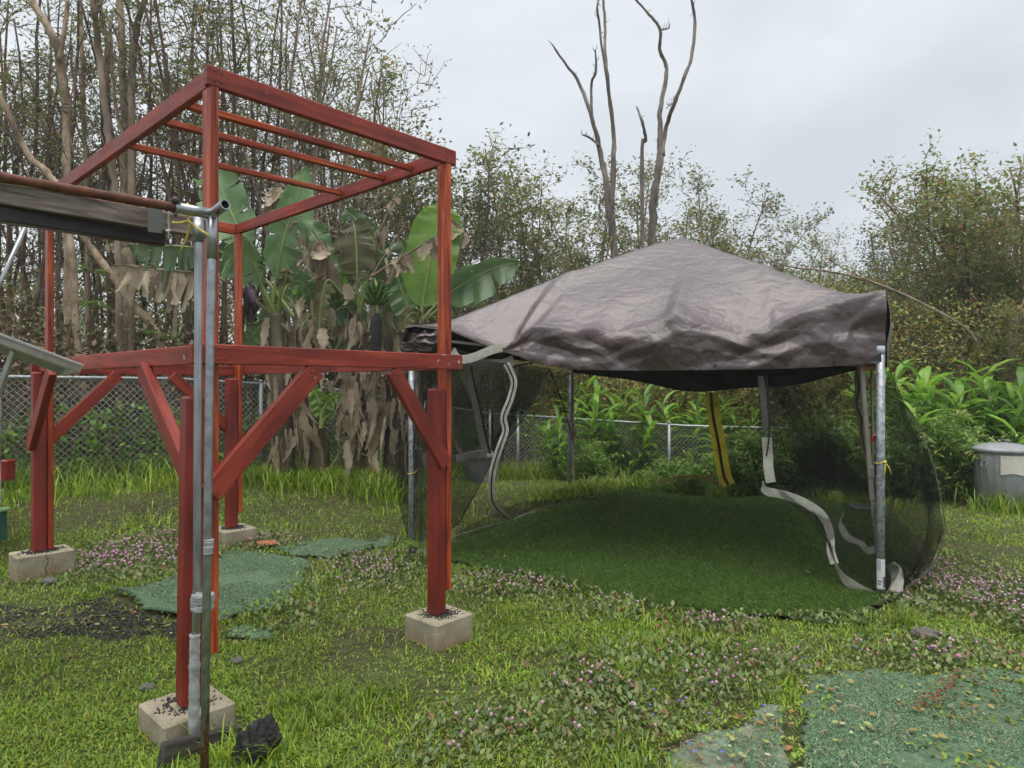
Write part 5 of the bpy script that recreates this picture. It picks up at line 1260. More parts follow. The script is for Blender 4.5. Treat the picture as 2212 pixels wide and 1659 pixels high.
for i, (px, Y, s) in enumerate([(1700,30,1.0),(1760,34,1.0),(1820,36,1.0),(1880,34,1.1),(1640,33,1.1),(1940,32,1.1),(1560,32,1.1),(2000,34,1.2),(1480,34,1.15),(1400,36,1.2),(1320,34,1.1),(1240,36,1.2),(1160,34,1.1),(1080,36,1.2),(1000,34,1.15),(2080,36,1.2),(2180,36,1.2),(920,36,1.2),(800,36,1.2),(680,34,1.2),(560,34,1.2),(420,34,1.2),(280,34,1.2),(140,34,1.2),(0,34,1.2)]):
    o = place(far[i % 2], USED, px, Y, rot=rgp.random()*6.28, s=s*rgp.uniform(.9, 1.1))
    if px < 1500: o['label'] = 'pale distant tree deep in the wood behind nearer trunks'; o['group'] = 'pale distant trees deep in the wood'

# undergrowth: dead leaves, twigs and low leaves nobody could count
def mass(name, label, n, fx, m, tpl, ll, seed, twigs=0, tm=None, cat=None):
    rg = np.random.default_rng(seed); pos = fx(rg, n); n = len(pos)
    dr = rg.normal(0, 1, (n, 3)); nr = rg.normal(0, .7, (n, 3))+[0, 0, 1]
    V, T, R = scatter(tpl, pos, dr, nr, ll*rg.uniform(.6, 1.3, n), rng=rg)
    o = np_mesh(name, V, T, m, R); o['kind'] = 'stuff'; o['label'] = label; o['category'] = cat or 'undergrowth'
    return o
def along_fence(stops, back0, back1, hmax, hp=1.6):
    S = np.array(stops); seg = np.hypot(np.diff(S[:, 0]), np.diff(S[:, 1])); cum = np.concatenate([[0], np.cumsum(seg)])
    dx = S[-1, :2]-S[0, :2]; nrm_ = np.array([-dx[1], dx[0]])/np.hypot(*dx)
    def f(rg, n):
        u = rg.random(n)*cum[-1]; b = rg.uniform(back0, back1, n); x = np.interp(u, cum, S[:, 0])+nrm_[0]*b; y = np.interp(u, cum, S[:, 1])+nrm_[1]*b
        lump = .35+.9*fbm(u*.9, b*.8, 5, 3)
        z = np.interp(u, cum, S[:, 2])-.05+hmax*lump*rg.random(n)**hp
        return np.stack([x, y, z], 1)
    return f
M_LF_DEAD = leafmat('dead_brown_leaves', [(0, (0.0686, 0.0454, 0.0244)), (.5, (0.137, 0.0945, 0.0518)), (.85, (0.255, 0.189, 0.113)), (1, (0.392, 0.302, 0.179))], trans=.15, rough=.8)
M_LF_VINE = leafmat('vine_leaves', [(0, (0.0823, 0.193, 0.0281)), (.5, (0.164, 0.341, 0.0409)), (1, (0.306, 0.499, 0.0745))], trans=.35)
mass('dead_undergrowth', 'tangle of dead brown leaves behind the left fence', 26000, along_fence(fl, .4, 3.5, 2.7, 1.2), M_LF_DEAD, LEAF, .1, 31)
mass('green_undergrowth', 'mixed small green leaves low in the wood behind the left fence', 15000, along_fence(fl, .3, 4.0, 3.2, 1.0), M_LF_GUAVA, LEAF, .065, 32)
mass('fence_vines', 'light green vines and leaves growing on the left fence', 5200, along_fence(fl, -.12, .3, 1.25, .9), M_LF_VINE, OVAL, .065, 33)
mass('right_undergrowth', 'mixed rust and green leaves low in the right thicket', 32000, along_fence(fr, .5, 6.0, 2.8, .9), M_LF_BUSH, LEAF, .07, 34)
M_LF_RUST = leafmat('rusty_olive_leaves', [(0, (0.186, 0.232, 0.0582)), (.45, (0.309, 0.34, 0.0873)), (.75, (0.432, 0.386, 0.116)), (.92, (0.495, 0.293, 0.102)), (1, (0.587, 0.216, 0.0873))], trans=.4)
mass('thicket_front', 'olive and rust leaves on the face of the right thicket', 26000, along_fence(fr, .5, 2.4, 3.6, .8), M_LF_RUST, LEAF, .075, 36)
mass('thicket_front', 'olive leaves over the low thicket behind the tent', 9000, along_fence([(-2.2,12.2,.1,0),(1.0,12.6,0.,0),(4.5,12,-.1,0)], .0, 2.5, 3.6, .8), M_LF_RUST, LEAF, .08, 37)
def wood_back(rg, n):
    X = rg.uniform(-26, 1, n); Y = rg.uniform(15.5, 25, n); lump = .4+.9*fbm(X*.5, Y*.5, 9, 3); return np.stack([X, Y, .3+5.2*lump*rg.random(n)], 1)
mass('deep_wood', 'mass of dim leaves deep in the wood behind the left trunks', 30000, wood_back, M_LF_GUAVA, LEAF, .17, 38)
tw = MB(); rg = np.random.default_rng(35); f1 = along_fence(fl, .3, 3.2, 2.2, .9); f2 = along_fence(fr, .5, 5, 2.6, .9)
for P0 in np.concatenate([f1(rg, 330), f2(rg, 260)]):
    d = rg.normal(0, 1, 3); d[2] = abs(d[2])*.6; Q = wander(P0, d, rg.uniform(.5, 1.7), 6, rg, .13, -.02); tw.tube(Q, np.linspace(rg.uniform(.005, .012), .003, 7), 4, cap=False)
o = tw.build('tangled_twigs', M_BARK_GR); o['kind'] = 'stuff'; o['label'] = 'tangle of bare grey twigs behind both fences'; o['category'] = 'twigs'
# ------------------------------------------------------------------ banana plants
def banana_leaf_mat(name, c0, c1, c2, rough=.35, trans=.35):
    m, N, L, P = nodes(name)
    at = N.new('ShaderNodeAttribute'); at.attribute_name = 'uvl'
    sp = N.new('ShaderNodeSeparateXYZ'); L.new(at.outputs['Vector'], sp.inputs[0])
    cb = N.new('ShaderNodeCombineXYZ'); ml = N.new('ShaderNodeMath'); ml.operation = 'MULTIPLY'; ml.inputs[1].default_value = 70; L.new(sp.outputs['X'], ml.inputs[0]); L.new(ml.outputs[0], cb.inputs['X'])
    n1 = noise(N, L, 1.0, 3, .6, cb.outputs[0]); n2 = noise(N, L, 3.5, 5, .6, coords(N, L))
    ad = N.new('ShaderNodeMath'); ad.operation = 'MULTIPLY_ADD'; ad.inputs[1].default_value = .45; L.new(n1.outputs['Fac'], ad.inputs[0]); L.new(n2.outputs['Fac'], ad.inputs[2])
    r = ramp(N, [(.45, c0), (.72, c1), (.95, c2)]); L.new(ad.outputs[0], r.inputs['Fac']); oi = N.new('ShaderNodeObjectInfo'); hs = N.new('ShaderNodeHueSaturation'); mr = N.new('ShaderNodeMapRange'); mr.inputs['To Min'].default_value = .6; mr.inputs['To Max'].default_value = 1.2
    L.new(oi.outputs['Random'], mr.inputs['Value']); L.new(mr.outputs['Result'], hs.inputs['Value']); L.new(r.outputs['Color'], hs.inputs['Color']); r = hs
    L.new(r.outputs['Color'], P.inputs['Base Color'])
    P.inputs['Roughness'].default_value = rough; bump(N, L, P, n1.outputs['Fac'], .5, .006)
    t = N.new('ShaderNodeBsdfTranslucent'); mx = N.new('ShaderNodeMixShader'); mx.inputs['Fac'].default_value = trans; L.new(r.outputs['Color'], t.inputs['Color'])
    L.new(P.outputs['BSDF'], mx.inputs[1]); L.new(t.outputs['BSDF'], mx.inputs[2]); L.new(mx.outputs['Shader'], N['Material Output'].inputs['Surface'])
    return m
M_BAN = banana_leaf_mat('banana_leaf', (.085, .165, .06), (.135, .24, .09), (.22, .34, .15))
M_BAN_BR = banana_leaf_mat('bright_banana_leaf', (.12, .24, .03), (.2, .36, .06), (.3, .46, .1), .35, .5)
M_BAN_OLD = banana_leaf_mat('ageing_banana_leaf', (.10, .1, .035), (.17, .155, .07), (.26, .22, .13), .6, .25)
M_BAN_DRY = banana_leaf_mat('dry_banana_leaf', (0.184, 0.139, 0.0905), (0.378, 0.304, 0.209), (0.572, 0.485, 0.362), .8, .3)
M_RIB = simple('banana_midrib', [(.3, (.17, .22, .06)), (.7, (.27, .33, .1))], 5, .4, .1)
M_RIBDRY = simple('dry_midrib', [(.3, (.1, .075, .05)), (.7, (.2, .155, .1))], 8, .8, .3)
M_STEM = simple('banana_stem', [(.3, (.025, .02, .012)), (.5, (.07, .055, .03)), (.7, (.16, .14, .06))], 4, .6, .4, .01, 6, (1, 1, .25))
M_FRUIT = simple('green_fruit', [(.3, (.04, .1, .015)), (.7, (.09, .18, .03))], 10, .4, .1)
M_BUD = simple('purple_bud', [(.3, (.028, .012, .022)), (.6, (.07, .035, .055)), (.8, (.12, .07, .095))], 5, .45, .2, .004)
def smooth(P, k):
    P = np.asarray(P, float); n = len(P); out = []
    for t in np.linspace(0, n-1, k):
        i = min(int(t), n-2); f = t-i; p0, p1, p2, p3 = P[max(i-1, 0)], P[i], P[i+1], P[min(i+2, n-1)]
        out.append(.5*((2*p1)+(-p0+p2)*f+(2*p0-5*p1+4*p2-p3)*f*f+(-p0+3*p1-3*p2+p3)*f**3))
    return np.array(out)
def uvattr(o, U):
    a = o.data.attributes.new('uvl', 'FLOAT_VECTOR', 'POINT'); a.data.foreach_set('vector', np.ascontiguousarray(U, dtype=np.float32).ravel())
def banana_leaf(root, path, width_, m=None, cup=.35, tears=4, seed=0, roll=0., start=.25, ribm=None, droop=.15, side=(1, 1)):
    """blade along a midrib path of (px, py, distance); petiole over the first part, blade split by tears"""
    rg = np.random.default_rng(seed); M = 46; width = width_*.86; tears = int(tears*1.8)+(2 if tears else 0)
    C = smooth([pt(*q) for q in path], M); t = np.linspace(0, 1, M); L = np.linalg.norm(np.diff(C, axis=0), axis=1).sum()
    tn = unit(np.gradient(C, axis=0)); view = unit(C-np.array([0, 0, CAMH])); s = unit(np.cross(tn, view)); nr = np.cross(s, tn)
    a = roll; s, nr = s*math.cos(a)+nr*math.sin(a), nr*math.cos(a)-s*math.sin(a)
    b = (t-start)/(1-start); w = np.where(b > 0, np.clip(b*5, 0, 1)**.6*np.clip(1-np.clip((b-.45)/.55, 0, 1)**2.4, 0, 1), 0)*width
    rib = MB().tube(C, np.linspace(.026, .004, M), 7); r_o = rib.build('leaf_rib', ribm or M_RIB, root)
    K = 7; i0 = int(start*(M-1)); V, U, Fc = [], [], []; nv = 0
    for sg, sw in ((-1, side[0]), (1, side[1])):
        cuts = sorted(rg.choice(np.arange(i0+3, M-3), size=min(tears, M-i0-8), replace=False)) if tears else []
        segs = []; p = i0
        for c in list(cuts)+[M-1]: segs.append((p, c)); p = c
        for (q0, q1) in segs:
            if q1 <= q0: continue
            swing = rg.normal(0, .22) if tears else 0.; dr = rg.uniform(.2, 2.6)*droop if tears else droop
            idx = np.arange(q0, q1+1); gap = .012*width if tears else 0
            for i in idx:
                for k in range(K):
                    v = k/(K-1); ww = w[i]*v*sw
                    sl = (i-(q0+q1)/2)/max(1, (q1-q0))
                    p_ = C[i]+s[i]*sg*ww*math.cos(cup*v)+nr[i]*ww*(-math.sin(cup*v)+swing*v)-np.array([0, 0, 1])*dr*ww*v
                    p_ = p_+tn[i]*(.12*ww*v-sl*gap*v*4); p_ = p_+nr[i]*.03*math.sin(i*.85+k*.4+seed)*v+nr[i]*.01*math.sin(i*2.1+k*.5)*v
                    V.append(p_); U.append((t[i]*L+.08*v, v, sg))
            n1 = len(idx)
            for a_ in range(n1-1):
                for k in range(K-1):
                    Fc.append((nv+a_*K+k, nv+a_*K+k+1, nv+(a_+1)*K+k+1, nv+(a_+1)*K+k))
            nv += n1*K
    o = MB().add(V, Fc, True).build('leaf', m or M_BAN, root); uvattr(o, U); r_o.parent = o
    return o
def dry_flap(root, top, length, w, seed, m=None, side=(1, 0, 0)):
    """a curled scrap of dead leaf hanging from a point"""
    rg = np.random.default_rng(seed); M, K = 14, 6; p = np.array(top, float); d = np.array([rg.normal(0, .14), rg.normal(0, .14), -1.])
    V, U = [], []; az = rg.random()*6.28; sd = np.array([math.cos(az), math.sin(az)*.5, 0]); cu = rg.uniform(.6, 2.4); tw = rg.normal(0, 1.0)
    for i in range(M):
        t = i/(M-1); ww = w*(.35+.65*math.sin(math.pi*min(1, t*1.1+.12)))*(1+.25*math.sin(i*2.3+seed)); a = tw*t
        s = np.array([sd[0]*math.cos(a)-sd[1]*math.sin(a), sd[0]*math.sin(a)+sd[1]*math.cos(a), 0]); n_ = np.array([-s[1], s[0], 0])
        for k in range(K):
            v = k/(K-1)-.5; V.append(p+s*ww*math.sin(v*cu)/cu*1.6+n_*ww*(math.cos(v*cu)-1)/cu*1.6+np.array([0, 0, .05*ww*math.sin(k*2+i)])); U.append((v*.9+.5, t, 0))
        d = d+rg.normal(0, .1, 3); d[2] = -abs(d[2]); d /= np.linalg.norm(d); p = p+d*length/(M-1)
    o = MB().grid(np.array(V).reshape(M, K, 3)).build('dry_leaf', m or M_BAN_DRY, root); uvattr(o, U); return o
def dry_branch(root, path, flaps, seed, drop=(.2, .45), w=(.08, .16), m=None):
    """dead midrib with torn flaps hanging off it"""
    rg = np.random.default_rng(seed); C = smooth([pt(*q) for q in path], 24)
    MB().tube(C, np.linspace(.022, .006, 24), 6).build('dry_rib', M_RIBDRY, root)
    for k in range(flaps):
        i = int(rg.integers(3, 24)); dry_flap(root, C[i], rg.uniform(*drop), rg.uniform(*w), seed*50+k, m)
def z5(a, Y): return [((800+x/1.659)/1.808, (600+y/1.659)/1.808, Y+d) for x, y, d in a]
def stem(root, pts_, r0, r1, seed):
    rg = np.random.default_rng(seed); C = smooth([pt(*q) for q in pts_], 16); C[0, 2] = min(C[0, 2], float(g(C[0, 0], C[0, 1]))-.02)
    MB().tube(C, np.linspace(r0, r1, 16)*(1+rg.normal(0, .05, 16)), 12).build('pseudostem', M_STEM, root)
    # peeling sheaths
    for k in range(16):
        i = rg.integers(6, 16); a = rg.random()*6.28; p = C[i]+np.array([math.cos(a), math.sin(a), 0])*(r0+r1)/2*1.02; dry_flap(root, p, rg.uniform(.25, .6), rg.uniform(.05, .09), seed*70+k)
Y1 = 8.35
ban1 = thing('banana_plant', 'banana plant with a hanging purple bud beside the rear red post', 'banana plant', pt(640, 1035, Y1))
stem(ban1, [(614,1040,Y1),(610,930,Y1),(604,800,Y1),(598,735,Y1),(594,676,Y1)], .15, .075, 1)
banana_leaf(ban1, z5([(455,1040,0),(430,980,0),(330,760,.05),(250,560,.05),(170,380,.1),(90,180,.2),(40,60,.3)], Y1), .36, tears=3, seed=1, start=.45, roll=.2)
banana_leaf(ban1, z5([(455,1040,0),(440,960,-.05),(480,700,-.1),(520,520,-.1),(590,300,-.05),(660,80,.1)], Y1), .3, tears=2, seed=2, start=.32, roll=-.25)
banana_leaf(ban1, z5([(450,1040,0),(400,930,-.1),(320,720,-.2),(250,580,-.3),(235,520,-.35)], Y1), .46, tears=3, seed=3, start=.35, side=(.5, 1.0), cup=.8, droop=.3)
banana_leaf(ban1, z5([(440,1050,0),(330,950,.1),(220,760,.15),(120,640,.2),(40,600,.2)], Y1), .26, tears=3, seed=4, start=.4, cup=.5)
banana_leaf(ban1, z5([(470,1040,0),(520,880,.1),(600,830,.2),(680,900,.25),(700,1050,.3)], Y1), .25, tears=4, seed=5, start=.3, cup=.7, roll=.5)
banana_leaf(ban1, z5([(430,1060,0),(370,1110,.1),(320,1170,.1),(270,1240,.1)], Y1), .2, tears=3, seed=6, start=.1, cup=.8)
banana_leaf(ban1, z5([(470,1040,0),(490,920,-.1),(520,820,-.2),(540,740,-.25)], Y1), .1, tears=2, seed=7, start=.6, m=M_BAN_OLD)
bud = []
c0 = pt(536, 612, Y1-.25)
MB().tube(smooth([pt(590,690,Y1), pt(560,620,Y1-.1), pt(540,605,Y1-.2), pt(536,618,Y1-.25)], 14), .018, 8).build('flower_stalk', M_RIB, ban1)
MB().lathe([(.01, -.34), (.045, -.26), (.068, -.14), (.06, -.04), (.02, .01)], c0, 14).build('flower_bud', M_BUD, ban1)
for dx, an in ((.07, .5), (-.06, -.3), (.04, 1.2)):
    G = []
    for i in range(9):
        t = i/8; G.append([c0+np.array([dx*math.sin(t*2.2)*1.3+w_*.045*math.sin(math.pi*(t*.85+.1))*math.cos(an), w_*.045*math.sin(math.pi*(t*.85+.1))*math.sin(an)-.06*math.sin(t*2.4)-.02*abs(w_), -.3*t]) for w_ in (-1, -.5, 0, .5, 1)])
    MB().grid(np.array(G)).build('bud_bract', M_BUD, ban1)
Y2 = 8.55
ban2 = thing('banana_plant', 'banana plant with a bunch of small green bananas in the middle', 'banana plant', pt(762, 1035, Y2))
stem(ban2, [(770,1042,Y2),(769,940,Y2),(768,820,Y2),(767,745,Y2),(766,676,Y2)], .16, .075, 2)
banana_leaf(ban2, z5([(965,1040,0),(985,850,-.1),(985,700,-.15),(975,520,-.15),(960,440,-.1)], Y2), .3, M_BAN_OLD, tears=4, seed=11, start=.3, cup=.5)
banana_leaf(ban2, z5([(975,1030,0),(1060,760,.1),(1100,600,.1),(1010,460,.15),(900,350,.2)], Y2), .24, tears=3, seed=12, start=.35, cup=.6)
banana_leaf(ban2, z5([(960,1030,0),(900,860,.15),(800,840,.2),(680,860,.25),(570,930,.25)], Y2), .26, tears=2, seed=13, start=.2, cup=.5, m=M_BAN_BR)
banana_leaf(ban2, z5([(960,1040,0),(930,1000,-.1),(880,1000,-.15),(800,1060,-.2),(740,1160,-.2)], Y2), .22, tears=2, seed=14, start=.1, cup=.6)
banana_leaf(ban2, z5([(950,1030,0),(880,900,-.15),(800,820,-.25),(765,900,-.3),(745,1060,-.3),(740,1200,-.3)], Y2), .14, M_BAN_OLD, tears=7, seed=15, start=.4, cup=.7)
banana_leaf(ban2, z5([(985,1030,0),(1040,900,.2),(1130,700,.3),(1180,560,.3)], Y2), .22, tears=3, seed=16, start=.3, cup=.8)
bc = pt(812, 640, Y2-.3)
MB().tube(smooth([pt(775,700,Y2), pt(795,610,Y2-.15), pt(812,612,Y2-.3), pt(815,680,Y2-.32), pt(814,760,Y2-.32)], 16), [.022]*16, 8).build('fruit_stalk', M_RIB, ban2)
rg = np.random.default_rng(5)
for lay in range(4):
    for k in range(12):
        a = k*.52+lay*.3; p = bc+np.array([.055*math.cos(a), .055*math.sin(a), .07-lay*.06]); d = np.array([math.cos(a), math.sin(a), .5+.2*rg.random()])
        P = [p+d*t*.11*np.array([1, 1, 1+.7*t]) for t in np.linspace(0, 1, 6)]
        MB().tube(P, [.008, .016, .019, .018, .013, .005], 6).build('banana_fruit', M_FRUIT, ban2)
MB().tube(smooth([pt(814,676,Y2-.32), pt(812,700,Y2-.32), pt(813,745,Y2-.32), pt(815,772,Y2-.32)], 14), np.array([.03,.04,.055,.065,.07,.072,.07,.068,.066,.062,.055,.045,.03,.012]), 10, prof=lambda a, b: 1+np.random.default_rng(2).normal(0, .1, (a, b))).build('flower_bud', M_LAVA, ban2)
Y3 = 8.2
ban3 = thing('banana_plant', 'banana plant with broad upright leaves behind the right red post', 'banana plant', pt(905, 1000, Y3))
stem(ban3, [(882,1050,Y3),(894,920,Y3),(903,820,Y3),(907,750,Y3),(909,690,Y3)], .13, .065, 3)
banana_leaf(ban3, z5([(1400,1080,0),(1410,980,0),(1450,740,0),(1490,540,.05),(1530,400,.1),(1545,320,.12)], Y3), .38, M_BAN_BR, tears=0, seed=21, start=.18, cup=.25)
banana_leaf(ban3, z5([(1410,1080,0),(1490,990,-.05),(1590,900,-.1),(1720,820,-.15),(1880,740,-.15),(2045,700,-.1)], Y3), .26, tears=1, seed=22, start=.32, cup=.5, droop=.35, roll=.3)
banana_leaf(ban3, z5([(1390,1080,0),(1330,1010,.1),(1270,870,.15),(1235,750,.15)], Y3), .24, tears=2, seed=23, start=.2, cup=.6)
banana_leaf(ban3, z5([(1390,1090,0),(1370,1040,-.05),(1330,1040,-.1),(1290,1100,-.12),(1260,1150,-.12)], Y3), .14, M_BAN_OLD, tears=3, seed=24, start=.1, cup=.7)
banana_leaf(ban3, z5([(1420,1080,0),(1500,1020,.1),(1560,960,.1),(1640,930,.15),(1700,960,.2)], Y3), .2, tears=2, seed=25, start=.3, cup=.6)
ban4 = thing('banana_plant', 'old banana stem wrapped in hanging dry leaves in the middle of the clump', 'banana plant', pt(690, 1040, 8.5))
stem(ban4, [(690,1045,8.5),(684,950,8.5),(672,840,8.5),(662,770,8.5),(655,705,8.5)], .15, .1, 4)
ban5 = thing('banana_plant', 'dark green banana stem behind the tent left pole', 'banana plant', pt(845, 1040, 8.7))
stem(ban5, [(845,1045,8.7),(850,950,8.7),(850,860,8.7),(845,780,8.7),(835,715,8.7)], .13, .07, 5)
# dead leaf ribs arching over the clump
dry_branch(ban1, z5([(700,760,0),(650,560,0),(560,380,0),(470,220,.1)], Y1), 16, 31, (.2, .5), (.1, .22))
dry_branch(ban2, z5([(800,900,-.2),(790,700,-.2),(740,560,-.2),(640,440,-.2)], Y2), 17, 32, (.22, .5), (.1, .2))
dry_branch(ban3, z5([(1080,800,-.3),(1230,700,-.3),(1360,620,-.3),(1510,530,-.3)], Y3), 13, 33, (.16, .34), (.09, .17))
dry_branch(ban3, z5([(1600,430,.1),(1640,470,.1),(1690,540,.1)], Y3), 6, 36, (.15, .35), (.06, .12))
dry_branch(ban2, z5([(1110,560,-.1),(1170,420,-.1),(1240,260,-.1)], Y2), 10, 34, (.12, .26), (.06, .12))
dry_branch(ban2, z5([(1060,830,-.3),(1180,640,-.3),(1310,440,-.3)], Y2), 5, 35, (.1, .2), (.04, .08))
rgd = np.random.default_rng(77)
def skirt(root, px0, px1, py0, py1, Y, n, seed, L=(.35, .75)):
    for k in range(n):
        p = pt(rgd.uniform(px0, px1), py0+(py1-py0)*rgd.random()**1.15, Y+rgd.uniform(-.3, .2)); dry_flap(root, p, min(rgd.uniform(*L), max(.12, p[2]-float(g(p[0], p[1]))-.02)), rgd.uniform(.035, .095), seed*200+k)
skirt(ban1, 575, 680, 795, 965, Y1, 46, 41); skirt(ban4, 665, 720, 770, 860, 8.5, 8, 42); skirt(ban2, 738, 812, 770, 985, Y2-.1, 85, 43, (.25, .6)); skirt(ban3, 862, 985, 800, 960, 8.0, 18, 44); skirt(ban5, 815, 860, 800, 930, 8.6, 12, 45)
skirt(ban2, 640, 850, 600, 720, Y2-.05, 34, 46, (.2, .45)); skirt(ban4, 640, 700, 690, 790, 8.4, 12, 49, (.25, .5)); skirt(ban5, 820, 870, 690, 800, 8.6, 12, 50, (.25, .5))
for k_, (q, w_) in enumerate((([(835,715,8.7),(870,640,8.8),(880,570,8.9),(860,510,9.0)], .22), ([(655,705,8.6),(700,640,8.8),(730,600,8.9),(770,590,9.0)], .24), ([(655,705,8.6),(630,650,8.8),(600,640,9.0),(560,690,9.1)], .22), ([(835,715,8.7),(800,690,8.9),(760,700,9.0),(720,760,9.0)], .24), ([(909,690,8.3),(880,640,8.6),(850,660,8.7),(825,730,8.8)], .22), ([(766,676,8.7),(720,600,9.0),(690,530,9.1),(672,470,9.2)], .24))):
    banana_leaf([ban5, ban4, ban4, ban5, ban3, ban2][k_], q, w_, tears=4, seed=90+k_, start=.25, cup=.6, roll=.3*(-1)**k_)
# torn leaves stretching left behind the pipes
banana_leaf(ban1, [(640,690,Y1),(560,590,Y1+.1),(480,545,Y1+.1),(400,533,Y1),(330,530,Y1),(275,527,Y1)], .16, tears=9, seed=51, start=.42, side=(.15, 1.5), cup=.2, droop=.9)
banana_leaf(ban1, [(630,720,Y1),(540,640,Y1),(470,600,Y1),(380,585,Y1),(300,574,Y1),(242,572,Y1)], .18, M_BAN_DRY, tears=9, seed=52, start=.4, side=(.15, 1.6), cup=.3, droop=1.0, ribm=M_RIBDRY)
skirt(ban1, 250, 420, 585, 600, Y1, 14, 47, (.2, .42)); skirt(ban1, 215, 330, 510, 540, Y1, 5, 48, (.1, .25))
sap = thing('banana_sapling', 'bright green young banana shoot among the dry leaves', 'banana plant', pt(692, 925, 8.0))
banana_leaf(sap, [(693,925,8.0),(694,895,8.0),(688,865,8.0),(672,828,7.98)], .13, M_BAN_BR, tears=0, seed=61, start=.2, cup=.35)
banana_leaf(sap, [(693,915,8.0),(698,885,8.0),(715,862,8.0),(742,852,8.0)], .1, M_BAN_BR, tears=0, seed=62, start=.25, cup=.35)
banana_leaf(sap, [(693,920,8.0),(700,905,8.0),(712,895,8.0),(720,890,8.0)], .05, M_BAN_BR, tears=0, seed=63, start=.25)

# ------------------------------------------------------------------ ginger plants and shrubs along the right fence
M_GING = leafmat('ginger_leaves', [(0, (0.0963, 0.224, 0.0303)), (.5, (0.179, 0.356, 0.0424)), (1, (0.303, 0.502, 0.0665))], rough=.35, trans=.45)
M_SHRUB = leafmat('narrow_green_leaves', [(0, (0.0825, 0.185, 0.0303)), (.5, (0.152, 0.29, 0.0484)), (.85, (0.248, 0.383, 0.0726)), (1, (0.522, 0.475, 0.145))], rough=.45, trans=.4)
M_GSTEM = simple('green_cane', [(.3, (.06, .1, .02)), (.7, (.13, .17, .045))], 8, .5, .1)
LONG = (np.array([(0,0,0),(-.08,.22,.06),(.08,.22,.06),(0,.24,.02),(-.11,.5,.05),(.11,.5,.05),(0,.52,0),(-.075,.78,-.08),(.075,.78,-.08),(0,.79,-.13),(0,1,-.3)], float),
        np.array([(0,3,1),(0,2,3),(1,3,4),(3,6,4),(3,2,5),(3,5,6),(4,6,7),(6,9,7),(6,5,8),(6,8,9),(7,9,10),(9,8,10)]))
def ginger(seed):
    rg = np.random.default_rng(seed); tk = MB(); parts = []
    for k in range(7):
        az = rg.random()*6.28; ln = rg.uniform(.15, .45); P = wander((rg.normal(0, .12), rg.normal(0, .12), -.1), (math.cos(az)*ln, math.sin(az)*ln, 1), rg.uniform(1.1, 1.75), 9, rg, .04)
        tk.tube(P, np.linspace(.013, .005, 10), 6); n = 16; s = np.linspace(.25, 1, n); sd = az+rg.normal(0, .6)
        pos = np.stack([np.interp(s*9, np.arange(10), P[:, c]) for c in range(3)], 1); a = sd+(np.arange(n) % 2)*math.pi+rg.normal(0, .3, n)
        d = np.stack([np.cos(a), np.sin(a), .25+.95*s**3], 1); parts.append(scatter(LONG, pos, d, np.stack([-np.cos(a)*.5, -np.sin(a)*.5, 1+0*a], 1), rg.uniform(.34, .56, n), rg.uniform(.34, .46, n), rng=rg))
    root = thing('ginger_plant', '', 'plant', (0, 0, 0)); tk.build('cane', M_GSTEM, root); V, T, R = join(parts); np_mesh('foliage', V, T, M_GING, R, root); return root
ging = [ginger(500+i) for i in range(4)]
def shrub(seed, leafm, ll, H, tpl=LANCE, n0=16):
    rg = np.random.default_rng(seed); tk = MB(); anc = []; dirs = []
    for k in range(n0):
        az = rg.random()*6.28; ln = rg.uniform(.1, .75); P = wander((rg.normal(0, .1), rg.normal(0, .1), -.05), (math.cos(az)*ln, math.sin(az)*ln, 1), H*rg.uniform(.6, 1.1), 8, rg, .09, -.01)
        tk.tube(P, np.linspace(.008, .003, 9), 4, cap=False)
        for j in range(7):
            i = rg.integers(2, 9); Q = wander(P[i], rg.normal(0, 1, 3)+[0, 0, .5], H*rg.uniform(.12, .3), 4, rg, .15); tk.tube(Q, np.linspace(.004, .002, 5), 3, cap=False); anc += list(Q[1:])
        anc += list(P[3:])
    A = np.repeat(np.array(anc), 5, 0); n = len(A); A = A+rg.normal(0, .03, (n, 3)); dr = rg.normal(0, 1, (n, 3)); dr[:, 2] = dr[:, 2]*.6-.1
    V, T, R = scatter(tpl, A, dr, rg.normal(0, .5, (n, 3))+[0, 0, 1], ll*rg.uniform(.6, 1.25, n), ll*1.3*rg.uniform(.8, 1.2, n), rng=rg)
    root = thing('leafy_shrub', '', 'shrub', (0, 0, 0)); tk.build('branches', M_GSTEM, root); np_mesh('foliage', V, T, leafm, R, root); return root
shr = [shrub(520+i, M_SHRUB, .095, 1.15) for i in range(3)]
GP = [(1215,10.5,.72,'ginger plant leaning over the fence beside the rear tent leg'),(1290,11.4,1.0,'ginger clump behind the fence rail, left under the tent'),(1345,11.2,1.0,'ginger clump behind the fence in the middle under the tent'),(1400,11.3,1.02,'ginger clump hanging over the fence under the tent'),(1460,11.1,.98,'ginger clump left of the yellow seam'),(1515,11.0,.9,'ginger clump right behind the yellow seam'),
      (1590,10.8,.85,'ginger clump right of the yellow seam behind the mesh'),(1925,9.6,1.12,'bright ginger plant right beside the right tent pole'),(1960,9.9,1.18,'tall bright ginger plant near the right tent pole'),(2010,9.7,1.05,'bright ginger plant above the narrow leaved shrubs, left part'),(2060,9.9,1.12,'bright ginger plant above the narrow leaved shrubs, middle'),(2110,9.6,1.12,'bright ginger plant left of the metal bin top'),(2160,9.8,1.22,'tall bright ginger plant behind the metal bin'),(2205,9.5,1.2,'bright ginger plant at the right edge above the bin'),(2250,9.7,1.2,'ginger plant cut off by the right edge')]
for i, (px, Y, s, lab) in enumerate(GP):
    o = place(ging[i % 4], USED, px, Y, rot=rgp.random()*6.28, s=s); o['label'] = lab; o['group'] = 'ginger plants along the right fence'
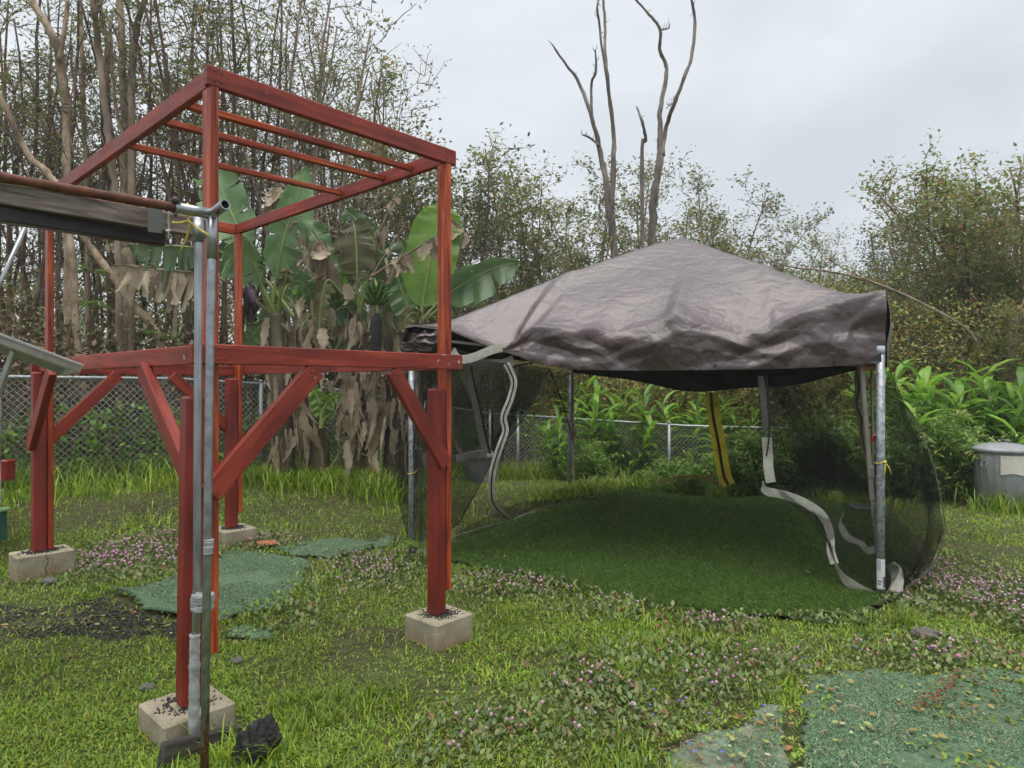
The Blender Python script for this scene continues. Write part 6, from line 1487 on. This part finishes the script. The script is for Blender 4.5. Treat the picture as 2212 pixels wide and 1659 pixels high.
SH = [(1945,8.75,.95,'narrow leaved shrub right of the blown out mesh wall'),(1995,8.9,1.0,'narrow leaved shrub below the tall ginger, left of centre'),(2045,8.8,1.02,'narrow leaved shrub between mesh wall and metal bin'),(2095,9.0,1.0,'narrow leaved shrub touching the metal bin'),(2150,9.2,1.0,'narrow leaved shrub directly behind the metal bin'),(2210,9.2,1.0,'narrow leaved shrub behind the bin at the right edge'),(1880,9.0,.95,'narrow leaved shrub behind the right tent pole'),(1825,9.1,.95,'narrow leaved shrub seen through the gathered mesh'),(1770,9.3,.95,'narrow leaved shrub seen through the dark mesh folds'),(1710,9.5,.98,'narrow leaved shrub seen right of the mesh curtain edge'),(1650,9.6,.95,'narrow leaved shrub behind the white hem curl'),(1600,9.7,.85,'narrow leaved shrub right of the yellow seam'),(1500,9.8,.75,'narrow leaved shrub left of the yellow seam'),(1450,10.0,.62,'low shrub at the fence below the ginger'),(1290,10.3,.6,'low shrub at the fence right of the rear tent leg')]
for i, (px, Y, s, lab) in enumerate(SH):
    o = place(shr[i % 3], USED, px, Y, rot=rgp.random()*6.28, s=s); o['label'] = lab; o['group'] = 'narrow leaved shrubs along the right fence'
# ferns: pinnate fronds
M_FERN = leafmat('fern_fronds', [(0, (.1, .22, .03)), (.5, (.17, .33, .045)), (1, (.26, .42, .07))], trans=.45)
def fern(px, py, Y, n, L, seed, label, hang=.5, cat='fern'):
    rg = np.random.default_rng(seed); c = pt(px, py, Y); root = thing('fern', label, cat, c); parts = []; tk = MB()
    for k in range(n):
        az = rg.random()*6.28; d = np.array([math.cos(az), math.sin(az), rg.uniform(.2, .9)]); P = wander(c, d, L*rg.uniform(.7, 1.1), 12, rg, .05, -.12*hang); tk.tube(P, np.linspace(.003, .001, 13), 3, cap=False)
        t = unit(np.gradient(P, axis=0)); s = unit(np.cross(t, [0, 0, 1.])); pos = np.concatenate([P[2:], P[2:]]); dd = np.concatenate([s[2:], -s[2:]])+np.concatenate([t[2:], t[2:]])*.3
        ln = L*.3*np.sin(np.linspace(.35, 3.0, 11)); parts.append(scatter(LANCE, pos-c, dd, np.tile([0, 0, 1.], (22, 1))+rg.normal(0, .2, (22, 3)), np.tile(ln, 2), np.tile(ln*1.2, 2), rng=rg))
    tk.build('frond_stalks', M_GSTEM, root); V, T, R = join(parts); np_mesh('fronds', V, T, M_FERN, R, root)
fern(205, 588, 8.85, 6, .32, 1, 'bright fern on the leaning trunk, upper left of its group')
fern(250, 595, 8.8, 7, .34, 2, 'bright fern growing on the middle of the leaning trunk')
fern(280, 625, 8.8, 6, .34, 3, 'bright fern hanging below the middle of the leaning trunk')
fern(190, 660, 8.7, 6, .34, 4, 'bright fern clump left of the leaning trunk')
fern(340, 735, 8.7, 5, .4, 5, 'pale fern frond at the foot of the leaning trunk')
fern(905, 1185, 5.7, 4, .2, 6, 'small pale fern at the foot of the front left pole'); fern(1215, 880, 10.4, 3, .3, 9, 'small fern above the fence by the rear tent leg')
fern(2010, 1385, 4.25, 3, .12, 7, 'tiny bright fern on the grey concrete lump')
# ------------------------------------------------------------------ lawn, weeds and flowers
M_GRASS = leafmat('lawn_grass', [(0, (0.0847, 0.174, 0.016)), (.4, (0.177, 0.299, 0.0219)), (.78, (0.283, 0.411, 0.0319)), (.94, (0.396, 0.474, 0.0499)), (1, (0.565, 0.437, 0.12))], trans=.35, rough=.45, big=1.3)
M_WEED = leafmat('creeping_weed_leaves', [(0, (0.075, 0.155, 0.0199)), (.4, (0.157, 0.266, 0.0279)), (.8, (0.273, 0.383, 0.0399)), (.96, (0.34, 0.334, 0.0599)), (1, (0.3, 0.148, 0.0499))], trans=.3, rough=.45, big=1.1)
M_KNOT = leafmat('knotweed_leaves', [(0, (.065, .11, .036)), (.5, (.135, .19, .055)), (.85, (.21, .25, .08)), (.96, (.19, .12, .065)), (1, (.26, .085, .06))], trans=.25, rough=.45)
M_PINK = leafmat('pink_flower_heads', [(0, (.42, .2, .31)), (.6, (.56, .31, .43)), (1, (.66, .46, .53))], trans=.2, rough=.7)
M_BLUE = leafmat('violet_flowers', [(0, (.08, .06, .4)), (1, (.22, .18, .6))], trans=.3, rough=.6)
M_STRAW = leafmat('dry_straw', [(0, (.1, .065, .03)), (.6, (.2, .15, .075)), (1, (.34, .28, .16))], trans=.15, rough=.7)
def lawn_points(n, rg, y0=1.9, y1=10.5, pw=1.6):
    """more points near the viewer, thinning with distance"""
    t = rg.random(n); a = 1-pw; Y = (y0**a+(y1**a-y0**a)*t)**(1/a) if pw != 1 else y0*(y1/y0)**t
    X = rg.uniform(-1, 1, n)*(.84*Y+.45); return X, Y
FEN = np.array([(s[0], s[1]) for s in fl]+[(s[0], s[1]) for s in fr])
def on_lawn(X, Y): return Y < np.interp(X, FEN[:, 0], FEN[:, 1])+.3
def blockfree(X, Y):
    k = np.ones(X.shape, bool)
    for kx, (a, b) in corners.items():
        c = AB(a-.045, b, 0); u = (X-c[0])*A_DIR[0]+(Y-c[1])*A_DIR[1]; v = (X-c[0])*B_DIR[0]+(Y-c[1])*B_DIR[1]; k &= ~((abs(u) < blk[kx][1]/2+.005) & (abs(v) < blk[kx][2]/2+.005))
    return k
def grass(name, n, seed, lmin, lmax, wid, m, keep, up=.9, label='', tpl=BLADE, pw=1.6, cat='grass', y1=10.5, lift=0., sizeY=True):
    rg = np.random.default_rng(seed); X, Y = lawn_points(n, rg, y1=y1, pw=pw); k = on_lawn(X, Y) & blockfree(X, Y); k[k] &= keep(X[k], Y[k], rg); X, Y = X[k], Y[k]; n = len(X)
    an = rg.random(n)*6.283; tl = rg.uniform(.2, 1.0, n); d = np.stack([np.cos(an)*tl, np.sin(an)*tl, up*np.ones(n)], 1)
    pos = np.stack([X, Y, g(X, Y)-.008+lift+(fbm(X*1.7, Y*1.7, 3)-.5)*.05], 1); tall = .6+.8*fbm(X*1.1+5, Y*1.1, 17, 3)
    f = (1+.10*np.clip(Y-2.5, 0, 8)) if sizeY else 1.
    ll = rg.uniform(lmin, lmax, n)*tall; w = ll if wid is None else wid*rg.uniform(.7, 1.4, n)*f
    V, T, R = scatter(tpl, pos, d, np.stack([-np.cos(an)*.8, -np.sin(an)*.8, .6+0*an], 1), ll*(f**.4), w, rng=rg)
    o = np_mesh(name, V, T, m, R); o['kind'] = 'stuff'; o['label'] = label; o['category'] = cat; return o
def k_grass(X, Y, rg):
    pk = pinkw(X, Y); gv = inside(GRAV, X, Y); cov = covered(X, Y)
    p = np.clip(1.15-1.1*pk, .12, 1)*np.clip(.35+1.3*fbm(X*.9, Y*.9, 23, 3), .3, 1)*np.clip((fbm(X*1.3+9, Y*1.3, 29, 3)-.3)*6, .2, 1)
    ri = np.clip((X-1.0)/2.2, 0, 1)*np.clip((5.2-Y)/1.2, 0, 1); p = p*(1-.6*ri)
    return ~cov & (rg.random(X.shape) < np.where(gv, .22, p))
grass('lawn_grass', 270000, 1, .022, .064, .0047, M_GRASS, k_grass, up=.5, label='short bright green lawn grass', pw=1.35)
def k_tuft(X, Y, rg):
    return ~covered(X, Y) & (fbm(X*2.3, Y*2.3, 41, 2) > .68) & (pinkw(X, Y) < .7) & ~inside(GRAV, X, Y)
grass('grass_tufts', 45000, 2, .06, .13, .0075, M_GRASS, k_tuft, label='longer grass blades in tufts across the lawn', up=.8)
def k_weed(X, Y, rg):
    c = covered(X, Y); return ~c & (rg.random(X.shape) < np.where(inside(GRAV, X, Y), .16, .25+.7*(fbm(X*1.4, Y*1.4, 51, 3) > .55)))
grass('creeping_weeds', 170000, 3, .012, .027, None, M_WEED, k_weed, pw=1.4, up=.35, label='tiny rounded leaves of creeping weeds in the lawn', tpl=LEAF, cat='weeds', lift=.012)
def k_knot(X, Y, rg):
    d_t = np.where(inside(TURF, X, Y), edge_dist(TURF, X, Y), 0); return (d_t < .12) & (rg.random(X.shape) < np.clip(pinkw(X, Y)*1.25-.12, 0, 1)) & ~(inside(MAT_R, X, Y) | inside(MAT_F, X, Y))
grass('knotweed', 230000, 4, .02, .042, None, M_KNOT, k_knot, up=.5, label='dark reddish green knotweed leaves in spreading patches', tpl=OVAL, cat='ground cover', pw=1.2, lift=.03)
# pink flower heads on thin stalks
rg = np.random.default_rng(61); X, Y = lawn_points(60000, rg, pw=1.2); k = on_lawn(X, Y) & blockfree(X, Y) & ~covered(X, Y); X, Y = X[k], Y[k]
pk = pinkw(X, Y); k = rg.random(len(X)) < np.clip(pk*1.2-.3, 0, 1)**1.3*.85*np.clip(.3+1.6*(fbm(X*2.2, Y*2.2, 19, 2)-.2), 0, 1.2); X, Y = X[k], Y[k]; n = len(X)
h = rg.uniform(.05, .085, n); z = g(X, Y)+h; pos = np.stack([X, Y, z], 1); dr = np.tile([0, 0, 1.], (n, 1))+rg.normal(0, .2, (n, 3)); nr = rg.normal(0, 1, (n, 3)); r = rg.uniform(.0062, .0095, n)*(1+.03*np.clip(Y-3, 0, 6))
V, T, R = scatter(BALL, pos, dr, nr, r*1.25, r, r, rng=rg); o = np_mesh('pink_flowers', V, T, M_PINK, R); o['kind'] = 'stuff'; o['label'] = 'small round pink knotweed flower heads'; o['category'] = 'flowers'
V, T, R = scatter(BLADE, pos-np.array([0, 0, .055]), np.tile([0, 0, 1.], (n, 1))+rg.normal(0, .15, (n, 3)), nr, .055+0*h, .003, rng=rg); o = np_mesh('flower_stalks', V, T, M_KNOT, R); o['kind'] = 'stuff'; o['label'] = 'thin stalks of the pink flowers'; o['category'] = 'flower stalks'
# violet flowers, each made of five petals
rg = np.random.default_rng(63); C = [gp(rg.uniform(1330, 1740), rg.uniform(1480, 1650)) for _ in range(11)]+[gp(rg.uniform(1960, 2180), rg.uniform(1110, 1190)) for _ in range(10)]+[gp(rg.uniform(1700, 2150), rg.uniform(1410, 1480)) for _ in range(9)]+[gp(rg.uniform(1340, 1620), rg.uniform(1060, 1078)) for _ in range(8)]+[gp(rg.uniform(1040, 1110), rg.uniform(1110, 1160)) for _ in range(7)]
parts = []
for c in C:
    a = np.arange(5)*1.257+rg.random()*6; d = np.stack([np.cos(a), np.sin(a), .5+0*a], 1); parts.append(scatter(OVAL, np.tile(c+[0, 0, .045], (5, 1)), d, np.tile([0, 0, 1.], (5, 1)), .011, .012, rng=rg))
V, T, R = join(parts); o = np_mesh('violet_flowers', V, T, M_BLUE, R); o['kind'] = 'stuff'; o['label'] = 'scattered small violet flowers in the weeds'; o['category'] = 'flowers'
# cinder gravel
rg = np.random.default_rng(65); lo, hi = GRAV.min(0), GRAV.max(0); X = rg.uniform(lo[0], hi[0], 2600); Y = rg.uniform(lo[1], hi[1], 2600); k = inside(GRAV, X, Y) & ~covered(X, Y); X, Y = X[k], Y[k]; n = len(X)
V, T, R = scatter(STONE, np.stack([X, Y, g(X, Y)+.006], 1), rg.normal(0, 1, (n, 3)), rg.normal(0, 1, (n, 3)), rg.uniform(.006, .016, n), rg.uniform(.005, .012, n), rg.uniform(.004, .009, n), rng=rg)
o = np_mesh('cinder_gravel', V, T, M_CIND, R, smooth=False); o['kind'] = 'stuff'; o['label'] = 'black cinder gravel bed left of the green mat'; o['category'] = 'gravel'
# litter: straw and fallen leaves on mats, turf and gravel
def litter(name, polys, n, tpl, m, l0, l1, w, seed, label, cat, dens_edge=False):
    rg = np.random.default_rng(seed); out = []
    for P, sh, lift in polys:
        lo, hi = P.min(0), np.minimum(P.max(0), [9, 12]); X = rg.uniform(lo[0], hi[0], int(n*sh)*3); Y = rg.uniform(lo[1], hi[1], int(n*sh)*3); k = inside(P, X, Y); X, Y = X[k][:int(n*sh)], Y[k][:int(n*sh)]; q = len(X); a = rg.random(q)*6.28
        out.append(scatter(tpl, np.stack([X, Y, g(X, Y)+lift], 1), np.stack([np.cos(a), np.sin(a), rg.normal(0, .12, q)], 1), np.tile([0, 0, 1.], (q, 1))+rg.normal(0, .15, (q, 3)), rg.uniform(l0, l1, q), w if w is None else w*rg.uniform(.6, 1.4, q), rng=rg))
    V, T, R = join(out); o = np_mesh(name, V, T, m, R); o['kind'] = 'stuff'; o['label'] = label; o['category'] = cat
litter('straw_litter', [(MAT_R, 1, .035), (MAT_F, .5, .03), (MAT_L, .5, .032), (MAT_M, .3, .03), (GRAV, .6, .015), (TURF, .25, .06)], 190, BLADE, M_STRAW, .03, .12, .004, 71, 'thin straw bits lying on the mats and turf', 'litter')
litter('dark_twig_litter', [(MAT_R, 1, .033), (MAT_F, .4, .03), (MAT_L, .35, .03), (MAT_M, .2, .03)], 300, BLADE, M_LF_DEAD, .02, .1, .004, 72, 'dark twigs and rotten bits on the green mats', 'litter')
litter('leaf_litter', [(MAT_R, 1, .038), (MAT_F, .3, .03), (TURF, .5, .065), (GRAV, .35, .015)], 120, OVAL, leafmat('fallen_leaves', [(0, (.3, .1, .04)), (.4, (.36, .26, .08)), (.7, (.3, .36, .1)), (1, (.5, .5, .32))], trans=.2, rough=.6), .018, .045, None, 73, 'fallen yellow, green and brown leaves on mats and turf', 'litter')
# short worn pile on the mats
rg = np.random.default_rng(79); out = []
for P, nn_ in ((MAT_L, 34000), (MAT_M, 8000), (MAT_R, 70000), (MAT_F, 12000)):
    lo, hi = P.min(0), P.max(0); X = rg.uniform(lo[0], hi[0], nn_); Y = rg.uniform(lo[1], hi[1], nn_); k = inside(P, X, Y) & (edge_dist(P, X, Y) > .05) & (fbm(X*2.6, Y*2.6, 12, 3) > .36); X, Y = X[k], Y[k]; q = len(X); a = rg.random(q)*6.28
    out.append(scatter(BLADE, np.stack([X, Y, g(X, Y)+.016], 1), np.stack([np.cos(a), np.sin(a), .5+0*a], 1), np.tile([0, 0, 1.], (q, 1)), rg.uniform(.009, .019, q), rg.uniform(.0025, .0045, q), rng=rg))
V, T, R = join(out); o = np_mesh('mat_pile', V, T, leafmat('worn_mat_pile', [(0, (.035, .075, .035)), (.4, (.09, .175, .085)), (.8, (.16, .27, .14)), (1, (.3, .38, .25))], trans=.1, rough=.7), R); o['kind'] = 'stuff'; o['label'] = 'short worn pile of the green carpet mats'; o['category'] = 'carpet pile'
# creeping weeds invading the mat edges
def k_mat(X, Y, rg):
    out = np.zeros(X.shape, bool)
    for P in MATS:
        i = inside(P, X, Y); d = edge_dist(P, X, Y); out |= i & (rg.random(X.shape) < np.clip(.8-d/.14, 0, .8)*(fbm(X*3, Y*3, 81, 3) > .45)+.25*(fbm(X*2.2, Y*2.2, 83, 3) > .66))
    return out
grass('mat_weeds', 90000, 8, .014, .032, None, M_WEED, k_mat, up=.4, label='creeping weeds growing over the mat edges', tpl=OVAL, cat='weeds', pw=1.8, y1=7.5, lift=.03)
# reddish runner on the large mat
rg = np.random.default_rng(85); Q = smooth([gp(2100, 1478), gp(2060, 1490), (gp(2040, 1510)), gp(2010, 1525), gp(1985, 1545)], 40); n = 150; i = rg.integers(0, 40, n); pos = Q[i]+rg.normal(0, .03, (n, 3))*[1, 1, .3]+[0, 0, .05]
V, T, R = scatter(OVAL, pos, rg.normal(0, 1, (n, 3))*[1, 1, .4], rg.normal(0, .4, (n, 3))+[0, 0, 1], rg.uniform(.012, .026, n), rng=rg)
o = np_mesh('red_creeper', V, T, leafmat('red_creeper_leaves', [(0, (.13, .03, .02)), (.6, (.24, .07, .035)), (1, (.22, .16, .05))], trans=.3), R); tag(o, 'reddish creeping weed runner on the large green mat', 'weed')
# tall grass and weeds along the fences and round the stems
def tallgrass(name, label, pts_, n, L, seed, w=.008, sp=.18, m=None):
    rg = np.random.default_rng(seed); P = np.array(pts_); i = rg.integers(0, len(P)-1, n); t = rg.random(n)[:, None]; C = P[i]*(1-t)+P[i+1]*t; C = C+rg.normal(0, sp, (n, 2)); clump = fbm(C[:, 0]*1.6, C[:, 1]*1.6, seed, 3); k = rg.random(n) < np.clip(clump*1.6-.25, .1, 1); C = C[k]; n = len(C)
    an = rg.random(n)*6.283; d = np.stack([np.cos(an)*.45, np.sin(an)*.45, 1.+0*an], 1); pos = np.stack([C[:, 0], C[:, 1], g(C[:, 0], C[:, 1])-.01], 1)
    LB_ = (np.array([(-.5,0,0),(.5,0,0),(-.5,.4,.03),(.5,.4,.03),(-.35,.75,-.06),(.35,.75,-.06),(0,1,-.3)], float), np.array([(0,1,3),(0,3,2),(2,3,5),(2,5,4),(4,5,6)]))
    V, T, R = scatter(LB_, pos, d, np.stack([-np.cos(an), -np.sin(an), .5+0*an], 1), L*rg.uniform(.45, 1.2, n), w*rg.uniform(.6, 1.4, n), rng=rg)
    o = np_mesh(name, V, T, m or M_GRASS, R); o['kind'] = 'stuff'; o['label'] = label; o['category'] = 'tall grass'
flxy = [(s[0]+.12, s[1]-.1) for s in fl]
tallgrass('tall_grass', 'tall grass growing through the left chain link fence', [(x-.2, y+.25) for x, y in flxy], 9000, .4, 91, .008, .45)
tallgrass('tall_grass', 'low weeds along the foot of the left fence', [(x+.2, y-.2) for x, y in flxy], 5000, .15, 92, .009, .22)
frxy = [(s[0], s[1]-.35) for s in fr]
tallgrass('tall_grass', 'tall yellow green grass along the right fence', frxy, 9000, .45, 93, .009, .35)
tallgrass('tall_grass', 'leafy weeds in a band behind the turf', [gp(1150, 1085)[:2], gp(1280, 1062)[:2], gp(1420, 1056)[:2], gp(1620, 1056)[:2], gp(1780, 1068)[:2], gp(1900, 1096)[:2]], 7000, .16, 94, .013, .16, M_WEED if False else M_GRASS)
tallgrass('tall_grass', 'grass round the feet of the banana plants', [pt(550, 1040, 8.2)[:2], pt(700, 1040, 8.2)[:2], pt(880, 1040, 7.9)[:2]], 3800, .3, 95, .011, .25)
tallgrass('tall_grass', 'grass blades round the front block, plank and lava rock', [gp(470, 1640)[:2], gp(540, 1650)[:2], gp(610, 1640)[:2]], 240, .15, 96, .006, .05)
tallgrass('tall_grass', 'grass tuft at the foot of the metal bin, right edge', [gp(2110, 1105)[:2], gp(2240, 1100)[:2]], 500, .32, 97, .011, .15)
tallgrass('tall_grass', 'thin light grass tuft by the grey concrete lump', [gp(1940, 1350)[:2], gp(1965, 1352)[:2]], 160, .16, 98, .004, .04)
# ------------------------------------------------------------------ damp air
hz_m = bpy.data.materials.new('damp_air'); hz_m.use_nodes = True
_n, _l = hz_m.node_tree.nodes, hz_m.node_tree.links; _n.clear()
_o = _n.new('ShaderNodeOutputMaterial'); _v = _n.new('ShaderNodeVolumePrincipled')
_v.inputs['Color'].default_value = (.95, .96, .97, 1); _v.inputs['Density'].default_value = .002; _v.inputs['Anisotropy'].default_value = .1
_l.new(_v.outputs['Volume'], _o.inputs['Volume'])
haze = MB().box((0, 20, 5.6), (60, 32, 7), None, 0).build('haze', hz_m); haze['kind'] = 'stuff'
for o in bpy.data.objects:
    if '_o' in o: del o['_o']
